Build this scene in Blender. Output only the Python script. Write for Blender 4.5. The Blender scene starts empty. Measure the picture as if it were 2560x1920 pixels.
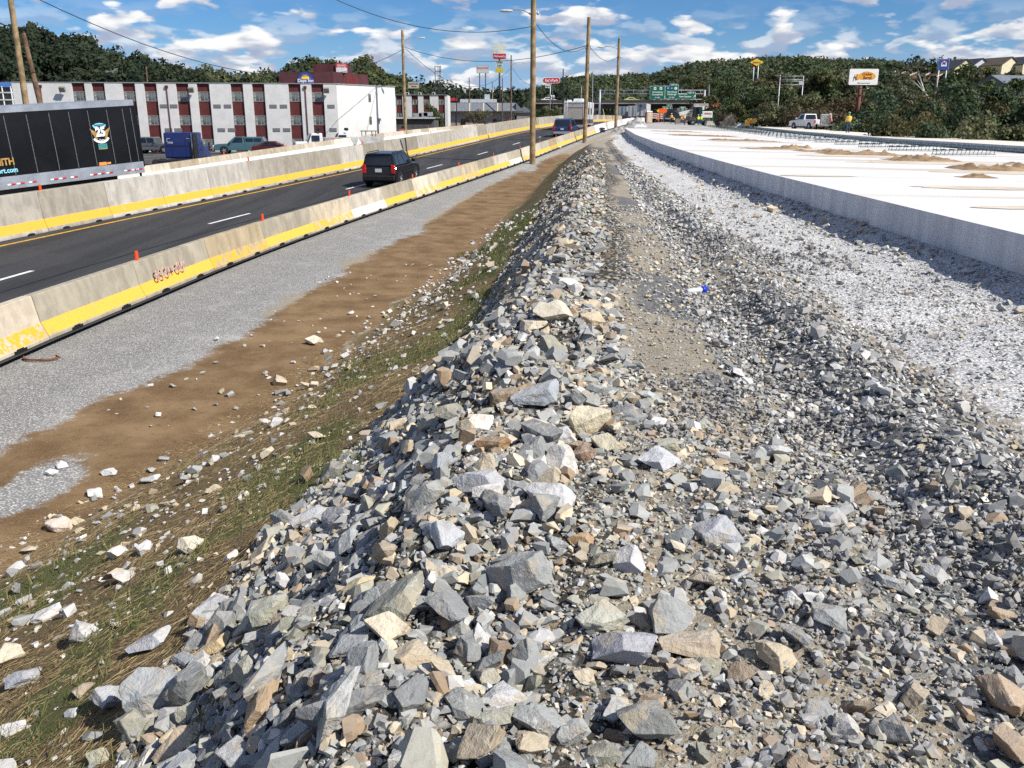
import bpy, bmesh, math, random
import numpy as np
from mathutils import Vector, Matrix, Euler
R = math.radians
random.seed(11); rng = np.random.default_rng(11)
SC = bpy.context.scene
COL = SC.collection

# ------------------------------------------------------------------ camera, sky, sun, exposure
PITCH = 16.5; FPX = 2213.0            # focal length in pixels of the 2560 px wide photograph
cam = bpy.data.cameras.new('camera'); camo = bpy.data.objects.new('camera', cam); COL.objects.link(camo)
cam.sensor_width = 36.0; cam.lens = 36.0 * FPX / 2560.0
cam.clip_start = 0.05; cam.clip_end = 9000
camo.rotation_euler = (R(90 - PITCH), 0, 0); camo.location = (0, 0, 0)
SC.camera = camo
SUN_AZ, SUN_EL = 60.0, 44.0           # sun stands behind the camera, to the right
sdir = Vector((math.sin(R(SUN_AZ)) * math.cos(R(SUN_EL)), -math.cos(R(SUN_AZ)) * math.cos(R(SUN_EL)), math.sin(R(SUN_EL))))
sl = bpy.data.lights.new('sun', 'SUN'); sl.energy = 5.0; sl.angle = R(0.55); sl.color = (1.0, 0.955, 0.88)
so = bpy.data.objects.new('sun', sl); COL.objects.link(so); so.rotation_euler = sdir.to_track_quat('Z', 'Y').to_euler(); so.location = (30, -30, 60)
SC.view_settings.view_transform = 'Standard'; SC.view_settings.look = 'None'
SC.view_settings.gamma = 1.0; SC.view_settings.use_curve_mapping = False
SC.view_settings.exposure = 0.40
SC.cycles.use_denoising = False
SC.cycles.max_bounces = 5; SC.cycles.diffuse_bounces = 3; SC.cycles.glossy_bounces = 2
SC.cycles.transmission_bounces = 2; SC.cycles.transparent_max_bounces = 4
SC.cycles.sample_clamp_indirect = 4.0

class NT:
    """tiny node-tree helper"""
    def __init__(s, tree): s.t = tree; s.n = tree.nodes; s.l = tree.links
    def new(s, typ, **kw):
        n = s.n.new(typ)
        for k, v in kw.items():
            if k == 'i':
                for kk, vv in v.items():
                    if hasattr(vv, 'is_output') and vv.is_output: s.l.new(vv, n.inputs[kk])
                    else: n.inputs[kk].default_value = vv
            else: setattr(n, k, v)
        return n
    def math(s, op, a, b=None, c=None, clamp=False):
        n = s.new('ShaderNodeMath', operation=op); n.use_clamp = clamp
        for k, v in enumerate((a, b, c)):
            if v is None: continue
            if hasattr(v, 'is_output'): s.l.new(v, n.inputs[k])
            else: n.inputs[k].default_value = v
        return n.outputs[0]
    def mix(s, f, a, b, typ='MIX'):
        n = s.new('ShaderNodeMix', data_type='RGBA', blend_type=typ)
        for k, v in ((0, f), (6, a), (7, b)):
            if hasattr(v, 'is_output'): s.l.new(v, n.inputs[k])
            else: n.inputs[k].default_value = v if k == 0 else (*v[:3], 1)
        return n.outputs[2]
    def ramp(s, f, stops, interp='LINEAR'):
        n = s.new('ShaderNodeValToRGB'); n.color_ramp.interpolation = interp
        e = n.color_ramp.elements
        while len(e) < len(stops): e.new(0.5)
        for q, (p, c) in zip(e, stops):
            q.position = p; q.color = (*c[:3], 1) if hasattr(c, '__len__') else (c, c, c, 1)
        s.l.new(f, n.inputs[0]); return n.outputs[0]
    def noise(s, vec=None, scale=5, detail=4, rough=.55, dist=0):
        n = s.new('ShaderNodeTexNoise', i={'Scale': scale, 'Detail': detail, 'Roughness': rough, 'Distortion': dist})
        if vec is not None: s.l.new(vec, n.inputs['Vector'])
        return n.outputs[0]
    def smooth(s, v, a, b):
        n = s.new('ShaderNodeMapRange', interpolation_type='SMOOTHSTEP', i={0: v, 1: a, 2: b, 3: 0.0, 4: 1.0}); return n.outputs[0]

def build_world():
    w = bpy.data.worlds.new('World'); SC.world = w; w.use_nodes = True
    t = NT(w.node_tree); t.n.clear()
    sky = t.new('ShaderNodeTexSky', sky_type='NISHITA'); sky.sun_disc = False
    sky.sun_elevation = R(SUN_EL); sky.sun_rotation = R(180 - SUN_AZ)
    sky.air_density = 1.0; sky.dust_density = 0.25; sky.ozone_density = 2.2; sky.altitude = 350
    tint = t.new('ShaderNodeHueSaturation', i={'Saturation': 1.2, 'Value': 0.9, 'Color': sky.outputs[0]})
    tc = t.new('ShaderNodeTexCoord').outputs['Generated']
    sep = t.new('ShaderNodeSeparateXYZ', i={0: tc}); el = sep.outputs[2]
    sky_c = t.mix(t.smooth(el, 0.0, 0.10), (4.3, 6.3, 9.8), t.mix(1.0, tint.outputs[0], (0.62, 0.95, 1.38), 'MULTIPLY'))
    def vec(k, dz, off):
        sc = t.new('ShaderNodeVectorMath', operation='MULTIPLY', i={0: tc, 1: (k, k, k * 2.9)})
        ad = t.new('ShaderNodeVectorMath', operation='ADD', i={0: sc.outputs[0], 1: (off, off * .7, dz)})
        return ad.outputs[0]
    def layer(k, off, thr, wid, dz):
        n0 = t.noise(vec(k, 0, off), 1.0, 5, .46, .1)
        nu = t.noise(vec(k, dz, off), 1.0, 4, .5, .15)
        nd = t.noise(vec(k, -dz, off), 1.0, 4, .5, .15)
        den = t.smooth(n0, thr, thr + wid)
        br = t.math('MULTIPLY_ADD', t.math('SUBTRACT', nd, nu), 3.6, 0.52, clamp=True)
        br = t.math('ADD', br, t.math('MULTIPLY', t.math('SUBTRACT', n0, thr), 1.2), clamp=True)
        return den, br
    d1, b1 = layer(16.0, 3.9, .525, .07, .55)
    d2, b2 = layer(24.0, 7.7, .465, .09, .5)
    m2 = t.math('SUBTRACT', 1.0, t.smooth(el, .045, .125))
    d2 = t.math('MULTIPLY', d2, m2)
    crange = [(0.0, (4.6, 5.4, 7.4)), (0.40, (6.3, 6.9, 8.4)), (0.75, (10.6, 10.7, 10.9)), (1, (12.6, 12.5, 12.3))]
    c = t.mix(t.math('MULTIPLY', d2, .86), sky_c, t.ramp(b2, crange))
    c = t.mix(t.math('MULTIPLY', d1, .95), c, t.ramp(b1, crange))
    bg = t.new('ShaderNodeBackground', i={'Color': c, 'Strength': 0.062})
    out = t.new('ShaderNodeOutputWorld', i={0: bg.outputs[0]})
build_world()

# ------------------------------------------------------------------ helpers
CT, ST = math.cos(R(PITCH)), math.sin(R(PITCH))
def ray(px, py):
    """direction (per metre of depth Y) through pixel px,py of the 2560x1920 photograph"""
    u, v = px - 1280.0, py - 960.0
    y = FPX * CT - v * ST; z = -FPX * ST - v * CT
    return u / y, z / y
def P(px, py, Y):
    a, b = ray(px, py); return Vector((a * Y, Y, b * Y))
def PX(px, Y, py=330): return ray(px, py)[0] * Y
def PZ(py, Y): return ray(1280, py)[1] * Y

def tag(o, label=None, cat=None, group=None, kind=None):
    if label: o['label'] = label
    if cat: o['category'] = cat
    if group: o['group'] = group
    if kind: o['kind'] = kind
    return o
def empty(name, loc=(0, 0, 0), rz=0.0, label=None, cat=None, group=None):
    o = bpy.data.objects.new(name, None); COL.objects.link(o); o.location = loc; o.rotation_euler = (0, 0, rz)
    o.empty_display_size = .2
    return tag(o, label, cat, group)
def link(name, me, parent=None, loc=None, rot=None, scale=None):
    o = bpy.data.objects.new(name, me); COL.objects.link(o)
    if parent is not None: o.parent = parent
    if loc is not None: o.location = loc
    if rot is not None: o.rotation_euler = rot
    if scale is not None: o.scale = scale
    return o
def copy_tree(o, parent=None):
    c = o.copy(); COL.objects.link(c); c.parent = parent
    for ch in list(o.children): copy_tree(ch, c)
    return c

def np_mesh(name, V, F, mats=(), mi=None, smooth=False, cols=None, attrs=None):
    """mesh from numpy verts (n,3) and faces (m,k) of one size k"""
    V = np.asarray(V, np.float32); F = np.asarray(F, np.int32)
    me = bpy.data.meshes.new(name); k = F.shape[1]; m = len(F)
    me.vertices.add(len(V)); me.vertices.foreach_set('co', V.ravel())
    me.loops.add(m * k); me.loops.foreach_set('vertex_index', F.ravel())
    me.polygons.add(m); me.polygons.foreach_set('loop_start', np.arange(0, m * k, k, dtype=np.int32))
    me.polygons.foreach_set('loop_total', np.full(m, k, np.int32))
    me.polygons.foreach_set('use_smooth', np.full(m, bool(smooth)))
    for x in mats: me.materials.append(x)
    if mi is not None: me.polygons.foreach_set('material_index', np.asarray(mi, np.int32))
    me.update(calc_edges=True)
    if cols is not None:
        a = me.color_attributes.new('Col', 'FLOAT_COLOR', 'POINT')
        c4 = np.ones((len(V), 4), np.float32); c4[:, :3] = cols; a.data.foreach_set('color', c4.ravel())
    for kk, vv in (attrs or {}).items():
        a = me.attributes.new(kk, 'FLOAT', 'POINT'); a.data.foreach_set('value', np.asarray(vv, np.float32))
    return me

class MB:
    """collects boxes, bars, tubes, polygons; build() links them as ONE mesh object"""
    def __init__(s): s.v = []; s.f = []; s.m = []; s.s = []
    def add(s, V, F, mi=0, smooth=False):
        b = len(s.v); s.v += [tuple(p) for p in V]; s.f += [tuple(b + i for i in f) for f in F]
        s.m += [mi] * len(F); s.s += [smooth] * len(F); return s
    def box(s, c, d, rz=0, mi=0, taper=(1, 1), rot=None):
        x, y, z = d[0] / 2, d[1] / 2, d[2] / 2; tx, ty = taper
        V = [(-x, -y, -z), (x, -y, -z), (x, y, -z), (-x, y, -z), (-x * tx, -y * ty, z), (x * tx, -y * ty, z), (x * tx, y * ty, z), (-x * tx, y * ty, z)]
        M = (rot.to_matrix() if rot is not None else Matrix.Rotation(rz, 3, 'Z'))
        V = [M @ Vector(p) + Vector(c) for p in V]
        return s.add(V, [(3, 2, 1, 0), (4, 5, 6, 7), (0, 1, 5, 4), (1, 2, 6, 5), (2, 3, 7, 6), (3, 0, 4, 7)], mi)
    def cyl(s, a, b, r0, r1=None, n=10, mi=0, caps=True, smooth=True):
        a, b = Vector(a), Vector(b); r1 = r0 if r1 is None else r1
        d = (b - a).normalized(); q = d.to_track_quat('Z', 'Y')
        V = []
        for c, r in ((a, r0), (b, r1)):
            for i in range(n):
                t = 2 * math.pi * i / n; V.append(q @ Vector((r * math.cos(t), r * math.sin(t), 0)) + c)
        F = [(i, (i + 1) % n, n + (i + 1) % n, n + i) for i in range(n)]
        s.add(V, F, mi, smooth)
        if caps: s.add(V, [tuple(range(n - 1, -1, -1)), tuple(range(n, 2 * n))], mi)
        return s
    def tube(s, pts, r, n=6, mi=0):
        pts = [Vector(p) for p in pts]; V = []; rr = r if hasattr(r, '__len__') else [r] * len(pts)
        for k, p in enumerate(pts):
            d = (pts[min(k + 1, len(pts) - 1)] - pts[max(k - 1, 0)]).normalized(); q = d.to_track_quat('Z', 'Y')
            V += [q @ Vector((rr[k] * math.cos(2 * math.pi * i / n), rr[k] * math.sin(2 * math.pi * i / n), 0)) + p for i in range(n)]
        F = [(k * n + i, k * n + (i + 1) % n, (k + 1) * n + (i + 1) % n, (k + 1) * n + i) for k in range(len(pts) - 1) for i in range(n)]
        s.add(V, F, mi, True); s.add(V, [tuple(range(n - 1, -1, -1)), tuple(range((len(pts) - 1) * n, len(pts) * n))], mi); return s
    def prism(s, poly, y0, y1, axis='Y', mi=0, smooth=False):
        """poly of 2D points extruded along an axis. axis Y: (x,z); X: (y,z); Z: (x,y)"""
        def mk(p, t): return {'Y': (p[0], t, p[1]), 'X': (t, p[0], p[1]), 'Z': (p[0], p[1], t)}[axis]
        n = len(poly); V = [mk(p, y0) for p in poly] + [mk(p, y1) for p in poly]
        F = [(i, (i + 1) % n, n + (i + 1) % n, n + i) for i in range(n)]
        s.add(V, F, mi, smooth); s.add(V, [tuple(range(n - 1, -1, -1)), tuple(range(n, 2 * n))], mi); return s
    def quad(s, a, b, c, d, mi=0): return s.add([a, b, c, d], [(0, 1, 2, 3)], mi)
    def loft(s, rings, mi=0, smooth=True, caps=True):
        n = len(rings[0]); V = [p for r in rings for p in r]
        F = [(k * n + i, k * n + (i + 1) % n, (k + 1) * n + (i + 1) % n, (k + 1) * n + i) for k in range(len(rings) - 1) for i in range(n)]
        s.add(V, F, mi, smooth)
        if caps: s.add(V, [tuple(range(n - 1, -1, -1)), tuple(range((len(rings) - 1) * n, len(rings) * n))], mi)
        return s
    def mesh(s, name, mats, fix=True):
        me = bpy.data.meshes.new(name); me.from_pydata(s.v, [], s.f)
        for x in (mats if isinstance(mats, (list, tuple)) else [mats]): me.materials.append(x)
        me.polygons.foreach_set('material_index', s.m); me.polygons.foreach_set('use_smooth', s.s)
        if fix:
            bm = bmesh.new(); bm.from_mesh(me); bmesh.ops.remove_doubles(bm, verts=bm.verts, dist=1e-5) if len(s.v) < 4000 else None
            bmesh.ops.recalc_face_normals(bm, faces=bm.faces); bm.to_mesh(me); bm.free()
        me.update(); return me
    def build(s, name, mats, parent=None, loc=None, rot=None, bevel=0, seg=1, fix=True):
        o = link(name, s.mesh(name, mats, fix), parent, loc, rot)
        if bevel:
            b = o.modifiers.new('bevel', 'BEVEL'); b.width = bevel; b.segments = seg; b.limit_method = 'ANGLE'; b.angle_limit = R(40); b.harden_normals = False
        return o

def text_mesh(name, s, size, mat, extrude=0.01, align='CENTER', bold=0.0, xs=1.0):
    cu = bpy.data.curves.new(name, 'FONT'); cu.body = s; cu.size = size; cu.extrude = extrude; cu.align_x = align; cu.align_y = 'CENTER'
    cu.resolution_u = 2; cu.offset = bold
    to = bpy.data.objects.new(name, cu); COL.objects.link(to)
    dg = bpy.context.evaluated_depsgraph_get(); me = bpy.data.meshes.new_from_object(to.evaluated_get(dg))
    bpy.data.objects.remove(to); bpy.data.curves.remove(cu); me.name = name
    me.materials.clear(); me.materials.append(mat)
    if xs != 1.0: me.transform(Matrix.Diagonal((xs, 1, 1, 1)))
    return me
def text(s, size, mat, parent, loc, rz=0, tilt=90, name='lettering', bold=0.0, xs=1.0, align='CENTER', extrude=.01):
    """upright lettering that reads from -Y side of its parent (local frame), turned by rz"""
    o = link(name, text_mesh(name, s, size, mat, extrude, align, bold, xs), parent, loc, (R(tilt), 0, rz)); return o

# ------------------------------------------------------------------ materials
MATS = {}
def M(name, col, rough=.75, var=.18, scale=4.0, bump=0.0, bscale=30.0, metal=0.0, spec=.3, detail=5, col2=None, coords='Object', coat=0.0):
    if name in MATS: return MATS[name]
    m = bpy.data.materials.new(name); m.use_nodes = True; t = NT(m.node_tree)
    b = t.n['Principled BSDF']; tc = t.new('ShaderNodeTexCoord').outputs[coords]
    n = t.noise(tc, scale, detail, .6)
    c2 = col2 if col2 else tuple(max(0, c * (1 - 2 * var)) for c in col)
    c1 = tuple(min(1, c * (1 + var * .6)) for c in col) if not col2 else col
    c = t.mix(t.smooth(n, .32, .68), c2, c1)
    t.l.new(c, b.inputs['Base Color']); b.inputs['Metallic'].default_value = metal
    t.l.new(t.math('MULTIPLY_ADD', n, .25, rough - .12, clamp=True), b.inputs['Roughness'])
    b.inputs['Specular IOR Level'].default_value = spec; b.inputs['Coat Weight'].default_value = coat
    if bump:
        bn = t.new('ShaderNodeBump', i={'Strength': bump, 'Distance': .02, 'Height': t.noise(tc, bscale, 4, .6)})
        t.l.new(bn.outputs[0], b.inputs['Normal'])
    MATS[name] = m; return m
def paint(name, col, rough=.35): return M(name, col, rough, .06, 1.5, spec=.5, coat=.25)

def mat_rock(name, use_obj):
    m = bpy.data.materials.new(name); m.use_nodes = True; t = NT(m.node_tree); b = t.n['Principled BSDF']
    if use_obj: base = t.new('ShaderNodeObjectInfo').outputs['Color']
    else: base = t.new('ShaderNodeAttribute', attribute_name='Col').outputs['Color']
    tc = t.new('ShaderNodeTexCoord').outputs['Object'] if use_obj else t.new('ShaderNodeNewGeometry').outputs['Position']
    k = 2.6 if use_obj else 26.0
    if use_obj: tc = t.new('ShaderNodeVectorMath', operation='ADD', i={0: tc, 1: t.new('ShaderNodeCombineXYZ', i={0: t.math('MULTIPLY', t.new('ShaderNodeObjectInfo').outputs['Random'], 37.0), 1: 0.0, 2: 0.0}).outputs[0]}).outputs[0]
    n1 = t.noise(tc, k, 6, .65); n2 = t.noise(tc, k * 6, 4, .6)
    c = t.mix(t.math('MULTIPLY', t.smooth(n1, .44, .68), .5), base, t.mix(1.0, base, (.52, .45, .40), 'MULTIPLY'))
    c = t.mix(t.math('MULTIPLY', t.smooth(n2, .58, .8), .18), c, (.62, .61, .58))
    st = t.smooth(t.noise(tc, k * .7, 3, .6), .54, .66)
    c = t.mix(t.math('MULTIPLY', st, .5), c, (.44, .355, .235))
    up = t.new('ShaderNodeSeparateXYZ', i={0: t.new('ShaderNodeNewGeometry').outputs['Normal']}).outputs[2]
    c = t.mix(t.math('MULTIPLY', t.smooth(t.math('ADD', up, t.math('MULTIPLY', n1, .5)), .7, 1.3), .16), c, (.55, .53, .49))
    # pale vein lines
    v = t.new('ShaderNodeTexVoronoi', feature='DISTANCE_TO_EDGE', i={'Scale': k * .4, 'Vector': t.new('ShaderNodeVectorMath', operation='ADD', i={0: tc, 1: t.new('ShaderNodeTexNoise', i={'Scale': k, 'Vector': tc}).outputs[1]}).outputs[0]})
    vein = t.math('MULTIPLY', t.math('SUBTRACT', 1.0, t.smooth(v.outputs[0], 0.0, .016)), t.smooth(n1, .4, .6))
    c = t.mix(t.math('MULTIPLY', vein, .38), c, (.74, .73, .69))
    t.l.new(c, b.inputs['Base Color']); b.inputs['Roughness'].default_value = .88; b.inputs['Specular IOR Level'].default_value = .2
    hh = t.math('ADD', t.noise(tc, k * 2.2, 6, .68), t.math('MULTIPLY', n2, .35))
    bn = t.new('ShaderNodeBump', i={'Strength': .55 if use_obj else .4, 'Distance': .035 if use_obj else .006, 'Height': hh}); t.l.new(bn.outputs[0], b.inputs['Normal'])
    return m
# ------------------------------------------------------------------ numeric noise and profiles
def vnoise(x, y, seed=0):
    xi = np.floor(x).astype(np.int64); yi = np.floor(y).astype(np.int64); xf = x - xi; yf = y - yi
    def h(a, b):
        n = (a * 374761393 + b * 668265263 + seed * 1442695041) & 0x7fffffff
        n = ((n ^ (n >> 13)) * 1274126177) & 0x7fffffff
        return ((n ^ (n >> 16)) & 0xffff) / 65535.0
    u = xf * xf * (3 - 2 * xf); v = yf * yf * (3 - 2 * yf)
    return (h(xi, yi) * (1 - u) + h(xi + 1, yi) * u) * (1 - v) + (h(xi, yi + 1) * (1 - u) + h(xi + 1, yi + 1) * u) * v
def fbm(x, y, oct=4, seed=0, gain=.5):
    s = 0; a = 1; tot = 0
    for k in range(oct):
        s = s + a * vnoise(x * 2 ** k, y * 2 ** k, seed + k * 17); tot += a; a *= gain
    return s / tot
YY = np.linspace(-12, 420, 4321)
def prof(pts, sm=41):
    p = np.array(pts, float); d = np.interp(YY, p[:, 0], p[:, 1], left=None, right=None)
    k = np.hanning(sm + 2)[1:-1]; k /= k.sum()
    e = np.concatenate([np.linspace(d[0] - (d[1] - d[0]) * sm, d[0], sm, endpoint=False), d, np.linspace(d[-1], d[-1] + (d[-1] - d[-2]) * sm, sm)])
    d = np.convolve(e, k, 'same')[sm:-sm]
    return lambda y: np.interp(y, YY, d)
zroad = prof([(-12, -4.0), (8, -3.92), (15.8, -3.84), (19.3, -3.8), (23, -3.75), (27, -3.7), (30, -3.62), (34, -3.53), (37.5, -3.44), (40.3, -3.35), (62, -2.63), (86, -1.75), (100, -1.27), (114, -.9), (150, -.25), (190, 0), (230, .1), (420, .1)], 61)
Xn = prof([(-12, -9.9), (8, -8.95), (15.8, -8.5), (19.3, -8.15), (23.1, -7.8), (27, -7.3), (30.3, -6.65), (33.9, -5.97), (37.5, -5.2), (40.3, -4.5), (62, .7), (100, 9), (150, 19.2), (190, 27.2), (230, 36), (420, 90)], 61)
Xs = prof([(-12, 5.3), (9.87, 5.67), (13.6, 5.8), (21.7, 6.1), (30, 6.45), (35, 6.65), (44, 7.1), (65, 8.7), (100, 12.2), (150, 20), (200, 30), (420, 90)], 61)
zs = prof([(-12, -1.3), (9.87, -1.2), (22, -1.18), (30, -1.13), (35, -1.08), (44, -1.0), (65, -.85), (100, -.65), (134, -.45), (176, -.2), (210, 0), (420, .1)], 61)
X2 = prof([(-12, 21.5), (41, 23), (61.6, 24.9), (98, 30.2), (134, 35.5), (170, 41), (420, 100)], 61)
z2 = prof([(-12, -1.5), (41, -1.35), (61, -1.33), (98, -1.22), (134, -1.0), (176, -.75), (210, -.5), (420, 0)], 61)
TY = [-12, 0, 2, 5, 8, 12, 20, 27, 40, 50, 62, 86, 114, 150, 210, 420]
Xt = prof(list(zip(TY, [-5.6, -5.5, -5.4, -5.2, -4.8, -3.7, -2.2, -1.2, .4, 1.6, 3.2, 8.0, 14.6, 22, 31, 92])), 31)
Xr = prof(list(zip(TY, [-1.5, -1.5, -1.5, -1.62, -1.22, -.55, .1, .75, 2.0, 3.0, 4.3, 9.2, 15.4, 23, 33, 94])), 31)
zrr = prof(list(zip(TY, [-2.5, -2.5, -2.5, -2.65, -2.82, -3.0, -2.95, -2.8, -2.5, -2.2, -1.95, -1.45, -.85, -.3, -.05, .05])), 31)
Xc = prof(list(zip(TY, [-.7, -.6, -.5, -.2, .1, .7, 1.45, 2.2, 3.4, 4.3, 5.4, 9.8, 15.9, 23.6, 33.6, 95])), 31)
zc = prof(list(zip(TY, [-1.62, -1.62, -1.62, -1.6, -1.58, -1.55, -1.5, -1.44, -1.38, -1.36, -1.34, -1.15, -.8, -.3, -.05, .05])), 31)
Xg = lambda y: Xn(y) + np.interp(y, [0, 11, 18, 32, 45, 57, 66, 420], [2.0, 2.1, 3.0, 2.8, 1.6, .7, .6, .6])

def controls(Y):
    n, s = Xn(Y), Xs(Y); zb = zs(Y) - .42; zr = zroad(Y); c = Xc(Y)
    wfar = np.clip((Y - 45) / 40, 0, 1)
    sp = s - .55 - c                           # width from the crest to the foot of the slab
    xs = [n - 1.0, n + .5, Xg(Y), Xt(Y), Xr(Y), c, c + .30 * sp, c + .40 * sp, c + .48 * sp, c + .58 * sp, s - .6, s - .1, s + .35]
    tro = zb - .17
    z = [zr - .09, zr - .09, zr - .16, zr - .22, zrr(Y), zc(Y), zc(Y) * .45 + tro * .55 - .0, tro + .02, tro + .22, tro + .03, tro, zb, zb]
    return np.array(np.broadcast_arrays(*xs)), np.array(np.broadcast_arrays(*z))
def gz0(X, Y):
    cx, cz = controls(Y); out = np.array(np.broadcast_to(cz[0], X.shape), float)
    for k in range(len(cx) - 1):
        a, b = cx[k], cx[k + 1]; w = np.maximum(b - a, 1e-4); t = np.clip((X - a) / w, 0, 1)
        m = X >= a; out = np.where(m, cz[k] + (cz[k + 1] - cz[k]) * t, out)
    return out
def gz(X, Y):
    X = np.asarray(X, float); Y = np.asarray(Y, float)
    z = (gz0(X - .16, Y) + gz0(X, Y) * 2 + gz0(X + .16, Y)) / 4
    rr = np.clip((X - Xr(Y) + .3) / .6, 0, 1) * np.clip((Xc(Y) + 1.0 - X) / .8, 0, 1) * np.clip((52 - Y) / 10, 0, 1)
    z = z + rr * ((fbm(X * 1.1, Y * 1.1, 3, 5) - .5) * .42)
    rt = np.clip((X - Xc(Y)) / .5, 0, 1) * np.clip((Xs(Y) - X) / .2, 0, 1)
    z = z + rt * ((fbm(X * 1.6, Y * 1.3, 4, 9) - .5) * .16)
    sl = np.clip((X - Xt(Y)) / .8, 0, 1) * np.clip((Xr(Y) - X + .4) / .8, 0, 1)
    z = z + sl * (fbm(X * 2.1, Y * 2.1, 3, 21) - .5) * .16 * np.clip(20 / np.maximum(Y, 1), .3, 1)
    return z + (fbm(X * 6, Y * 6, 3, 31) - .5) * .035 * np.clip((X - Xg(Y)) / .5, .15, 1) * np.clip((11 - Y) / 5, 0, 1)
def gnorm(X, Y):
    e = .12; dx = (gz(X + e, Y) - gz(X - e, Y)) / (2 * e); dy = (gz(X, Y + e) - gz(X, Y - e)) / (2 * e)
    n = np.stack([-dx, -dy, np.ones_like(dx)], -1); return n / np.linalg.norm(n, axis=-1, keepdims=True)
def hit_ground(px, py):
    a, b = ray(px, py); Yv = np.geomspace(1.0, 200, 6000); d = gz(a * Yv, Yv) - b * Yv
    k = int(np.argmax(d > 0)); return a * Yv[k], Yv[k], b * Yv[k]

# ------------------------------------------------------------------ the ground by the road works
def mat_ground():
    m = bpy.data.materials.new('work_site_ground'); m.use_nodes = True; t = NT(m.node_tree); b = t.n['Principled BSDF']
    pos = t.new('ShaderNodeNewGeometry').outputs['Position']
    at = lambda k: t.new('ShaderNodeAttribute', attribute_name=k).outputs['Fac']
    nA = t.noise(pos, 1.3, 5, .6); nB = t.noise(pos, 9, 5, .62); nC = t.noise(pos, 48, 4, .65); nD = t.noise(pos, 150, 3, .6)
    vor = t.new('ShaderNodeTexVoronoi', i={'Scale': 34.0, 'Vector': pos}); vor2 = t.new('ShaderNodeTexVoronoi', i={'Scale': 17.0, 'Vector': pos})
    vcol = t.new('ShaderNodeSeparateColor', i={0: vor.outputs['Color']}).outputs[0]
    vcol2 = t.new('ShaderNodeSeparateColor', i={0: vor2.outputs['Color']}).outputs[1]
    edge = lambda v: t.smooth(t.math('ADD', v, t.math('MULTIPLY', t.math('SUBTRACT', t.math('ADD', t.math('MULTIPLY', nA, .5), t.math('MULTIPLY', nB, .5)), .5), 1.6)), .38, .62)
    gravel = t.mix(t.smooth(vor.outputs['Distance'], .2, .62), t.ramp(vcol, [(0, (.27, .27, .262)), (.5, (.41, .405, .385)), (.85, (.57, .56, .53)), (1, (.68, .64, .57))]), (.20, .197, .188))
    gravel = t.mix(t.math('MULTIPLY', t.smooth(nA, .5, .72), .35), gravel, (.46, .445, .41))
    fines = t.mix(nB, (.20, .165, .115), (.36, .32, .25)); fines = t.mix(t.smooth(nC, .5, .68), fines, (.36, .34, .30))
    mud = t.mix(t.smooth(nA, .3, .7), (.125, .076, .036), (.235, .155, .082)); mud = t.mix(t.math('MULTIPLY', t.smooth(nC, .5, .66), .55), mud, (.26, .19, .12)); mud = t.mix(t.math('MULTIPLY', t.smooth(nB, .55, .7), .35), mud, (.075, .047, .022))
    straw = t.mix(t.smooth(nC, .35, .65), (.075, .052, .026), (.24, .175, .095)); straw = t.mix(t.smooth(nB, .5, .66), straw, (.145, .118, .05))
    grassc = t.mix(nC, (.075, .085, .03), (.15, .145, .06))
    white = t.mix(t.smooth(nC, .35, .7), (.50, .50, .495), (.84, .835, .82)); white = t.mix(t.math('MULTIPLY', t.smooth(vor.outputs['Distance'], .36, .60), .6), white, (.22, .22, .215))
    white = t.mix(t.math('MULTIPLY', t.smooth(vcol2, .72, .80), t.smooth(t.math('SUBTRACT', .62, vor2.outputs['Distance']), .18, .4)), white, (.24, .24, .235)); white = t.mix(t.math('MULTIPLY', t.smooth(nB, .58, .72), .4), white, (.34, .335, .325)); white = t.mix(t.math('MULTIPLY', t.smooth(nA, .58, .70), .5), white, (.44, .37, .28))
    clod = t.mix(t.smooth(nC, .35, .7), (.085, .085, .085), (.24, .24, .235))
    rubble = t.mix(t.smooth(vor2.outputs['Distance'], .2, .6), t.ramp(vcol2, [(0, (.16, .16, .155)), (.5, (.30, .295, .28)), (.75, (.40, .33, .22)), (1, (.5, .47, .4))]), (.06, .055, .045))
    c = fines
    c = t.mix(edge(at('mud')), c, mud); c = t.mix(edge(at('straw')), c, straw); c = t.mix(edge(at('grass')), c, grassc)
    c = t.mix(edge(at('gravel')), c, gravel); c = t.mix(edge(at('white')), c, white); c = t.mix(edge(at('clod')), c, clod); c = t.mix(edge(at('rubble')), c, rubble)
    t.l.new(c, b.inputs['Base Color']); b.inputs['Roughness'].default_value = .92; b.inputs['Specular IOR Level'].default_value = .12
    h = t.math('ADD', t.math('MULTIPLY', nC, .8), t.math('ADD', t.math('MULTIPLY', nD, .3), t.math('MULTIPLY', t.math('SUBTRACT', .6, vor.outputs['Distance']), t.math('ADD', t.math('MULTIPLY', at('gravel'), .9), t.math('MULTIPLY', at('white'), .9)))))
    h = t.math('ADD', h, t.math('MULTIPLY', t.math('SUBTRACT', .6, vor2.outputs['Distance']), t.math('ADD', at('rubble'), t.math('MULTIPLY', at('clod'), .8))))
    rough = t.math('SUBTRACT', 1.0, t.math('MULTIPLY', at('mud'), .6))
    bn = t.new('ShaderNodeBump', i={'Strength': t.math('MULTIPLY', rough, .9), 'Distance': .022, 'Height': h}); t.l.new(bn.outputs[0], b.inputs['Normal'])
    return m

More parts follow.
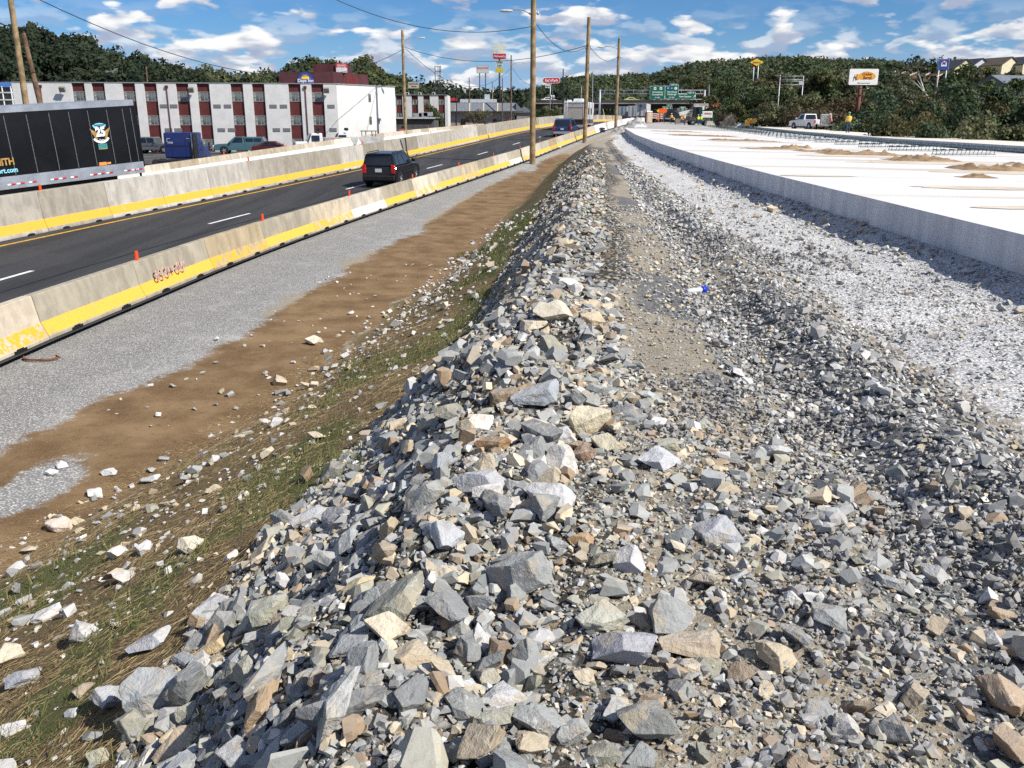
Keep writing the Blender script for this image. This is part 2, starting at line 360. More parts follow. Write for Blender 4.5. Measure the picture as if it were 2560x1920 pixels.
def clod_mask(X, Y):
    f = fbm(X * .9 + 3, Y * .55, 3, 77)
    fr = (X - Xc(Y)) / np.maximum(Xs(Y) - .6 - Xc(Y), .5)
    return np.clip((f - .47) / .08, 0, 1) * np.clip((fr - .16) / .1, 0, 1) * np.clip((.55 - fr) / .1, 0, 1) * np.clip((40 - Y) / 10, 0, 1)
def build_ground():
    segs = [2, 3, 12, 12, 20, 18, 20, 14, 12, 14, 26, 8, 3]
    Yr = np.concatenate([np.linspace(-6, .9, 12), np.geomspace(1.0, 206, 470)])
    cx, cz = controls(Yr); cols = []
    for k in range(len(cx) - 1):
        for j in range(segs[k]): cols.append(cx[k] + (cx[k + 1] - cx[k]) * j / segs[k])
    cols.append(cx[-1]); X = np.stack(cols, 1); Y = np.repeat(Yr[:, None], X.shape[1], 1)
    Z = gz(X, Y)
    nr, nc = X.shape; V = np.stack([X, Y, Z], -1).reshape(-1, 3)
    i = np.arange(nr * nc).reshape(nr, nc); F = np.stack([i[:-1, :-1], i[:-1, 1:], i[1:, 1:], i[1:, :-1]], -1).reshape(-1, 4)
    x, y = V[:, 0], V[:, 1]
    wob = (fbm(x * .35, y * .35, 3, 3) - .5) * 1.6
    sm = lambda v, a, b: np.clip((v - a) / (b - a), 0, 1)
    g = sm(Xg(y) - x + wob * .8, -.6, .5)
    g = np.maximum(g, np.exp(-((x + 5.6) / .5) ** 2 - ((y - 9.6) / 1.1) ** 2)); g = np.maximum(g, np.exp(-((x - 1.0) / .8) ** 2 - ((y - 61) / 5) ** 2))
    far = sm(y, 64, 80)
    st = sm(x - Xt(y) + wob * .9, -.2, .3) * sm(Xc(y) - x, -.1, .5)
    gr = st * sm(fbm(x * .8, y * .45, 3, 55) - .09 * np.clip((7 - y) / 3, 0, 1) + .12 * np.exp(-((x - (Xr(y) - .75)) / .55) ** 2), .52, .62)
    mu = sm(x - Xg(y) + wob * .8, -.5, .5) * sm(Xt(y) - x - wob * .9, -.3, .2) * (1 - far)
    cxx, _ = controls(y); wh = sm(x - cxx[9] + wob * .35, -.3, .25) * (.82 + .18 * sm(y, 60, 100)); wh = np.maximum(wh, far * .55 * sm(x, Xn(y), Xn(y) + 2))
    cl = np.maximum(clod_mask(x, y), sm(x - cxx[6], -.1, .3) * sm(cxx[9] - x, -.2, .2) * sm(fbm(x * 1.2, y * .6, 3, 40), .42, .55))
    ru = sm(x - Xr(y), -.1, .3) * sm(Xc(y) + .9 - x + wob * .5, -.4, .3) * sm(60 - y, 0, 15)
    me = np_mesh('ground', V, F, [mat_ground()], smooth=True, attrs=dict(gravel=g, straw=st, grass=gr, mud=mu, white=wh, clod=cl, rubble=ru))
    tag(link('ground', me), kind='structure')
build_ground()

# ------------------------------------------------------------------ roads
def side(Y, d):
    """point at lateral offset d (metres to the left of the near barrier's foot)"""
    Y = np.asarray(Y, float); a = np.arctan((Xn(Y + .5) - Xn(Y - .5)))
    x = Xn(Y) - d * np.cos(a); y = Y + d * np.sin(a); z = zroad(Y) - np.clip(d - 9.6, 0, 40) * .058
    return x, y, z
def strip(name, d0, d1, ys, mat, dz=0.0, nd=2):
    ds = np.linspace(d0, d1, nd); V = []
    for y in ys:
        for d in ds: x, yy, z = side(y, d); V.append((float(x), float(yy), float(z) + dz))
    n = len(ys); i = np.arange(n * nd).reshape(n, nd); F = np.stack([i[:-1, :-1], i[1:, :-1], i[1:, 1:], i[:-1, 1:]], -1).reshape(-1, 4)[:, ::-1]
    return np_mesh(name, np.array(V), F[:, ::-1], [mat], smooth=True)
def mat_asphalt():
    m = bpy.data.materials.new('asphalt'); m.use_nodes = True; t = NT(m.node_tree); b = t.n['Principled BSDF']
    pos = t.new('ShaderNodeNewGeometry').outputs['Position']
    big = t.noise(pos, .22, 4, .6); fine = t.noise(pos, 60, 3, .7)
    mp = t.new('ShaderNodeMapping', i={'Vector': pos, 'Rotation': (0, 0, R(13)), 'Scale': (1.4, .05, 1)})
    streak = t.noise(mp.outputs[0], 1.0, 4, .6)
    c = t.mix(t.smooth(streak, .35, .65), (.030, .030, .032), (.047, .047, .048)); c = t.mix(t.math('MULTIPLY', t.smooth(fine, .55, .75), .4), c, (.085, .083, .08)); c = t.mix(t.math('MULTIPLY', t.smooth(big, .5, .7), .4), c, (.062, .06, .058))
    t.l.new(c, b.inputs['Base Color']); b.inputs['Roughness'].default_value = .85; b.inputs['Specular IOR Level'].default_value = .25
    bn = t.new('ShaderNodeBump', i={'Strength': .35, 'Distance': .006, 'Height': fine}); t.l.new(bn.outputs[0], b.inputs['Normal']); return m
ASPH = mat_asphalt()
ysr = np.concatenate([np.arange(-10, 60, 1.5), np.arange(60, 330, 4.0)])
tag(link('road', strip('road', -.10, 9.35, ysr, ASPH, 0, 4)), kind='structure')
WHITEP = M('road_paint_white', (.78, .78, .76), .7, .1, 6)
YELLP = M('road_paint_yellow', (.62, .36, .06), .7, .15, 6)
CONCW = M('pale_concrete_pavement', (.60, .585, .55), .85, .08, .6, bump=.1)
tag(link('opposite_road', strip('opposite_road', 9.2, 25.6, ysr, CONCW, -.03, 4)), kind='structure')
ln = strip('edge_line', 8.55, 8.70, ysr, YELLP, .004); tag(link('edge_line', ln), kind='structure')
dash_mat = WHITEP
y = 4.4; k = 0
DASH_D = 4.8
marks = None
y0s = []
yy = 19.6 - 12.2 * 2
while yy < 215: y0s.append(yy); yy += 12.2
for y0 in y0s:
    ys = np.linspace(y0, y0 + 3.05, 5)
    o = link('lane_dash', strip('lane_dash', DASH_D - .07, DASH_D + .07, ys, WHITEP, .0045)); tag(o, kind='structure')
# dark joint between the two paving passes
tag(link('paving_joint', strip('paving_joint', 3.72, 3.80, ysr, M('tar_joint', (.016, .016, .018), .8, .2, 3), .004)), kind='structure')

# ------------------------------------------------------------------ concrete barriers
def mat_barrier(name, conc, yel, ylo, yhi, worn, blotch=.5, top=None):
    """cast concrete; painted toe between heights ylo..yhi, worn away by noise"""
    m = bpy.data.materials.new(name); m.use_nodes = True; t = NT(m.node_tree); b = t.n['Principled BSDF']
    tc = t.new('ShaderNodeTexCoord').outputs['Object']; oi = t.new('ShaderNodeObjectInfo')
    rnd = oi.outputs['Random']; off = t.new('ShaderNodeVectorMath', operation='ADD', i={0: tc, 1: t.new('ShaderNodeCombineXYZ', i={0: t.math('MULTIPLY', rnd, 57.0), 1: t.math('MULTIPLY', rnd, 91.0), 2: 0.0}).outputs[0]}).outputs[0]
    z = t.new('ShaderNodeSeparateXYZ', i={0: tc}).outputs[2]
    st = t.new('ShaderNodeMapping', i={'Vector': off, 'Scale': (1.6, 1.6, .35)}).outputs[0]
    n1 = t.noise(off, 1.6, 5, .6); n2 = t.noise(st, 2.2, 5, .65); n3 = t.noise(off, 24, 4, .6); n4 = t.noise(off, 6.0, 5, .65)
    dark = tuple(v * .74 for v in conc); lite = tuple(min(.8, v * 1.25) for v in conc)
    c = t.mix(t.smooth(n2, .35, .65), dark, conc); c = t.mix(t.math('MULTIPLY', t.smooth(n1, .45, .65), blotch), c, lite)
    c = t.mix(t.math('MULTIPLY', t.smooth(n3, .6, .72), .35), c, tuple(v * .45 for v in conc))
    hv = t.new('ShaderNodeHueSaturation', i={'Value': t.math('MULTIPLY_ADD', rnd, .52, .72), 'Saturation': t.math('MULTIPLY_ADD', rnd, -.5, 1.2), 'Color': c}); c = hv.outputs[0]
    if yel is not None:
        zz = t.math('ADD', z, t.math('MULTIPLY', t.math('SUBTRACT', n4, .5), .05))
        band = t.math('MULTIPLY', t.smooth(zz, ylo - .006, ylo + .012), t.math('SUBTRACT', 1.0, t.smooth(zz, yhi - .012, yhi + .012)))
        keep = t.math('SUBTRACT', 1.0, t.smooth(t.math('ADD', n4, t.math('MULTIPLY', n1, .4)), .92 - worn, .99 - worn))
        c = t.mix(t.math('MULTIPLY', band, keep), c, t.mix(t.smooth(n3, .35, .75), tuple(v * .86 for v in yel), yel))
    # grime along the foot
    t.l.new(c, b.inputs['Base Color']); b.inputs['Roughness'].default_value = .9; b.inputs['Specular IOR Level'].default_value = .2
    bn = t.new('ShaderNodeBump', i={'Strength': .35, 'Distance': .01, 'Height': t.math('ADD', n3, t.math('MULTIPLY', n4, .6))}); t.l.new(bn.outputs[0], b.inputs['Normal'])
    return m
YC = (.78, .41, .045)
B_CLEAN = mat_barrier('barrier_clean_yellow', (.41, .37, .29), (.78, .45, .07), .085, .33, .10)
B_WORN = mat_barrier('barrier_worn_yellow', (.46, .38, .26), YC, .075, .32, .24)
B_PALE = mat_barrier('barrier_white_toe', (.45, .40, .31), (.74, .70, .58), .05, .34, .08)
B_BARE = mat_barrier('barrier_bare', (.60, .60, .58), None, 0, 0, 0)
B_MED = mat_barrier('barrier_median', (.385, .35, .29), (.76, .43, .06), .14, .44, .05)
B_LEFT = mat_barrier('barrier_left', (.45, .39, .30), (.68, .66, .60), .0, .36, .05)
ORANGE = M('delineator_orange', (.86, .085, .02), .5, .06, 3)
DARKM = M('dark_void', (.01, .01, .01), .9, .1, 3)
def barrier_mesh(L, H, w0, w1, wt, z1, z2, name, mat, slots=2):
    """jersey section along +Y from 0 to L; origin at the foot, right-hand face at x=0"""
    h = w0 / 2; xs = [(-h, 0), (-h, .06), (-h + (w0 - w1) / 2, z1), (-h + (w0 - wt) / 2, z2 if z2 else H), (-h + (w0 - wt) / 2 + .03, H)]
    if z2: pass
    pr = [(0 - h + p[0] * -1 * -1 + 0, p[1]) for p in xs]
    prof2 = [(p[0], p[1]) for p in xs] + [(-p[0], p[1]) for p in reversed(xs)]
    b = MB(); b.prism([(p[0] - h, p[1]) for p in prof2], .012, L - .012, 'Y')
    me = b.mesh(name, [mat, DARKM])
    bm = bmesh.new(); bm.from_mesh(me)
    bmesh.ops.bevel(bm, geom=[e for e in bm.edges if abs(e.calc_face_angle(0)) > .5], offset=.012, segments=1, affect='EDGES')
    bm.to_mesh(me); bm.free()
    return me
def slot_mesh():
    b = MB(); b.box((0, 0, .03), (.10, .36, .055)); b.box((.0, 0, .065), (.09, .2, .02)); return b.mesh('drain_slot', [DARKM])
SLOT = slot_mesh()
DEL = MB().box((0, 0, .10), (.03, .10, .20)).box((0, 0, .008), (.07, .12, .016)).mesh('delineator', [ORANGE])
STEELD = M('steel_dark', (.06, .06, .065), .5, .2, 3, metal=.6)
def barrier_line(y0, y1, d, H, dims, pick, label, group, kname, every, dphase, L=3.66, slots=True, dup=True):
    """walks along the road and sets one section after another"""
    y = y0; i = 0; cache = {}
    while y < y1:
        a = np.array([float(q) for q in side(y, d)]); yb = y
        # advance along the arc by L
        for _ in range(40):
            c = np.array([float(q) for q in side(yb, d)])
            dd = np.linalg.norm(c - a)
            if abs(dd - L) < 1e-3: break
            yb += (L - dd) * .8
        v = c - a; rz = math.atan2(-v[0], v[1]); pit = math.asin(v[2] / L)
        mat, key = pick(i, y)
        if key not in cache: cache[key] = barrier_mesh(L, H, *dims, kname, mat)
        o = link(kname, cache[key], None, (a[0], a[1], a[2]), (pit, 0, rz))
        tag(o, label(i + 1, key), 'barrier', group)
        if slots and y < 75:
            for q in (.9, 2.75): link('drain_slot', SLOT, o, (-.035, q, 0))
            if d > 5: pass
        if every and i % every == dphase and y < 190:
            link('delineator', DEL, o, (-dims[0] / 2, .35, H), (0, 0, 0))
        y = yb; i += 1
    return i
ORD = ['first', 'second', 'third', 'fourth', 'fifth', 'sixth', 'seventh', 'eighth', 'ninth', 'tenth', 'eleventh', 'twelfth', 'thirteenth', 'fourteenth', 'fifteenth', 'sixteenth', 'seventeenth', 'eighteenth', 'nineteenth']
TENS = {2: 'twenty', 3: 'thirty', 4: 'forty', 5: 'fifty', 6: 'sixty', 7: 'seventy'}
TENTH = {2: 'twentieth', 3: 'thirtieth', 4: 'fortieth', 5: 'fiftieth', 6: 'sixtieth', 7: 'seventieth'}
def ordinal(n):
    if n < 20: return ORD[n - 1]
    return TENTH[n // 10] if n % 10 == 0 else TENS[n // 10] + '-' + ORD[n % 10 - 1]
seq = {0: (B_WORN, 'worn yellow toe'), 1: (B_WORN, 'worn yellow toe'), 2: (B_CLEAN, 'bright yellow toe'), 3: (B_CLEAN, 'bright yellow toe'), 4: (B_WORN, 'worn yellow toe'), 5: (B_CLEAN, 'bright yellow toe'), 6: (B_WORN, 'worn yellow toe'), 7: (B_PALE, 'cream toe'), 8: (B_CLEAN, 'bright yellow toe'), 9: (B_WORN, 'worn yellow toe'), 10: (B_CLEAN, 'bright yellow toe'), 11: (B_WORN, 'worn yellow toe'), 12: (B_CLEAN, 'bright yellow toe'), 13: (B_CLEAN, 'bright yellow toe'), 14: (B_PALE, 'cream toe')}
def pick_near(i, y):
    if y > 99: return (B_BARE, 'unpainted white face')
    return seq.get(i, (B_CLEAN, 'bright yellow toe') if i % 3 else (B_WORN, 'worn yellow toe'))
NEAR_Y0 = 15.8 - 3.63 * 1 - 3.66
NB = barrier_line(NEAR_Y0, 196, 0.0, .82, (.61, .36, .18, .33, 0), pick_near,
             lambda i, k: f'near-side concrete barrier section with {k}, {ordinal(i)} from the left edge', 'barrier sections along the near side of the road', 'concrete_barrier', 2, 1)
barrier_line(22.6, 250, 9.25, 1.37, (.71, .46, .28, .46, 0), lambda i, y: (B_MED, 'm'),
             lambda i, k: f'tall median barrier section with yellow toe, {ordinal(i)} from the left edge', 'tall barrier sections along the median', 'median_barrier', 4, 2)
barrier_line(52, 150, 24.9, .82, (.61, .36, .2, .33, 0), lambda i, y: (B_LEFT, 'l'),
             lambda i, k: f'low tan barrier section beyond the opposite lanes, {ordinal(i)} from the trailer', 'low tan barrier sections beyond the opposite lanes', 'low_barrier', 3, 1, slots=False)
# pink survey number sprayed on the third section
PINK = M('survey_paint_pink', (.64, .38, .33), .8, .3, 9)
bar2 = [o for o in COL.objects if o.name.startswith('concrete_barrier') and 'section with bright yellow toe, fourth' in o.get('label', '')][0]
po = link('survey_number', text_mesh('survey_number', '850+00', .40, PINK, .002, 'CENTER', .0, 1.25), bar2, (-.055, 1.35, .40), (R(83), 0, R(90)))

# ------------------------------------------------------------------ new concrete slabs
def mat_slab(name, white, stain):
    m = bpy.data.materials.new(name); m.use_nodes = True; t = NT(m.node_tree); b = t.n['Principled BSDF']
    pos = t.new('ShaderNodeNewGeometry').outputs['Position']; nz = t.new('ShaderNodeSeparateXYZ', i={0: t.new('ShaderNodeNewGeometry').outputs['Normal']}).outputs[2]
    mp = t.new('ShaderNodeMapping', i={'Vector': pos, 'Rotation': (0, 0, R(6)), 'Scale': (.07, .55, 1)}).outputs[0]
    n1 = t.noise(mp, 1.0, 5, .6); n2 = t.noise(pos, 3.0, 5, .6); n3 = t.noise(t.new('ShaderNodeMapping', i={'Vector': pos, 'Scale': (2.5, 2.5, .4)}).outputs[0], 1.1, 5, .65)
    top = t.mix(t.math('MULTIPLY', t.smooth(n1, .50, .66), .85), white, stain)
    top = t.mix(t.math('MULTIPLY', t.smooth(n2, .6, .8), .15), top, (.4, .38, .35))
    face = t.mix(t.smooth(n3, .35, .7), (.52, .52, .525), (.68, .68, .675)); face = t.mix(t.math('MULTIPLY', t.smooth(t.noise(pos, .9, 3, .5), .6, .75), .4), face, (.48, .41, .33))
    c = t.mix(t.smooth(nz, .5, .7), face, top)
    t.l.new(c, b.inputs['Base Color']); b.inputs['Roughness'].default_value = .9; b.inputs['Specular IOR Level'].default_value = .2
    bn = t.new('ShaderNodeBump', i={'Strength': .05, 'Distance': .008, 'Height': t.noise(pos, 9, 3, .6)}); t.l.new(bn.outputs[0], b.inputs['Normal']); return m
SLABM = mat_slab('new_slab_concrete', (.62, .62, .61), (.47, .39, .29))
SLAB2M = mat_slab('finished_lane_concrete', (.66, .62, .54), (.56, .50, .41))
def panel(ya, yb, xa, xb, za, zb, th, gap=.006, n=3):
    V = []
    for yv in np.linspace(ya + gap, yb - gap, n):
        x0, x1, a, b2 = float(xa(yv)), float(xb(yv)), float(za(yv)), float(zb(yv))
        V += [(x0, yv, a - th), (x0, yv, a), (x1, yv, b2), (x1, yv, b2 - th)]
    F = []
    for k in range(n - 1):
        o = 4 * k
        for i in range(4): F.append((o + i, o + (i + 1) % 4, o + 4 + (i + 1) % 4, o + 4 + i))
    F += [(3, 2, 1, 0), tuple(4 * (n - 1) + i for i in range(4))]
    return V, F
root = MB(); V, F = panel(-9.9, 100, Xs_in := (lambda y: Xs(y) + .12), lambda y: X2(y) + .3, lambda y: zs(y) - .05, lambda y: z2(y) - .05, .6, 0, 40); root.add(V, F)
slab = root.build('concrete_slab', [SLABM]); tag(slab, kind='structure')
yv = -9.2
while yv < 100:
    L = 4.6; b = MB(); ye = min(yv + L, 100.2); V, F = panel(yv, ye, Xs, X2, zs, z2, .45, .003, 4); b.add(V, F)
    b.build('slab_panel', [SLABM], slab); yv += L
root = MB(); V, F = panel(100.3, 215, lambda y: Xs(y) + 1.2, lambda y: X2(y) + .3, lambda y: zs(y) - .06, lambda y: z2(y) - .05, .5, 0, 24); root.add(V, F)
tag(root.build('concrete_base', [M('old_base', (.40, .385, .36), .9, .15, .5, bump=.2)]), kind='structure')
lane = MB(); V, F = panel(-9.9, 150, lambda y: X2(y) + .06, lambda y: X2(y) + 5.0, lambda y: z2(y) + .25, lambda y: z2(y) + .20, .8, 0, 40); lane.add(V, F)
lane = lane.build('finished_lane', [SLAB2M]); tag(lane, kind='structure')
yv = -9.2
while yv < 150:
    b = MB(); V, F = panel(yv, yv + 6.1, X2, lambda y: X2(y) + 5.1, lambda y: z2(y) + .30, lambda y: z2(y) + .25, .32, .012, 4); b.add(V, F)
    b.build('lane_panel', [SLAB2M], lane); yv += 6.1
# ------------------------------------------------------------------ broken stone
from mathutils import noise as mnoise
ROCK_O = mat_rock('broken_stone', True); ROCK_J = mat_rock('broken_stone_rubble', False)
def rock_shape(seed, cuts, flat=(1, .8, .62), lo=.46, hi=.74, bevel=0.0):
    r = random.Random(seed); bm = bmesh.new(); bmesh.ops.create_cube(bm, size=1.15)
    M3 = Euler((r.random() * 6, r.random() * 6, r.random() * 6)).to_matrix()
    for _ in range(cuts):
        d = Vector((r.gauss(0, 1), r.gauss(0, 1), r.gauss(0, 1))).normalized()
        g = bmesh.ops.bisect_plane(bm, geom=bm.verts[:] + bm.edges[:] + bm.faces[:], plane_co=d * r.uniform(lo, hi), plane_no=d, clear_outer=True)
        ed = [e for e in g['geom_cut'] if isinstance(e, bmesh.types.BMEdge)]
        if len(ed) > 2: bmesh.ops.contextual_create(bm, geom=ed)
    bmesh.ops.remove_doubles(bm, verts=bm.verts, dist=.035)
    if bevel: bmesh.ops.bevel(bm, geom=bm.edges[:], offset=bevel, segments=1, affect='EDGES', clamp_overlap=True)
    bmesh.ops.triangulate(bm, faces=[f for f in bm.faces if len(f.verts) > 4] if bevel else bm.faces[:])
    if bevel:   # break the flat facets up a little
        bmesh.ops.triangulate(bm, faces=bm.faces[:])
        for lim in (.26, .15):
            bmesh.ops.subdivide_edges(bm, edges=[e for e in bm.edges if e.calc_length() > lim], cuts=1); bmesh.ops.triangulate(bm, faces=bm.faces[:])
        bm.normal_update(); o_ = Vector((r.random() * 50, 0, 0))
        for v in bm.verts: v.co += v.normal * (mnoise.noise(v.co * 2.6 + o_) * .055 + mnoise.noise(v.co * 7 + o_) * .022 + r.uniform(-.008, .008))
        bmesh.ops.triangulate(bm, faces=bm.faces[:])
    for v in bm.verts: v.co = M3 @ v.co; v.co = Vector((v.co.x * flat[0], v.co.y * flat[1], v.co.z * flat[2]))
    bmesh.ops.recalc_face_normals(bm, faces=bm.faces)
    V = np.array([v.co[:] for v in bm.verts]); bm.verts.index_update(); F = np.array([[v.index for v in f.verts] for f in bm.faces]); bm.free()
    s = (V.max(0) - V.min(0)).max(); return V / s, F
FLATS = [(1, .8, .62), (1, .7, .45), (1, .9, .75), (1.0, .55, .4), (1, .85, .35)]
HI = [rock_shape(100 + k, 9, FLATS[k % 5], .34, .6, bevel=.018) for k in range(20)]
MID = [rock_shape(300 + k, 7, FLATS[k % 5], .34, .6) for k in range(24)]
LOW = [rock_shape(500 + k, 3, FLATS[k % 5], .30, .52) for k in range(20)]
def mesh_shape(V, F, seed):
    """clod: lumpy rounded"""
    return V, F
HIM = [np_mesh('rock', V, F, [ROCK_O]) for V, F in HI]
PAL = {'grey': ((.25, .262, .26), (.31, .325, .318), (.37, .38, .37), (.29, .30, .285), (.21, .22, .222)), 'pale': ((.52, .515, .50), (.58, .56, .52), (.50, .50, .49)),
       'tan': ((.50, .42, .29), (.45, .375, .265), (.56, .49, .37)), 'brown': ((.30, .215, .135), (.36, .27, .18), (.27, .20, .135)), 'olive': ((.30, .30, .235), (.35, .345, .28))}
PNAMES = list(PAL); 
def pick_cols(n, w=(.54, .10, .15, .08, .13)):
    k = rng.choice(5, n, p=np.array(w) / sum(w)); out = np.zeros((n, 3))
    for j, nm in enumerate(PNAMES):
        i = np.where(k == j)[0]; a = np.array(PAL[nm]); out[i] = a[rng.integers(0, len(a), len(i))]
    return out * rng.uniform(.8, 1.2, (n, 1)), k
def rot_np(n, X, Y, tilt, align=1.0):
    """random yaw, small tilt, aligned to the slope"""
    yaw = rng.uniform(0, 2 * np.pi, n); N = gnorm(X, Y) * 1.0; N[:, :2] *= align
    N = N + rng.normal(0, tilt, (n, 3)); N /= np.linalg.norm(N, axis=1, keepdims=True)
    h = np.stack([np.cos(yaw), np.sin(yaw), np.zeros(n)], 1); A = h - (h * N).sum(1, keepdims=True) * N; A /= np.linalg.norm(A, axis=1, keepdims=True)
    B = np.cross(N, A); return np.stack([A, B, N], -1)      # columns
pool = []     # (X,Y,Z,size,R,col,kind idx,zone, shapeclass)
def scatter(ya, yb, xa, xb, s0, s1, cover, lift, tilt, zone, w=None, mask=None, power=1.6, jit=.0, maxn=60000):
    """random stones of size s0..s1 over the band ya..yb between the lines xa(y), xb(y)"""
    yb_ = np.linspace(ya, yb, 60); area = float(np.mean(np.maximum(xb(yb_) - xa(yb_), 0)) * (yb - ya))
    u = rng.uniform(0, 1, 4000); s = s0 * (s1 / s0) ** (u ** power); n = int(min(maxn, cover * area / (.55 * np.mean(s ** 2))))
    u = rng.uniform(0, 1, n); s = s0 * (s1 / s0) ** (u ** power)
    Y = rng.uniform(ya, yb, n); t = rng.uniform(0, 1, n); X = xa(Y) + (xb(Y) - xa(Y)) * t
    if mask is not None: k = rng.uniform(0, 1, n) < mask(X, Y, t); X, Y, s = X[k], Y[k], s[k]; n = len(X)
    if n == 0: return
    # cull what lies outside the frame
    Z = gz(X, Y); dep = Y * CT - Z * ST; px = X / dep * FPX; ok = (np.abs(px) < 1280 + 160) & (dep > .8)
    py = -(Y * ST + Z * CT) / dep * FPX; ok &= (py < 960 + 220)
    X, Y, s, Z = X[ok], Y[ok], s[ok], Z[ok]; n = len(X)
    if n == 0: return
    Z = Z + s * rng.uniform(lift[0], lift[1], n) + rng.uniform(0, jit, n)
    c, k = pick_cols(n, w) if w else pick_cols(n)
    pool.append((X, Y, Z, s, rot_np(n, X, Y, tilt), c, k, np.full(n, zone)))
fXr = lambda y: Xr(y) - .15; fXc = lambda y: Xc(y) + .55
fR = lambda y: Xc(y) + np.interp(y, [0, 3.6, 5, 6.5, 12, 20], [3.3, 2.7, 1.3, .9, .7, .65])
edge = lambda X, Y, t: np.clip(1.25 - t * .85, .05, 1)
taper = lambda X, Y, t: np.clip((50 - Y) / 22, 0, 1)
# rip-rap on the left face and the crest
for (a, b) in ((1.2, 4), (4, 8), (8, 14), (14, 24), (24, 50)):
    smin = .0042 * (a + b) / 2; big = taper
    wf_ = (.36, .06, .20, .14, .24) if a >= 14 else None
    scatter(a, b, fXr, fXc, max(.15, smin) if a < 14 else .13, .27 if a < 14 else .2, .20 if b < 25 else .1, (-.08, .34), .35, 0, wf_, mask=taper)
    scatter(a, b, fXr, fXc, max(.085, smin), .16, .62 if b < 25 else .35, (-.12, .36), .40, 0, wf_, mask=taper)
    if smin < .085: scatter(a, b, fXr, fXc, max(.05, smin), .09, .60, (-.1, .5), .45, 0, mask=taper)
scatter(1.2, 10, fXr, fXc, .026, .05, .42, (-.1, .4), .5, 0)
scatter(1.2, 4.6, fXr, fR, .013, .027, .30, (-.1, .4), .5, 0)
# flatter, smaller stone to the right of the crest
rw = (.48, .08, .19, .10, .15)
scatter(1.2, 9, fXc, fR, .10, .20, .17, (.0, .35), .25, 1, rw, edge)
scatter(1.2, 9, fXc, fR, .055, .11, .60, (-.1, .35), .3, 1, rw, edge)
scatter(1.2, 9, fXc, fR, .026, .056, .55, (-.1, .35), .4, 1, rw)
scatter(9, 22, fXc, fR, .05, .12, .20, (-.1, .35), .3, 1, rw, edge)
# the flat behind: pebbles in the fines
fl0 = lambda y: fR(y); fl1 = lambda y: controls(y)[0][7]
scatter(2.0, 8, fl0, fl1, .015, .045, .38, (-.2, .3), .3, 2, rw); scatter(8, 18, fl0, fl1, .03, .07, .22, (-.2, .3), .3, 2, rw)
# dark crumbled lumps
ck = (1, 0, 0, 0, 0)
cm = lambda X, Y, t: clod_mask(X, Y)
# windrow of coarse gravel
w0 = lambda y: controls(y)[0][6] + .05; w1 = lambda y: controls(y)[0][9] + .15
gw = (.56, .37, .04, .01, .02)
scatter(3.0, 9, w0, w1, .028, .06, .55, (-.1, .45), .45, 3, gw, maxn=9000); scatter(9, 15, w0, w1, .045, .08, .5, (-.1, .45), .45, 3, gw, maxn=6000); scatter(15, 34, w0, w1, .07, .12, .45, (-.1, .4), .45, 3, gw)
scatter(3.0, 8, w0, w1, .07, .13, .08, (0, .4), .3, 3, gw)
# whitish track and foot of the slab
t0 = w1; t1 = lambda y: Xs(y) - .05
scatter(4, 11, t0, t1, .022, .055, .22, (-.2, .3), .3, 4, (.5, .46, .03, 0, .01), maxn=9000); scatter(11, 24, t0, t1, .045, .09, .10, (-.2, .3), .3, 4, (.5, .46, .03, 0, .01)); scatter(7, 40, lambda y: Xs(y) - .75, t1, .05, .15, .10, (-.1, .4), .4, 4, (.55, .25, .12, .05, .03)); scatter(8, 26, t0, t1, .08, .17, .012, (0, .3), .2, 4, (.4, .35, .2, .05, 0)); scatter(9, 45, t0, t1, .09, .24, .006, (.0, .3), .2, 4, (.3, .4, .25, .05, 0))
# stones that rolled down the straw slope and into the mud
s0_ = lambda y: Xt(y) - .5; s1_ = lambda y: Xr(y) + .1
sp = lambda X, Y, t: .30 + .70 * np.exp(-((t - .28) / .2) ** 2)
sw = (.24, .48, .20, .03, .05)
scatter(2.0, 9, s0_, s1_, .09, .21, .055, (.05, .35), .25, 5, sw, sp); scatter(9, 34, s0_, s1_, .10, .24, .095, (.05, .35), .25, 5, sw, sp)
scatter(2.0, 9, s0_, s1_, .03, .09, .05, (-.1, .3), .3, 5, sw); scatter(9, 26, s0_, s1_, .05, .1, .06, (-.1, .3), .3, 5, sw, sp)
m0 = lambda y: Xg(y); scatter(7, 26, m0, s0_, .05, .16, .009, (0, .3), .2, 6, sw)

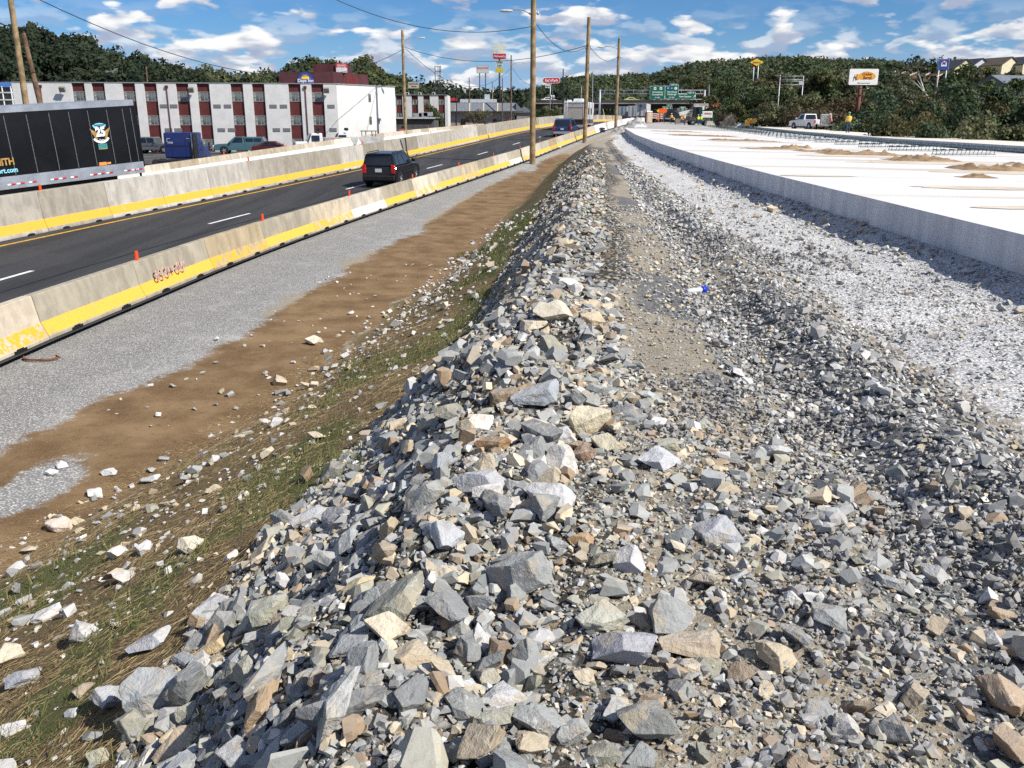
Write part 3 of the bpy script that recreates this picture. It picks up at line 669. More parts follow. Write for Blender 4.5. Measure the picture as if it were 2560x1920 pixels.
# stones seen singly: (x, y, width px, colour, shape, label)
HEROES = [
 (391, 1729, 178, (.36, .375, .375), 5, 'broad flat grey rock lying over its neighbours at the lower left'),
 (275, 1735, 84, (.44, .45, .46), 2, 'pale grey block at the left end of the rubble, beside the broad flat rock'),
 (541, 1608, 92, (.58, .45, .26), 3, 'tan slab rock above the broad flat grey rock'),
 (463, 1640, 78, (.31, .33, .35), 8, 'dark grey rock next to the tan slab at the lower left'),
 (530, 1507, 92, (.43, .44, .46), 13, 'bluish grey split rock at the edge of the straw'),
 (20, 1631, 84, (.66, .58, .42), 7, 'rounded cream rock cut by the left edge of the picture'),
 (119, 1530, 74, (.66, .65, .63), 18, 'white bar shaped rock lying on the straw'),
 (211, 1579, 72, (.56, .56, .55), 12, 'pale grey pointed rock pair on the straw slope'),
 (382, 1596, 110, (.44, .45, .47), 3, 'long layered grey rock half sunk in straw'),
 (61, 1689, 84, (.42, .43, .45), 9, 'flat grey rock near the left edge above the white one'),
 (214, 1715, 76, (.47, .38, .28), 1, 'orange brown rock with a grey face on the straw'),
 (29, 1819, 72, (.68, .66, .64), 18, 'white slab rock at the lower left corner'),
 (451, 1860, 120, (.50, .40, .27), 15, 'big tan rounded rock at the bottom left of the rubble'),
 (470, 1900, 104, (.42, .44, .45), 4, 'light grey flat rock on the bottom edge in front of the tan one'),
 (590, 1880, 96, (.38, .39, .41), 6, 'grey wedge rock on the bottom edge'),
 (252, 1886, 62, (.50, .49, .35), 10, 'small greenish cream rock in the grass at the bottom'),
 (1213, 1198, 122, (.42, .43, .44), 0, 'largest upright grey rock on the berm crest with pale seams'),
 (1198, 1059, 94, (.72, .65, .57), 10, 'pale cream rock with pinkish stain on the crest'),
 (1227, 1103, 90, (.36, .22, .11), 8, 'rusty brown rock under the pale stained one'),
 (1109, 1152, 80, (.40, .42, .43), 7, 'grey block left of the largest upright rock'),
 (897, 1207, 60, (.60, .51, .35), 15, 'cream rock at the edge of the straw halfway up'),
 (944, 1212, 60, (.44, .33, .25), 12, 'pinkish brown rock beside the cream one'),
 (842, 1293, 84, (.45, .45, .46), 5, 'grey slab rock leaning to the left below the cream rock'),
 (776, 1282, 92, (.43, .44, .45), 13, 'long pale grey rock at the straw edge'),
 (1120, 1334, 100, (.46, .47, .48), 2, 'grey boulder with a sunlit right face in mid rubble'),
 (976, 1556, 116, (.66, .58, .43), 10, 'big cream rock standing in the foreground rubble'),
 (871, 1608, 118, (.35, .37, .37), 14, 'flat slate grey rock left of the cream foreground rock'),
 (1262, 1729, 104, (.52, .52, .52), 0, 'pale grey block with a white band, bottom centre'),
 (900, 1457, 96, (.55, .46, .28), 1, 'tan rock with dark left side in the foreground'),
 (981, 1472, 88, (.36, .37, .37), 9, 'flat greenish grey rock right of the tan one'),
 (1783, 1316, 134, (.39, .40, .42), 11, 'big grey pyramid rock standing alone on small stones'),
 (1375, 1238, 116, (.54, .54, .54), 15, 'whitish dusty boulder right of the largest upright rock'),
 (1459, 1345, 62, (.46, .29, .14), 0, 'rusty orange cube rock right of centre'),
 (1572, 1394, 88, (.58, .57, .56), 17, 'white box shaped rock right of centre'),
 (1503, 1538, 118, (.46, .46, .38), 15, 'rounded olive grey boulder, lower centre'),
 (1561, 1605, 160, (.40, .40, .42), 9, 'large grey bent rock below the rounded olive boulder'),
 (1606, 1553, 66, (.40, .33, .23), 7, 'brown angular rock beside the olive boulder'),
 (1731, 1602, 168, (.42, .35, .26), 3, 'long brown bar rock lying across, lower right of centre'),
 (1318, 1620, 84, (.37, .38, .40), 16, 'dark grey pointed rock standing at bottom centre'),
 (1346, 980, 124, (.33, .35, .37), 3, 'long slate rock lying along the crest'),
 (1468, 1053, 102, (.62, .55, .39), 5, 'cream layered rock on the crest'),
 (1520, 1105, 80, (.58, .53, .39), 10, 'tall cream and black rock on the crest'),
 (1639, 1140, 112, (.48, .49, .51), 11, 'pale bluish pyramid rock at the right of the crest'),
 (1465, 1137, 62, (.44, .31, .22), 12, 'reddish brown rock in front of the tall cream rock'),
 (1396, 778, 96, (.56, .50, .38), 4, 'pale tan flat rock far up the crest'),
 (1483, 798, 64, (.55, .45, .30), 15, 'tan rock with a dark underside far up the crest'),
 (1332, 807, 74, (.60, .53, .40), 19, 'cream wedge rock far up the crest, leftmost of three'),
 (150, 1311, 62, (.60, .50, .42), 15, 'pinkish round boulder resting in the mud'),
 (195, 1300, 36, (.60, .53, .36), 10, 'yellowish rock leaning on the round boulder in the mud'),
 (202, 1322, 34, (.60, .50, .32), 1, 'small tan rock right of the round boulder in the mud'),
 (472, 1360, 64, (.66, .60, .47), 7, 'cream boulder on the straw slope'),
 (365, 1368, 46, (.60, .60, .60), 17, 'white split rock left of the cream boulder on the straw'),
 (237, 1227, 50, (.68, .68, .67), 11, 'white folded rock on the wet mud'),
 (277, 1178, 36, (.64, .64, .64), 0, 'white rock with grass behind it in the mud'),
 (154, 1162, 30, (.72, .72, .71), 7, 'upper of two touching white rocks in the mud'),
 (133, 1180, 30, (.66, .66, .66), 2, 'lower of two touching white rocks in the mud'),
 (380, 1195, 46, (.52, .53, .54), 3, 'grey flat rock on the mud edge near the straw'),
 (540, 1220, 40, (.60, .50, .34), 4, 'tan flat rock on the straw slope'),
 (788, 850, 44, (.64, .60, .48), 10, 'cream block lying where the mud meets the slope'),
]
hero_xy = []
for (px, py, w, c, shp, lab) in HEROES:
    X, Y, Z = hit_ground(px, py + w * .22); dep = Y * CT - Z * ST; s = w * dep / FPX * 1.06
    o = link('rock', HIM[shp % len(HIM)]); n = gnorm(np.array([X]), np.array([Y]))[0]; n = Vector((n[0] * .7, n[1] * .7, n[2])).normalized()
    q = Vector((0, 0, 1)).rotation_difference(n); yaw = {3: .15, 18: .5}.get(shp, random.uniform(-.6, .6))
    o.rotation_mode = 'QUATERNION'; o.rotation_quaternion = q @ Euler((random.uniform(-.15, .15), random.uniform(-.15, .15), yaw)).to_quaternion()
    o.location = (X, Y, Z + s * .16); o.scale = (s, s, s * random.uniform(.95, 1.15)); o.color = (*c, 1)
    tag(o, lab, 'rock', 'single rocks seen on the berm and slope'); hero_xy.append((X, Y, s))

A = [np.concatenate([p[i] for p in pool]) for i in range(8)]
X, Y, Z, S, RM, CC, KK, ZN = A
hx = np.array(hero_xy)
keep = np.ones(len(X), bool)
for (a, b, s) in hx: keep &= ~((np.hypot(X - a, Y - b) < s * .42) & (S > s * .25))
X, Y, Z, S, RM, CC, KK, ZN = [q[keep] for q in (X, Y, Z, S, RM, CC, KK, ZN)]
dep = Y * CT - Z * ST; pxs = S / dep * FPX
infr = (np.abs(X / dep * FPX) < 1270) & (-(Y * ST + Z * CT) / dep * FPX < 950) & (Z > -6)
order = np.argsort(-(pxs * infr * (np.random.default_rng(3).uniform(.8, 1, len(X))))); NIND = 236
ind = order[:NIND]; rest = order[NIND:]
ZLAB = ["on the berm's left face and crest", 'among the flatter stones right of the crest', 'on the sandy flat right of the berm', 'in the gravel windrow', 'on the whitish track by the slab', 'on the straw covered slope', 'on the mud strip']
CLAB = ['grey', 'whitish', 'tan', 'rusty brown', 'olive']
DIRS = ['right of', 'behind and right of', 'behind', 'behind and left of', 'left of', 'in front and left of', 'in front of', 'in front and right of']
CUT = (' lying', ' at ', ' above', ' next', ' cut', ' half', ' near', ' with', ' on ', ' in ', ' under', ' left', ' beside', ' leaning', ' standing', ' right', ' below', ' resting', ' where', ' far', ', ')
def short(lab):
    k = min([lab.find(c) for c in CUT if c in lab] + [len(lab)]); return lab[:k]
hpx = np.array([(h[0], h[1]) for h in HEROES], float); hsh = [short(h[5]) for h in HEROES]
uniq = [j for j in range(len(HEROES)) if hsh.count(hsh[j]) == 1]
seen = {}
def rel_label(j, c):
    d = Y[j] * CT - Z[j] * ST; px = 1280 + X[j] / d * FPX; py = 960 - (Y[j] * ST + Z[j] * CT) / d * FPX
    q = hpx[uniq] - (px, py); h = uniq[int(np.argmin((q ** 2).sum(1)))]; v = (px - hpx[h][0], -(py - hpx[h][1])); a = int(round(math.atan2(v[1], v[0]) / (math.pi / 4))) % 8
    far = 'just ' if math.hypot(*v) < 110 else ('' if math.hypot(*v) < 260 else 'well ')
    base = f'{c} rock {far}{DIRS[a]} the {hsh[h]}'; seen[base] = seen.get(base, 0) + 1; n = seen[base]
    return (base if n == 1 else f'{ordinal(n)} largest {base}'), f'rocks of the berm {DIRS[a]} the {hsh[h]}'
for j in sorted(ind, key=lambda q: -pxs[q]):
    o = link('rock', HIM[int(rng.integers(0, len(HIM)))]); Mx = Matrix(RM[j].tolist()).to_4x4()
    o.matrix_world = Matrix.Translation((X[j], Y[j], Z[j])) @ Mx @ Matrix.Diagonal((S[j], S[j], S[j], 1)); o.color = (*CC[j], 1)
    z = int(ZN[j]); c = CLAB[int(KK[j])]; lb, _g = rel_label(j, c); tag(o, lb, 'rock', f'{c} rocks {ZLAB[z]}')
def join_rocks(idx, shapes, name, mat):
    Vs, Fs, Cs = [], [], []; off = 0; sh = rng.integers(0, len(shapes), len(idx))
    for k, (V, F) in enumerate(shapes):
        i = idx[sh == k]
        if len(i) == 0: continue
        P3 = np.einsum('nij,vj->nvi', RM[i], V) * S[i][:, None, None] + np.stack([X[i], Y[i], Z[i]], 1)[:, None, :]
        nv = len(V); Vs.append(P3.reshape(-1, 3)); Fs.append((F[None] + (np.arange(len(i)) * nv)[:, None, None] + off).reshape(-1, 3)); Cs.append(np.repeat(CC[i], nv, 0)); off += nv * len(i)
    me = np_mesh(name, np.concatenate(Vs), np.concatenate(Fs), [mat], cols=np.concatenate(Cs)); return link(name, me)
bigm = pxs[rest] > 34
o = join_rocks(rest[bigm], MID, 'rubble', ROCK_J); tag(o, 'grey and tan broken stone heaped along the berm', 'rubble', kind='stuff')
o2 = join_rocks(rest[~bigm], LOW, 'gravel', ROCK_J); tag(o2, 'small crushed stone lying between the larger rocks', 'gravel', kind='stuff')
print('ROCKS', len(X), len(o.data.polygons), len(o2.data.polygons))

# dark clods: lumpy little balls
def clods():
    spots = [(1850, 1040, .95, .55, 1.0), (1650, 1060, .5, .35, .8), (2250, 1330, .8, .75, 1.0), (2480, 1450, .6, .6, 1.0), (2150, 1560, .5, .35, .75), (2330, 1650, .45, .35, .8), (1980, 790, .8, .9, .9), (1900, 640, .9, 1.4, .8), (2100, 930, .6, .5, .6), (2520, 1250, .7, .6, .9), (1900, 1720, .3, .2, .5), (2060, 1840, .3, .2, .5)]
    W = []; 
    for (px, py, a, b, w) in spots: W.append((*hit_ground(px, py)[:2], a, b, w))
    def mask(X, Y): 
        m = np.zeros_like(X)
        for (x, y, a, b, w) in W: m = np.maximum(m, w * np.exp(-(((X - x) / a) ** 2 + ((Y - y) / b) ** 2) * 1.2))
        return np.clip(m * 1.0 * np.clip((fbm(X * 3, Y * 3, 3, 200) - .32) / .25, 0, 1), 0, 1)
    n = 70000; Yc_ = 1.8 + 13 * rng.uniform(0, 1, n) ** 1.7; Xc_ = .3 + 4.2 * rng.uniform(0, 1, n)
    k = rng.uniform(0, 1, n) < mask(Xc_, Yc_); Xc_, Yc_ = Xc_[k], Yc_[k]; n = len(Xc_)
    s = np.exp(rng.normal(math.log(.0135), .42, n)) * (1 + Yc_ * .05); Zc_ = gz(Xc_, Yc_) + s * rng.uniform(0, 1.2, n) + mask(Xc_, Yc_) * rng.uniform(0, .045, n)
    px = Xc_ / (Yc_ * CT - Zc_ * ST) * FPX; k = np.abs(px) < 1330; Xc_, Yc_, Zc_, s = Xc_[k], Yc_[k], Zc_[k], s[k]; n = len(s)
    bm = bmesh.new(); bmesh.ops.create_icosphere(bm, subdivisions=1, radius=.62); V = np.array([v.co[:] for v in bm.verts]); F = np.array([[v.index for v in f.verts] for f in bm.faces]); bm.free()
    keepf = F[V[F].mean(1)[:, 2] > -.3]
    Vv = V[None] * rng.uniform(.45, 1.5, (n, len(V), 1)) * s[:, None, None] + np.stack([Xc_, Yc_, Zc_], 1)[:, None]
    Ff = (keepf[None] + (np.arange(n) * len(V))[:, None, None]).reshape(-1, 3); c = np.array([.285, .282, .275])[None] * rng.uniform(.6, 1.3, (n, 1))
    me = np_mesh('clods', Vv.reshape(-1, 3), Ff, [ROCK_J], cols=np.repeat(c, len(V), 0)); tag(link('clods', me), 'dark grey crumbled clods on the flat beside the berm', 'clods', kind='stuff'); print('CLODS', n, len(Ff))
clods()

# straw and grass on the slope
def blades(name, n, ya, yb, xa, xb, ln, wd, mat, cols, up, mask, lab, cat):
    Yb = ya + (yb - ya) * rng.uniform(0, 1, n) ** 1.5; t = rng.uniform(0, 1, n); Xb = xa(Yb) + (xb(Yb) - xa(Yb)) * t
    k = rng.uniform(0, 1, n) < mask(Xb, Yb); Xb, Yb = Xb[k], Yb[k]; n = len(Xb); Zb = gz(Xb, Yb) + rng.uniform(.0, .02, n)
    px = Xb / (Yb * CT - Zb * ST) * FPX; k = np.abs(px) < 1340; Xb, Yb, Zb = Xb[k], Yb[k], Zb[k]; n = len(Xb)
    a = rng.uniform(0, 2 * np.pi, n); a = np.where(rng.uniform(0, 1, n) < .45, rng.normal(.75, .5, n), a); L = rng.uniform(*ln, n); W = rng.uniform(*wd, n) * (1 + Yb * .12)
    d = np.stack([np.cos(a), np.sin(a), np.zeros(n)], 1); sd = np.stack([-np.sin(a), np.cos(a), np.zeros(n)], 1); el = rng.uniform(*up, n)
    p0 = np.stack([Xb, Yb, Zb], 1); g2 = gz(Xb + d[:, 0] * L * np.cos(el), Yb + d[:, 1] * L * np.cos(el))
    p1 = p0 + d * (L * np.cos(el))[:, None]; p1[:, 2] = np.maximum(p0[:, 2] * 0 + g2 + .005, g2) + np.sin(el) * L
    V = np.stack([p0 - sd * W[:, None] / 2, p0 + sd * W[:, None] / 2, p1 + sd * W[:, None] * .25 + np.array([0, 0, .002]), p1 - sd * W[:, None] * .25], 1).reshape(-1, 3)
    F = np.arange(4 * n).reshape(n, 4); c = np.array(cols)[rng.integers(0, len(cols), n)] * rng.uniform(.7, 1.25, (n, 1))
    me = np_mesh(name, V, F, [mat], cols=np.repeat(c, 4, 0)); tag(link(name, me), lab, cat, kind='stuff'); print(name, n)
def mat_vcol(name, rough=.8, transl=0.0):
    m = bpy.data.materials.new(name); m.use_nodes = True; t = NT(m.node_tree); b = t.n['Principled BSDF']; at = t.new('ShaderNodeAttribute', attribute_name='Col').outputs['Color']
    c = t.mix(t.math('MULTIPLY', t.noise(t.new('ShaderNodeNewGeometry').outputs['Position'], 20, 2), .5), at, (.12, .09, .05)) if not transl else at
    t.l.new(c, b.inputs['Base Color']); b.inputs['Roughness'].default_value = rough; b.inputs['Specular IOR Level'].default_value = .2
    if transl:
        tr = t.new('ShaderNodeBsdfTranslucent', i={0: c}); mx = t.new('ShaderNodeMixShader', i={0: transl, 1: b.outputs[0], 2: tr.outputs[0]}); t.l.new(mx.outputs[0], t.n['Material Output'].inputs[0])
    return m
STRAW = mat_vcol('straw'); GRASSM = mat_vcol('grass_blades', .7, .25)
slope_a = lambda y: Xt(y) - .5; slope_b = lambda y: Xr(y) + .35
gmask = lambda X, Y: np.clip((fbm(X * .8, Y * .45, 3, 55) + .12 * np.exp(-((X - (Xr(Y) - .75)) / .55) ** 2) - .54 - .06 * np.clip((6 - Y) / 3, 0, 1)) / .06, 0, 1)
blades('straw', 85000, 1.6, 16, slope_a, slope_b, (.025, .10), (.0010, .0024), STRAW, [(.40, .30, .15), (.46, .36, .19), (.28, .20, .10), (.22, .155, .08)], (0, .25), lambda X, Y: .75 * np.clip((fbm(X * 1.5, Y * 1.5, 3, 90) - .3) / .25, .15, 1), 'dry straw mulch strewn over the slope left of the rubble', 'straw')
blades('grass', 26000, 1.6, 30, slope_a, slope_b, (.04, .12), (.003, .005), GRASSM, [(.13, .16, .05), (.17, .18, .065), (.10, .125, .04), (.22, .19, .085)], (.6, 1.4), gmask, 'short green grass sprouting through the straw on the slope', 'grass')

# ------------------------------------------------------------------ spilled earth, clods and reinforcement on the slabs
SOIL = M('spilled_soil', (.33, .225, .13), .95, .25, 3, bump=.8, bscale=12)
def slab_z(x, y):
    f = (x - Xs(y)) / (X2(y) - Xs(y)); return zs(y) + (z2(y) - zs(y)) * f
def slab_hit(px, py):
    a, b = ray(px, py); Yv = np.geomspace(5, 220, 5000); k = int(np.argmax(slab_z(a * Yv, Yv) > b * Yv)); return a * Yv[k], Yv[k]
def soil_pile(px, py, w, h, seed, lab):
    x, y = slab_hit(px, py); r = random.Random(seed); W = w * y / FPX; n, m = 26, 9; V = []; F = []
    for i in range(n + 1):
        for j in range(m + 1):
            u, v = i / n * 2 - 1, j / m * 2 - 1; X_ = x + u * W / 2; Y_ = y + v * W * .34
            e = max(0, 1 - u * u) ** .8 * max(0, 1 - v * v); hh = e * (.10 + 2.6 * float(fbm(np.array([X_ * 2.6 + seed]), np.array([Y_ * 2.6]), 4, seed, .6)[0]) ** 3 * 1.6) * h
            V.append((X_, Y_, float(slab_z(X_, Y_)) + hh - .012 + .014 * (e > 0)))
    for i in range(n):
        for j in range(m): a = i * (m + 1) + j; F.append((a, a + m + 1, a + m + 2, a + 1))
    b = MB(); b.add(V, F, 0, True); tag(b.build('soil_pile', [SOIL]), lab, 'soil pile', 'soil piles on the new slab')
for k, (px, py, w, h, lab) in enumerate([
  (2495, 424, 190, .30, 'brown soil heap on the white slab nearest the right edge'), (2300, 401, 150, .26, 'long low brown soil heap left of the rightmost heap on the slab'), (2150, 386, 170, .22, 'brown soil windrow in mid slab in front of the vested worker'),
  (1990, 370, 60, .30, 'pair of small brown soil mounds on the slab'), (1935, 372, 130, .12, 'thin brown soil smear left of the small mounds'), (2060, 379, 120, .14, 'low brown soil streak between the mounds and the windrow'), (1860, 352, 150, .14, 'brown soil streak along the slab beyond the middle'),
  (1760, 340, 150, .12, 'far brown soil streak on the slab'), (1690, 329, 110, .10, 'farthest brown soil streak near the slab end'), (2440, 444, 80, .10, 'small flat soil patch in front of the rightmost heap'), (2545, 411, 60, .1, 'soil patch at the right picture edge on the slab')]):
    soil_pile(px, py, w * 1.15, h * .62, 40 + k, lab)
DUSTM = M('dirt_film', (.50, .41, .30), .95, .12, 1.2, col2=(.60, .54, .45))
def dirt_film():
    V, F = [], []
    for k, (px, py, w) in enumerate([(2520, 432, 330), (2330, 408, 300), (2160, 391, 280), (1990, 374, 250), (1860, 354, 220), (1740, 337, 170), (2440, 470, 260), (2540, 520, 170), (2050, 440, 150)]):
        x, y = slab_hit(px, py); W = w * y / FPX; n = 40; c = len(V); V.append((x, y, float(slab_z(x, y)) + .0045 + .0006 * k))
        for i in range(n): a = 6.2832 * i / n; rr = .55 + .75 * float(fbm(np.array([math.cos(a) * 2 + k * 5]), np.array([math.sin(a) * 2]), 4, 60 + k)[0]); X_, Y_ = x + math.cos(a) * W * .62 * rr, y + math.sin(a) * W * .26 * rr; V.append((X_, Y_, float(slab_z(X_, Y_)) + .0045 + .0006 * k))
        F += [(c, c + 1 + i, c + 1 + (i + 1) % n) for i in range(n)]
    tag(MB().add(V, F).build('dirt_film', [DUSTM], fix=False), 'thin tan dirt tracked over the white slab', 'dirt', kind='stuff')
dirt_film()
EPOXY = M('epoxy_bar_green', (.07, .12, .12), .5, .2, 5, spec=.4)
def basket_mesh(n, name='dowel_basket'):
    b = MB(); L = .32 * (n - 1)
    for i in range(n): b.cyl((i * .32, -.24, .20), (i * .32, .24, .20), .026, n=6)
    for yy in (-.15, .15):
        b.cyl((-.05, yy, .03), (L + .05, yy, .03), .012, n=5); b.cyl((-.05, yy, .18), (L + .05, yy, .18), .012, n=5)
        for i in range(n): b.cyl((i * .32 - .05, yy * 1.35, .0), (i * .32, yy, .18), .012, n=5)
    return b.mesh(name, [EPOXY])
BK = basket_mesh(8); n = 0
for y in np.arange(36, 150, 4.6):
    for lane_ in (0,):
        x = float(X2(y)) - 6.2; 
        if lane_ == 1 and y < 60 and (int(y) % 2): pass
        rz = -math.atan(float(X2(y + 1) - X2(y - 1)) / 2)
        o = link('dowel_basket', BK, None, (x, y, float(slab_z(x, y)) + .002), (0, 0, rz)); n += 1
        tag(o, f'row of dark green dowel bars on wire feet, {ordinal(n)} from the right edge', 'dowel basket', 'dowel baskets on the slab')
BARS = MB()
for k in range(170):
    y = 30 + k * .62; x = float(X2(y)); z = float(slab_z(x, y)); BARS.cyl((x - .62, y, z + .16), (x - .02, y, z + .16), .018, n=5)
for off, hh in ((.15, .17), (.5, .17), (.15, .03), (.55, .02)): BARS.tube([(float(X2(y)) - off, y, float(slab_z(X2(y) - off, y)) + hh) for y in np.arange(30, 136, 4)], .016, 5)
tag(BARS.build('reinforcing_bars', [EPOXY], fix=False), 'long mat of green reinforcing bars along the finished lane edge', 'reinforcing bars')
# ------------------------------------------------------------------ wide terrain, parking lot, wooded hills
GRASSG = M('rough_grass_ground', (.085, .095, .035), .95, .3, .15, col2=(.16, .12, .07))
def build_terrain():
    xs = np.concatenate([np.linspace(-1500, -120, 24), np.linspace(-110, 140, 60), np.linspace(150, 1700, 28)]); ys = np.concatenate([np.linspace(-60, 260, 60), np.geomspace(270, 4200, 34)])
    X, Y = np.meshgrid(xs, ys); yc = np.clip(Y, -12, 420)
    z = np.full(X.shape, -4.5); right = X > X2(yc) + 4.8
    under = (X < X2(yc) + 5.2) & (X > Xn(yc) - 27) & (Y < 225); z[under] = -6.5
    z = np.where(right, np.where(Y < 230, -3.0 - np.clip((X - X2(yc) - 5) / 6, 0, 1) * 3.5, -4), z)
    far = np.clip((Y - 215) / 60, 0, 1); z = z * (1 - far) + far * (-1.6 + (fbm(X / 60, Y / 60, 3, 8) - .5) * 3)
    z += (fbm(X / 9, Y / 9, 3, 2) - .5) * .5 * (~under)
    V = np.stack([X, Y, z], -1).reshape(-1, 3); nr, nc = X.shape; i = np.arange(nr * nc).reshape(nr, nc)
    F = np.stack([i[:-1, :-1], i[:-1, 1:], i[1:, 1:], i[1:, :-1]], -1).reshape(-1, 4)
    tag(link('terrain', np_mesh('terrain', V, F, [GRASSG], smooth=True)), kind='structure')
build_terrain()
PARK = M('parking_asphalt', (.085, .083, .08), .9, .2, .4)
b = MB(); b.quad((-95, 58, -3.5), (-8, 84, -3.42), (-8, 130, -3.42), (-95, 130, -3.5)); tag(b.build('parking_lot', [PARK]), kind='structure')
b = MB(); ysb = np.arange(40, 160, 5.0)
for a, c in zip(ysb[:-1], ysb[1:]):
    p = [tuple(map(float, side(q, d))) for q, d in ((a, 25.3), (c, 25.3), (c, 33), (a, 33))]
    b.quad(p[0], p[1], (p[2][0], p[2][1], -3.7), (p[3][0], p[3][1], -3.7))
tag(b.build('verge', [GRASSG], fix=False), kind='structure')

def mat_leaf(name, trans=.3, vc=True):
    m = bpy.data.materials.new(name); m.use_nodes = True; t = NT(m.node_tree); b = t.n['Principled BSDF']
    c = t.new('ShaderNodeAttribute', attribute_name='Col').outputs['Color']
    rnd = t.new('ShaderNodeObjectInfo').outputs['Random']
    c = t.new('ShaderNodeHueSaturation', i={'Hue': t.math('MULTIPLY_ADD', rnd, .035, .482), 'Value': t.math('MULTIPLY_ADD', rnd, .5, .75), 'Saturation': t.math('MULTIPLY_ADD', rnd, -.25, 1.05), 'Color': c}).outputs[0]
    c = t.mix(t.math('MULTIPLY', t.noise(t.new('ShaderNodeTexCoord').outputs['Object'], .6, 3), .5), c, t.mix(1.0, c, (.55, .6, .55), 'MULTIPLY'))
    t.l.new(c, b.inputs['Base Color']); b.inputs['Roughness'].default_value = .65; b.inputs['Specular IOR Level'].default_value = .25
    tr = t.new('ShaderNodeBsdfTranslucent', i={0: c}); mx = t.new('ShaderNodeMixShader', i={0: trans, 1: b.outputs[0], 2: tr.outputs[0]}); t.l.new(mx.outputs[0], t.n['Material Output'].inputs[0]); return m
LEAF = mat_leaf('leaves'); BARK = M('bark', (.10, .075, .05), .95, .25, 3, bump=.6, bscale=15); BARKW = M('pale_bark', (.50, .47, .40), .9, .25, 2)
FPAL = [(.062, .090, .030), (.050, .074, .028), (.085, .102, .034), (.042, .066, .030), (.098, .105, .038), (.070, .082, .030)]
def crowns(C, Rd, nl, ls, pal, g=rng, lumps=8, low=-.35, front=False):
    """leaf quads for crowns: centres C (n,3), radii Rd (n,3)"""
    n = len(C); lc = g.normal(0, 1, (n, lumps, 3)); lc /= np.linalg.norm(lc, axis=2, keepdims=True); lc[..., 2] = np.abs(lc[..., 2]) * .9 - .25; lc *= g.uniform(.35, .72, (n, lumps, 1))
    k = g.integers(0, lumps, (n, nl)); cen = np.take_along_axis(lc, k[..., None].repeat(3, 2), 1)
    d = g.normal(0, 1, (n, nl, 3)); d /= np.linalg.norm(d, axis=2, keepdims=True); d[..., 2] = np.where(d[..., 2] < low, -d[..., 2], d[..., 2])
    if front: d[..., 1] = np.where(d[..., 1] > .3, -d[..., 1], d[..., 1])
    p = (cen + d * g.uniform(.30, .46, (n, nl, 1))) * Rd[:, None, :] + C[:, None, :]
    nn = d + g.normal(0, .45, d.shape); nn /= np.linalg.norm(nn, axis=2, keepdims=True)
    a = np.cross(nn, g.normal(0, 1, d.shape)); a /= np.linalg.norm(a, axis=2, keepdims=True); b = np.cross(nn, a)
    s = ls * g.uniform(.6, 1.3, (n, nl, 1)); q = np.stack([p - a * s - b * s * .6, p + a * s - b * s * .6, p + a * s * .7 + b * s * .8, p - a * s * .8 + b * s * .7], 2)
    pal = np.array(pal); tc = pal[g.integers(0, len(pal), n)] * g.uniform(.75, 1.25, (n, 1)); lt = g.uniform(.82, 1.2, (n, lumps)); c = tc[:, None] * np.take_along_axis(lt, k, 1)[..., None] * g.uniform(.88, 1.12, (n, nl, 1))
    V = q.reshape(-1, 3); return V, np.arange(len(V)).reshape(-1, 4), np.repeat(c.reshape(-1, 3), 4, 0)
HILLM = M('forest_floor', (.030, .042, .016), .95, .3, .05)
def hill(name, sil, D0, D1, zb, ncrown, cr, nl, ls, pal, lab, seed, drop=.75, back=1.35, clear=None):
    g = np.random.default_rng(seed); sil = np.array(sil, float); px = np.linspace(sil[0, 0], sil[-1, 0], 90); py = np.interp(px, sil[:, 0], sil[:, 1])
    ridge = np.array([PZ(q, D1) for q in py]) - cr * drop * 2.2; T = np.linspace(0, 1, 12)
    def surf(u, t):
        zr = np.interp(u, px, ridge); Yd = D0 + (D1 - D0) * t; z = zb + (zr - zb) * (t ** .8); xa = (u - 1280.0) / 2300.0
        return xa * Yd, Yd, z
    V = []
    for t in T: x, y, z = surf(px, t); V.append(np.stack([x, np.full_like(x, y), z], 1))
    x, y, z = surf(px, 1.0); V.append(np.stack([x * back, np.full_like(x, D1 * back), np.full_like(x, zb)], 1))
    V = np.concatenate(V); nr, nc = len(T) + 1, len(px); i = np.arange(nr * nc).reshape(nr, nc); F = np.stack([i[:-1, :-1], i[:-1, 1:], i[1:, 1:], i[1:, :-1]], -1).reshape(-1, 4)
    tag(link('hill', np_mesh('hill', V, F, [HILLM], smooth=True)), kind='structure')
    nrd = ncrown // 4; u = np.concatenate([g.uniform(px[0], px[-1], ncrown - nrd), np.linspace(px[0], px[-1], nrd) + g.normal(0, 4, nrd)])
    t = np.concatenate([g.uniform(.0, 1, ncrown - nrd) ** .7, g.uniform(.97, 1.0, nrd)]); x, y, z = surf(u, t)
    r = cr * g.uniform(.6, 1.25, ncrown); C = np.stack([x, y, z + r * .6], 1); Rd = np.stack([r, r, r * g.uniform(.8, 1.35, ncrown)], 1)
    if clear: q = ~((u > clear[0]) & (u < clear[1]) & (t > clear[2]) & (t < clear[3])); C, Rd = C[q], Rd[q]
    V, F, c = crowns(C, Rd, nl, ls, pal, g, front=True); o = link(name, np_mesh(name, V, F, [LEAF], cols=c)); tag(o, lab, 'forest', kind='stuff'); return o
dk = [(.020, .034, .014), (.026, .040, .015), (.032, .044, .016)]  # dark leaf palette; the left hill's cloud shadow is put into these colours
hill('hillside_wood', [(-260, 40), (-60, 60), (0, 55), (72, 51), (150, 65), (203, 77), (252, 87), (284, 113), (312, 116), (347, 130), (434, 153), (470, 165), (560, 200)], 215, 330, -4, 400, 6.2, 330, .50, dk, 'dark wooded hillside at the left behind the motel', 1)
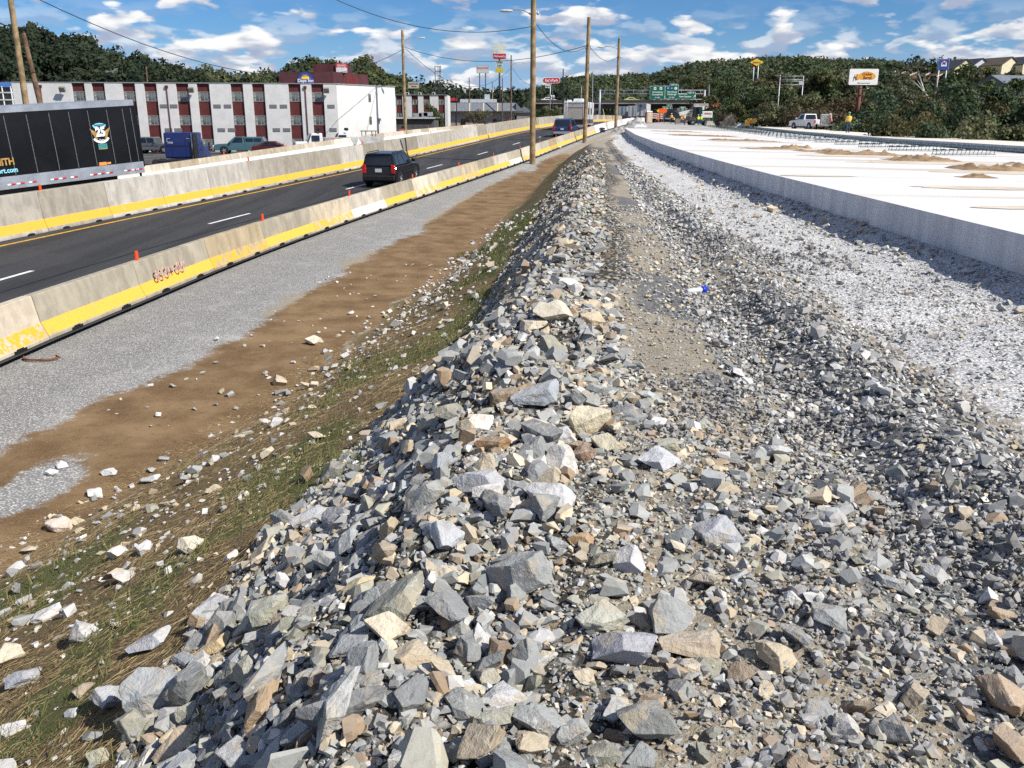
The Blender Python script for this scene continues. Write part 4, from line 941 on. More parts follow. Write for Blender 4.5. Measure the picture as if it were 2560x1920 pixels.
hill('ridge_wood', [(400, 170), (446, 158), (506, 166), (602, 179), (640, 178), (700, 200)], 340, 420, -3, 130, 6.5, 200, .62, [(.10, .105, .035), (.085, .095, .03)], 'sunlit tree line above the motel roof', 2)
hill('knoll_wood', [(600, 190), (640, 181), (698, 171), (750, 150), (802, 148), (837, 143), (880, 142), (932, 149), (944, 165), (967, 168), (999, 175), (1013, 185), (1040, 215)], 250, 350, -3, 240, 6.5, 340, .50, FPAL + [(.11, .115, .03)], 'rounded wooded knoll behind the dark red roof block', 3)
hill('valley_wood', [(960, 215), (1016, 203), (1051, 205), (1068, 198), (1094, 201), (1132, 214), (1190, 224), (1280, 222), (1420, 228)], 300, 420, -2, 240, 6.5, 190, .62, dk, 'dark tree belt behind the tall business signs', 4)
hill('distant_wood', [(1180, 222), (1280, 218), (1326, 214), (1341, 205), (1396, 197), (1404, 185), (1416, 178), (1465, 176), (1526, 175), (1569, 175), (1633, 171), (1653, 158), (1714, 145), (1772, 139), (1859, 133), (1920, 128), (1992, 130), (2065, 133), (2180, 137), (2300, 150), (2420, 170), (2700, 180)], 420, 800, -2, 3000, 5.6, 52, .85, FPAL, 'long wooded hill across the background', 5, drop=1.0)
hill('near_ridge_wood', [(2120, 175), (2180, 145), (2209, 140), (2260, 143), (2325, 139), (2366, 137), (2380, 168), (2441, 182), (2560, 180), (2760, 175)], 230, 330, -4, 280, 6.5, 270, .52, FPAL + dk, 'wooded slope with houses at the right', 6, clear=(2200, 2415, .40, .93))
hill('valley_floor_wood', [(1300, 240), (1400, 236), (1500, 232), (1600, 236), (1700, 226), (1800, 222), (1960, 230)], 275, 400, -2, 300, 6.0, 180, .58, FPAL, 'trees on the valley floor behind the overpass', 7, drop=.95)

def tree_proto(seed, h, cr, nl, ls, pal, bark, limb_show=False, conifer=False, trunk_r=.2, density=9):
    """returns (trunk mesh, crown mesh); origin at the foot"""
    r = random.Random(seed); g = np.random.default_rng(seed); b = MB()
    lean = Vector((r.uniform(-.05, .05), r.uniform(-.05, .05), 1)); pts = [lean * (h * .9 * k / 6) + Vector((r.uniform(-.1, .1), r.uniform(-.1, .1), 0)) for k in range(7)]
    b.tube(pts, [trunk_r * (1 - .13 * k) for k in range(7)], 7)
    ends = []
    if not conifer:
        for k in range(11 if limb_show else 7):
            z = h * r.uniform(.22, .72); a = r.uniform(0, 6.28); L = cr * r.uniform(.6, 1.05); p = lean * z; e = p + Vector((math.cos(a) * L, math.sin(a) * L, L * r.uniform(.45, 1.0)))
            m = (p + e) / 2 + Vector((0, 0, -.1 * L)); b.tube([p, m, e], [trunk_r * .42, trunk_r * .28, trunk_r * .1], 5); ends.append(e)
            if limb_show:
                for q in range(3):
                    a2 = a + r.uniform(-.9, .9); e2 = m + Vector((math.cos(a2), math.sin(a2), r.uniform(.5, 1.2))) * L * .6; b.tube([m, e2], [trunk_r * .2, trunk_r * .05], 4)
        C = np.array([[0, 0, h * .62]] + [list(e) for e in ends]); Rd = np.array([[cr, cr, h * .36]] + [[cr * .55, cr * .55, cr * .5]] * len(ends)) * g.uniform(.85, 1.15, (len(ends) + 1, 1))
        w = np.array([1] + [.45] * len(ends)); Vs, Fs, Cs = [], [], []; off = 0
        for j in range(len(C)):
            V, F, c = crowns(C[j:j + 1], Rd[j:j + 1], int(nl * w[j] / w.sum()), ls, pal, g, lumps=density); Vs.append(V); Fs.append(F + off); Cs.append(c); off += len(V)
        V, F, c = np.concatenate(Vs), np.concatenate(Fs), np.concatenate(Cs)
    else:
        n = nl; z = g.uniform(.12, 1.0, n); tier = np.floor(z * 11); ang = g.uniform(0, 6.283, n); rr = cr * (1.02 - z) * g.uniform(.35, 1.0, n) * (.75 + .5 * vnoise(ang * 2 + tier * 7, tier, 3))
        p = np.stack([rr * np.cos(ang), rr * np.sin(ang), h * (tier / 11 + (z * 11 - tier) / 11 * .55) - rr * .18], 1); d = np.stack([np.cos(ang), np.sin(ang), np.full(n, .6)], 1); d += g.normal(0, .4, d.shape); d /= np.linalg.norm(d, axis=1, keepdims=True)
        a = np.cross(d, g.normal(0, 1, d.shape)); a /= np.linalg.norm(a, axis=1, keepdims=True); bb = np.cross(d, a); s = ls * g.uniform(.6, 1.2, (n, 1))
        V = np.stack([p - a * s - bb * s * .5, p + a * s - bb * s * .5, p + a * s * .6 + bb * s * .7, p - a * s * .8 + bb * s * .6], 1).reshape(-1, 3); F = np.arange(4 * n).reshape(n, 4); c = np.repeat(np.array(pal)[g.integers(0, len(pal), n)] * g.uniform(.7, 1.2, (n, 1)), 4, 0)
    return b.mesh('trunk', [bark], fix=False), np_mesh('crown', V, F, [LEAF], cols=c)
GRN = [(.070, .100, .030), (.085, .110, .034), (.058, .086, .028)]; OLV = [(.115, .118, .042), (.105, .104, .038), (.13, .125, .05)]; BRN = [(.125, .098, .05), (.11, .09, .045), (.10, .09, .042)]; GRY = [(.12, .125, .075), (.105, .115, .06), (.09, .10, .055)]; CON = [(.018, .035, .018), (.024, .042, .022)]; BLU = [(.065, .10, .045), (.075, .11, .048)]
PROTO = {'green': tree_proto(1, 10, 3.6, 5200, .15, GRN, BARK), 'green2': tree_proto(2, 10, 3.2, 5200, .15, GRN + OLV[:1], BARK), 'olive': tree_proto(3, 10, 3.5, 5000, .15, OLV, BARK), 'olive2': tree_proto(4, 10, 3.9, 5000, .15, OLV + GRN[:1], BARK),
         'brown': tree_proto(5, 10, 3.8, 2600, .13, BRN, BARK, True), 'pale': tree_proto(6, 10, 4.2, 2800, .13, GRY, BARKW, True, trunk_r=.22), 'conifer': tree_proto(7, 10, 2.9, 6000, .15, CON, BARK, conifer=True), 'bush': tree_proto(8, 5, 3.0, 5600, .095, BLU, BARK, trunk_r=.1), 'bush2': tree_proto(9, 5, 2.8, 5600, .095, OLV, BARK, trunk_r=.1)}
DESC = {'green': 'full green tree', 'green2': 'dark green tree', 'olive': 'olive green tree', 'olive2': 'yellowish green tree', 'brown': 'thin brownish tree with bare twigs', 'pale': 'pale leaved tree with white bare limbs', 'conifer': 'dark conifer', 'bush': 'bluish green bush', 'bush2': 'olive bush'}
def ground_right(Y): return -6.2
TREES = [  # px centre, py top, depth, kind, width factor, where
 (1858, 193, 185, 'green', 1.1, 'beside the yellow machine, behind the slab end'), (1900, 205, 190, 'green2', 1.1, 'left of the empty sign frame, back row'), (1812, 222, 200, 'olive', 1.0, 'above the sandy ramp'), (1760, 205, 240, 'olive2', 1.1, 'behind the green road signs at their right end'), (1800, 215, 235, 'green2', 1.0, 'right behind the sign gantry post'), (1985, 178, 180, 'olive', 1.3, 'behind the empty sign frame'), (2035, 174, 185, 'olive2', 1.3, 'tallest of the back row left of the big billboard'),
 (1940, 215, 170, 'green', 1.0, 'just left of the empty sign frame'), (2075, 186, 178, 'green2', 1.1, 'back row right of the empty sign frame'), (2085, 212, 158, 'brown', 1.2, 'nearest the left of the big billboard'), (2130, 225, 165, 'brown', 1.2, 'directly behind the billboard post'), (2185, 215, 175, 'olive', 1.1, 'right of the billboard post'), (2230, 232, 165, 'olive2', 1.0, 'halfway between billboard and petrol sign'), (2270, 218, 170, 'green2', 1.0, 'left of the white limbed tree'),
 (2342, 194, 128, 'pale', 1.25, 'under the blue and white petrol sign'), (2300, 240, 120, 'brown', 1.0, 'left below the white limbed tree'), (2458, 200, 150, 'conifer', 1.25, 'right of the grey gabled building'), (2505, 205, 156, 'conifer', 1.15, 'second right of the grey gabled building'), (2550, 186, 140, 'green', 1.1, 'at the right picture edge'), (2420, 215, 190, 'olive', 1.1, 'behind the conifers'), (2400, 190, 215, 'olive2', 1.2, 'below the pale yellow house'), (2480, 172, 235, 'olive', 1.3, 'below the hilltop houses'), (2520, 168, 230, 'green2', 1.2, 'below the rightmost hilltop house'), (2440, 180, 240, 'green', 1.2, 'left below the hilltop houses'),
 (1835, 262, 150, 'brown', .9, 'low, left of the yellow machine'), (1880, 258, 148, 'green2', .9, 'low, right above the yellow machine'), (1930, 250, 142, 'olive', 1.0, 'front row below the empty sign frame'), (1978, 236, 138, 'olive2', 1.1, 'sunlit, front row right under the empty sign frame'), (2035, 245, 130, 'brown', 1.2, 'behind the white pickup'), (2075, 250, 126, 'brown', 1.1, 'between pickup and vested worker'), (2190, 252, 156, 'green2', 1.0, 'right of the billboard post, front'), (2215, 268, 100, 'bush', 1.1, 'front row right of the billboard post'), (2255, 262, 96, 'bush2', 1.2, 'front row middle'), (2300, 268, 92, 'olive', 1.0, 'front row under the white limbed tree'), (2345, 270, 86, 'brown', 1.0, 'front row, brownest'), (2400, 262, 80, 'bush', 1.3, 'biggest of the front row'), (2450, 268, 84, 'bush', 1.1, 'front row right of the biggest bush'), (2500, 262, 82, 'bush2', 1.2, 'front row near the right edge'), (2550, 255, 78, 'olive2', 1.0, 'front row at the right edge'),
 (2240, 300, 70, 'bush', 1.0, 'lowest, just over the lane edge'), (2320, 305, 66, 'bush2', 1.0, 'lowest, over the lane edge in the middle'), (2440, 310, 62, 'bush', 1.0, 'lowest, over the lane edge towards the right'), (2540, 312, 58, 'bush2', 1.0, 'lowest, over the lane edge at the right edge'),
 (1092, 262, 175, 'green2', .8, 'in front of the far motel wing'), (1186, 262, 190, 'brown', .9, 'in front of the strip building'), (1350, 268, 200, 'green2', 1.0, 'left of the motorhome'), (1380, 262, 215, 'olive', 1.0, 'under the oval red sign'), (1400, 272, 190, 'green', .8, 'low, next to the motorhome'), (1700, 262, 235, 'brown', .7, 'bare, beside the overpass end')]
for k, (px, py, D, kd, wf, where) in enumerate(TREES):
    tm, cm_ = PROTO[kd]; hh = {'bush': 5.4, 'bush2': 5.4}.get(kd, 10.3); zt = PZ(py, D); zg = -6.3 if px > 1800 and D < 225 else (-4.2 if D < 200 else -2.2)
    s = (zt - zg) / hh; o = empty('tree' if 'bush' not in kd else 'bush', (PX(px, D, py), D, zg), random.uniform(0, 6.28), f'{DESC[kd]} {where}', 'tree' if 'bush' not in kd else 'bush', 'trees and bushes beyond the road')
    sw_ = s * wf * (1.0 if s < 1.1 else .85); o.scale = (sw_, sw_, s); link('trunk', tm, o); link('crown', cm_, o)

# ------------------------------------------------------------------ buildings
WALLW = M('painted_block_wall', (.60, .595, .575), .85, .05, .8, bump=.15, bscale=6); REDP = M('oxblood_panel', (.105, .024, .022), .6, .12, 1.2); GLASS = M('window_glass', (.035, .045, .045), .12, .3, 1.0, spec=.6, col2=(.16, .17, .155)); CURT = M('curtain', (.33, .34, .31), .9, .35, 5)
VENT = M('vent_grille', (.22, .225, .23), .6, .15, 9); ALU = M('window_frame_grey', (.30, .31, .31), .5, .1, 3, metal=.3); ROOFD = M('flat_roof', (.16, .155, .15), .95, .2, .5)
def facade_line(pa, Ya, pb, Yb):
    A = Vector((PX(pa, Ya, 250), Ya, 0)); Bv = Vector((PX(pb, Yb, 250), Yb, 0)); d = (Bv - A); L = d.length; d = d.normalized()
    def f(px):
        a = ray(px, 250)[0]; t = (a * A.y - A.x) / (d.x - a * d.y); return t
    return A, d, L, f
def motel():
    A, d, L, f = facade_line(35, 108.0, 843, 112.5); zt, zb = PZ(209, 111), -4.05; H = zt - zb
    rz = math.atan2(d.y, d.x); root = empty('motel', (A.x, A.y, zb), rz, 'white three storey motel with dark red window columns', 'motel')
    bays = [f(p) for p in (199.6, 249.4, 325.5, 379, 458.6, 510.7, 594.6, 648, 738, 795)]; W = 1.42
    floors = [PZ(219, 111) - zb - .3, 0, 0]; pitch = 2.72
    wt = [H - .95 - k * pitch for k in range(3)]     # window heads
    b = MB(); x = 0.0; Dp = 12.0
    b.box((L / 2, .3 + Dp / 2, H / 2 - .05), (L - .02, Dp, H - .1))                        # core behind the bays
    for xb in bays + [L + W / 2]:
        x1 = xb - W / 2
        if x1 - x > .05: b.box(((x + x1) / 2, .15, H / 2), (x1 - x, .32, H))
        x = xb + W / 2
    wall = b.build('wall', [WALLW], root)
    MB().box((L / 2, .2, H + .05), (L + .1, .5, .1)).build('parapet_cap', [ALU], root)
    pan = MB().box((0, .24, H / 2), (W - .01, .06, H - .02)).mesh('red_panel', [REDP])
    fr = MB()
    for dx in (-W / 2 + .04, 0, W / 2 - .04): fr.box((dx, .185, 0), (.06, .05, 1.08))
    for dz in (-.52, .52): fr.box((0, .184, dz), (W - .03, .052, .07))
    fr = fr.mesh('window_frame', [ALU]); gl = MB().box((0, .2, 0), (W - .08, .02, 1.0)).mesh('window', [GLASS])
    cu = MB()
    for i in range(3): cu.box((i * .075 - .075, .187, -.0), (.068, .006 + .003 * (i % 2), .94))
    cu = cu.mesh('curtain', [CURT])
    for xb in bays:
        link('red_panel', pan, root, (xb, 0, 0))
        for h in wt:
            w = link('window', gl, root, (xb, 0, h - .52)); link('window_frame', fr, w); [link('curtain', cu, w, (dx + random.uniform(-.03, .03), 0, 0)) for dx in (-.5, .5)]
    vg = MB().box((0, -.02, 0), (.85, .06, .42)); 
    for q in range(5): vg.box((0, -.055, -.16 + q * .08), (.8, .02, .03))
    vg = vg.mesh('vent', [VENT])
    for p, row in ((178, 0), (278, 0), (302, 0), (408, 0), (433, 0), (541.6, 0), (568, 0), (682, 0), (708, 0), (827, 0), (414, 1), (438, 1), (547, 1), (573, 1), (686, 1), (712, 1), (829, 1), (414, 2)):
        link('vent', vg, root, (f(p), 0, wt[row] - 1.62))
    for p in (106, 420, 765):
        t = f(p); MB().cyl((t, -.09, .1), (t, -.09, H - .5), .055, n=8).box((t, -.1, H - .38), (.32, .2, .28)).build('downspout', [REDP], root)
    for p in (163, 482, 818):
        t = f(p); bb = MB(); bb.box((t, -.55, H - .75), (.62, .35, .55), rot=Euler((R(25), 0, 0))); bb.cyl((t, 0, H - .5), (t, -.45, H - .6), .04); bb.build('floodlight', [M('floodlight_grey', (.20, .19, .17), .6, .2, 3)], root)
    # end wall
    C = Vector((PX(988, 121, 250), 121.0, 0)); loc = lambda v: Matrix.Rotation(-rz, 3, 'Z') @ (v - Vector((A.x, A.y, 0)))
    c0 = Vector((L, 0, 0)); c1 = loc(C); e = (c1 - c0); Le = e.length; e.normalize(); nrm = Vector((e.y, -e.x, 0))
    if nrm.dot(Vector((.77, -.64, 0))) < 0: nrm = -nrm
    bb = MB(); q = c0 + e * Le; back0 = c0 - nrm * 4; back1 = q - nrm * 9
    V = [(*p.xy, 0) for p in (c0, q, back1, back0)] + [(*p.xy, H) for p in (c0, q, back1, back0)]
    bb.add(V, [(3, 2, 1, 0), (4, 5, 6, 7), (0, 1, 5, 4), (1, 2, 6, 5), (2, 3, 7, 6), (3, 0, 4, 7)]); bb.build('end_wall', [WALLW], root)
    er = math.atan2(e.y, e.x)
    for zz in (wt[0] - .52, wt[1] - .52):
        p = c0 + e * (Le * .54); w = MB().box((0, .0, 0), (.42, .12, .95)).build('window', [ALU], root, (p.x, p.y, zz), (0, 0, er)); MB().box((0, -.03, 0), (.32, .1, .84)).build('window_pane', [GLASS], w)
    p = c0 + e * (Le * .69) + nrm * .15; MB().box((0, 0, 0), (.25, .3, .3)).cyl((0, 0, -.15), (-.1, 0, -.6), .04).build('wall_lamp', [ALU], root, (p.x, p.y, wt[1] - .4), (0, 0, er))
    p0 = c0 - e * 0 ; MB().box((Le / 2, .1, 0), (Le + .1, .4, .1)).build('parapet_cap', [ALU], root, (c0.x, c0.y, H + .03), (0, 0, er))
    return root, rz
motel()
def days_sign_block():
    D = 126.0; x0, x1, x2 = PX(697, D, 190), PX(833, D, 190), PX(920, D + 9, 190); zt, zb = PZ(179, D), PZ(215, D) - 3
    r = empty('roof_block', (x0, D, zb), 0, 'dark red windowless block on the motel roof with a sun emblem sign', 'building block')
    b = MB(); H = zt - zb; V = []
    pts = [(0, 0), (x1 - x0, 0), (x2 - x0, 9), (0, 14)]
    V = [(*p, 0) for p in pts] + [(*p, H) for p in pts]; b.add(V, [(3, 2, 1, 0), (4, 5, 6, 7), (0, 1, 5, 4), (1, 2, 6, 5), (2, 3, 7, 6), (3, 0, 4, 7)]); b.build('wall', [M('dark_red_cladding', (.085, .026, .028), .7, .15, .7)], r)
    a, c = PX(784, D + 3, 170) - x0, PX(865, D + 3, 170) - x0; zh = PZ(157, D) - zb
    MB().box(((a + c) / 2, 5, (H + zh) / 2), (c - a, 5, zh - H)).build('lift_housing', [MATS['dark_red_cladding']], r)
    b = MB(); 
    for k in range(14): b.box((x1 - x0 + (x2 - x1) * (.36 + .3 * k / 14), 9 * (.36 + .3 * k / 14) - .12, H - 1.25), (.1, .14, 1.7), rz=math.atan2(9, x2 - x1))
    b.build('roof_screen', [M('roof_screen_red', (.22, .045, .04), .6, .1, 2)], r)
    bl = M('sign_blue', (.02, .06, .30), .4, .05, 3); yl = M('sign_sun_yellow', (.85, .55, .03), .4, .05, 3); wh = M('sign_white', (.80, .80, .78), .5, .03, 3)
    sx = PX(764, D, 190) - x0; s = MB(); s.box((sx, -.12, PZ(202, D) - zb), (2.25, .2, .55)); n = 20
    s.prism([(sx + .98 * math.cos(math.pi * k / n), PZ(198, D) - zb + .9 * math.sin(math.pi * k / n)) for k in range(n + 1)], -.06, -.2, 'Y'); sg = s.build('sign', [bl], r)
    s = MB(); 
    for k in range(11):
        a0 = math.pi * (k + .1) / 11; s.add([(sx + .46 * math.cos(a0), -.215, PZ(198, D) - zb + .42 * math.sin(a0)), (sx + .74 * math.cos(a0 + .12), -.215, PZ(198, D) - zb + .66 * math.sin(a0 + .12)), (sx + .46 * math.cos(a0 + .25), -.215, PZ(198, D) - zb + .42 * math.sin(a0 + .25))], [(0, 1, 2)])
    s.prism([(sx + .5 * math.cos(math.pi * k / 16), PZ(198, D) - zb + .46 * math.sin(math.pi * k / 16)) for k in range(17)], -.21, -.23, 'Y'); s.build('sun_emblem', [yl], sg, fix=False)
    text('Days Inn', .62, wh, sg, (sx, -.24, PZ(202, D) - zb), bold=.012, xs=.98)
    # banner
    bx = PX(846, D, 170) - x0; bn = MB().box((bx, 2.3, PZ(168, D) - zb), (1.55, .05, 1.25)).build('banner', [M('banner_red', (.55, .05, .04), .6, .1, 3)], r)
    MB().box((bx + .02, 2.25, PZ(173, D) - zb), (1.5, .05, .6)).build('banner_band', [M('banner_white', (.70, .66, .68), .7, .1, 3)], bn)
    text('GRAND', .34, wh, bn, (bx, 2.24, PZ(161.5, D) - zb)); text('OPENING', .32, wh, bn, (bx, 2.24, PZ(167, D) - zb), xs=.9)
days_sign_block()
def far_wing():
    D = 196.0; x0, x1 = PX(960, D, 250), PX(1119, D, 250); zt, zb = PZ(238, D), -4.0; H = zt - zb; L = x1 - x0
    r = empty('motel_wing', (x0, D, zb), 0, 'smaller white motel wing with red window columns behind the main block', 'motel wing')
    b = MB(); b.box((L / 2, 4.2, H / 2), (L, 8, H)); xb = [PX(p, D, 250) - x0 for p in (998, 1037, 1066.5, 1104)]; W = 1.35; x = 0
    for q in xb + [L + W / 2]:
        if q - W / 2 > x: b.box(((x + q - W / 2) / 2, .05, H / 2), (q - W / 2 - x, .3, H + .004)); x = q + W / 2
    b.build('wall', [WALLW], r); MB().box((L / 2, 0.0, H + .06), (L + .1, .5, .1)).build('parapet_cap', [ALU], r)
    for q in xb:
        MB().box((q, .16, H / 2), (W - .02, .05, H - .02)).build('red_panel', [REDP], r)
        for k in range(2):
            w = MB().box((q, .12, H - .85 - .55 - k * 2.75), (W - .1, .05, 1.1)).build('window', [GLASS], r)
            for dx in (-.33, .33): MB().box((q + dx, .09, H - 1.4 - k * 2.75), (.22, .02, 1.0)).build('curtain', [CURT], w)
    for p in (1016, 1047, 1082):
        q = PX(p, D, 235) - x0; MB().box((q, 2, H + .35), (.6, .5, .55)).box((q, 1.74, H + .36), (.4, .04, .4), mi=1).build('air_conditioner', [M('ac_white', (.6, .6, .58), .6, .1, 2), DARKM], r)
    xa, xb2 = PX(985, 160, 300), PX(1085, 160, 300); rr = empty('flat_annex', (xa, 160, -4.0), 0, 'low dark annex with flat roof between the motel blocks', 'annex'); w = xb2 - xa
    MB().box((w / 2, 5, 2.3), (w, 10, 4.6)).build('wall', [M('annex_dark_wall', (.10, .095, .09), .8, .2, 1)], rr); MB().box((w / 2, 4.9, 4.7), (w + .6, 10.6, .2)).build('roof', [ROOFD], rr); MB().box((w / 2, -.45, 4.62), (w + .6, .1, .22)).build('fascia', [M('fascia_white', (.55, .55, .54), .6, .1, 2)], rr)
    for k, dx in enumerate((.55, .7, .82)): MB().box((w * dx, 3, 5.1 + .1 * k), (1.5, 1, .7)).build('roof_unit', [M('roof_unit_grey', (.35, .36, .38), .6, .15, 2)], rr)
far_wing()
def strip_building():
    D = 228.0; x0, x1 = PX(1119, D, 270), PX(1290, D, 270); zt, ze, zb = PZ(257, D), PZ(278, D), -2.4; L = x1 - x0; h = zt - zb; e = ze - zb
    r = empty('strip_building', (x0, D, zb), 0, 'low shop building with grey mansard roof and cream pilasters', 'shop building')
    MB().box((L / 2, 6, e / 2), (L - .6, 11, e)).build('wall', [M('shop_wall', (.33, .30, .27), .8, .12, .8)], r); MB().box((L / 2, .35, .45), (L - .5, .3, .9)).build('brick_plinth', [M('plinth_brick', (.20, .075, .06), .85, .2, 3)], r)
    b = MB(); b.prism([(-.9, e), (.4, h), (11.8, h), (12.6, e)], 0, L, 'X'); b.prism([(-.9, e), (12.6, e), (6, e + .01)], L, L + .01, 'X'); b.build('mansard_roof', [M('mansard_grey', (.17, .185, .21), .7, .12, 2.5)], r)
    MB().prism([(L, e), (L + 1.9, e), (L, h)], -.8, 11, 'Y').build('roof_end', [MATS['mansard_grey']], r)
    cr = M('cream_pilaster', (.55, .48, .33), .7, .1, 3)
    for p in (1139, 1174, 1209, 1244): q = PX(p, D, 268) - x0; MB().prism([(-.95, e), (.3, h), (.3, e)], q - .15, q + .15, 'X').build('pilaster', [cr], r)
    for p, w, m in ((1158, 1.1, DARKM), (1237, .9, REDP), (1279, 1.0, REDP)): MB().box((PX(p, D, 290) - x0, .45, 1.9), (w, .14, 2.2)).build('door', [m], r)
    w = MB().box((PX(1258, D, 290) - x0, .45, 2.2), (1.9, .14, 1.1)).build('shop_window', [GLASS], r); MB().box((PX(1258, D, 290) - x0, .37, 1.75), (1.8, .04, .35)).build('window_poster', [M('poster_red', (.4, .05, .08), .6, .1, 3)], w)
    MB().box((PX(1195, D, 250) - x0, 4, h + .5), (9, 4, .8)).build('roof_screen', [M('roof_plant_white', (.5, .52, .55), .6, .1, 2)], r); MB().box((PX(1217, D, 245) - x0, 4.5, h + 1.3), (1.3, 1.3, 1.6)).build('roof_plant', [M('roof_plant_box', (.45, .5, .53), .5, .1, 2)], r)
    xa = PX(1119, 240, 240); MB().box((0, 0, 0), (2.3, 3, .7)).build('red_roof_band', [M('red_band', (.5, .03, .04), .5, .05, 3)], r, (PX(1130, 240, 245) - x0, 14, h + 1.1))
    g = empty('corner_shop', (PX(1290, 250, 270), 250, -2), 0, 'small grey roofed kiosk at the right end of the shop building', 'shop'); MB().box((2.2, 3, 2.2), (4, 6, 4.4)).build('wall', [M('kiosk_wall', (.30, .27, .25), .8, .1, 1)], g); MB().prism([(-.3, 4.4), (2.2, 6.0), (4.8, 4.4)], -.5, 6.4, 'Y').build('roof', [MATS['mansard_grey']], g)
strip_building()
def blue_building():
    D = 150.0; x0 = PX(-60, D, 230); x1 = PX(42, D, 230); L = x1 - x0; r = empty('blue_roofed_building', (x0, D, -4.1), 0, 'building with blue roof and balconies at the left edge', 'building'); zt = PZ(217, D) + 4.1
    MB().box((L / 2, 4, zt / 2), (L, 8, zt)).build('wall', [M('shade_wall', (.25, .26, .28), .8, .1, 1)], r); MB().prism([(-1.6, zt - .1), (4, zt + .9), (9.4, zt - .1)], -.2, L + .2, 'X').build('roof', [M('blue_roof', (.05, .12, .30), .5, .1, 2)], r)
    for k, z in enumerate((PZ(232, D) + 4.1, PZ(250, D) + 4.1)):
        MB().box((L / 2, -.9, z), (L, 1.4, .18)).build('balcony', [WALLW], r); MB().box((L / 2, -.05, z - .9), (L - .4, .1, 1.1)).build('window_band', [GLASS], r)
    for p in (8, 30): MB().cyl((PX(p, D - 1.5, 240) - x0, -1.5, 0), (PX(p, D - 1.5, 240) - x0, -1.5, zt), .09).build('post', [WALLW], r)
blue_building()
def house(px, py, D, w, d, h, wallc, roofc, lab, rz=0.6, gable=True):
    r = empty('house', (PX(px, D, py), D, PZ(py, D) - h), rz, lab, 'house', 'houses on the hill')
    wm = M('house_wall_%d' % int(wallc[0] * 100 + wallc[2] * 10), wallc, .8, .05, 1); rm = M('house_roof_%d' % int(roofc[0] * 1000), roofc, .9, .15, 1)
    e = h * .66; MB().box((0, 0, e / 2 - 2), (w, d, e + 4)).build('wall', [wm], r)
    MB().prism([(-d / 2, e), (d / 2, e), (0, h - .25)], -w / 2 + .02, w / 2 - .02, 'X').build('gable', [wm], r)
    MB().prism([(-d / 2 - .5, e - .15), (0, h - .2), (d / 2 + .5, e - .15), (d / 2 + .5, e + .05), (0, h), (-d / 2 - .5, e + .05)], -w / 2 - .3, w / 2 + .3, 'X').build('roof', [rm], r)
    for sx in (-1, 1):
        for zz in (e * .28, e * .72): MB().box((sx * w * .25, -d / 2 - .01, zz), (1.1, .08, 1.2)).build('window', [GLASS], r)
house(2395, 149, 300, 8, 8, 9.0, (.72, .66, .42), (.06, .065, .07), 'pale yellow house on the hill right of the petrol sign', R(-76))
house(2430, 147, 305, 9, 8, 8.0, (.55, .58, .62), (.05, .055, .065), 'grey blue house on the hill, second from the left', R(-72))
house(2492, 144, 300, 11, 8, 7.5, (.70, .62, .42), (.11, .085, .065), 'cream gabled house on the hill, third from the left', R(-66))
house(2538, 143, 300, 12, 8, 7.5, (.66, .60, .42), (.05, .05, .055), 'dark roofed house on the hill at the right edge', R(-64))
for k, p in enumerate((2225, 2250, 2278, 2312, 2345, 2362, 2378, 2396)):
    D = 300; r = empty('row_house', (PX(p, D, 185), D, PZ(178 + k * 1.5, D) - 5.6 * .6), R(-62), f'brown roofed terrace unit with pale gable edge, {ordinal(k + 1)} from the billboard', 'row house', 'terrace units on the slope'); r.scale = (.8, .8, .6)
    MB().box((0, 0, -5), (4.6, 7, 18.6)).build('wall', [M('row_wall', (.14, .075, .055), .8, .15, 1)], r); MB().prism([(-3.9, 4.2), (0, 5.6), (3.9, 4.0)], -2.4, 2.4, 'X').build('roof', [M('row_roof', (.10, .06, .05), .9, .2, 1)], r); MB().prism([(-3.9, 4.25), (0, 5.7), (0, 5.15), (-3.9, 3.6)], 2.42, 2.6, 'X').build('gable_edge', [M('gable_edge', (.62, .50, .38), .7, .1, 2)], r)
r = empty('gabled_building', (PX(2405, 140, 265), 140, -6.3), R(-25), 'grey shingled building with steep roof among the trees', 'building')
zt = PZ(246, 140) + 6.3; MB().box((0, 4, zt / 2), (6.5, 6, zt)).build('wall', [M('shingle_grey', (.23, .22, .185), .9, .15, 2)], r); MB().prism([(-5.6, .5), (-2.0, zt - 1.5), (3.2, zt - .4), (3.2, .5)], .6, 1.0, 'Y').build('gable', [MATS['shingle_grey']], r); MB().box((.6, 4, zt + .15), (5.6, 6.4, .3)).build('roof', [M('white_metal_roof', (.55, .56, .58), .5, .1, 2)], r)
r = empty('grey_house', (PX(2520, 200, 200), 200, -4), R(20), 'grey roofed house half hidden by trees at the right edge', 'house', 'houses on the hill'); zt = PZ(188, 200) + 4; MB().box((0, 0, zt * .45), (9, 7, zt * .9)).build('wall', [M('grey_house_wall', (.25, .26, .28), .8, .1, 1)], r); MB().prism([(-5, zt * .82), (0, zt), (5, zt * .82)], -5, 5, 'X').build('roof', [M('slate_roof', (.15, .17, .20), .7, .12, 1)], r)
r = empty('hillside_house', (PX(288, 268, 180), 268, PZ(196, 268) - 1.0), R(-15), 'small white house half hidden in the dark hillside', 'house', 'houses on the hill'); MB().box((0, 0, 1.2), (3.6, 4, 2.6)).build('wall', [WALLW], r); MB().prism([(-2.4, 2.4), (0, 3.7), (2.4, 2.4)], -2.3, 2.3, 'X').build('roof', [ROOFD], r)

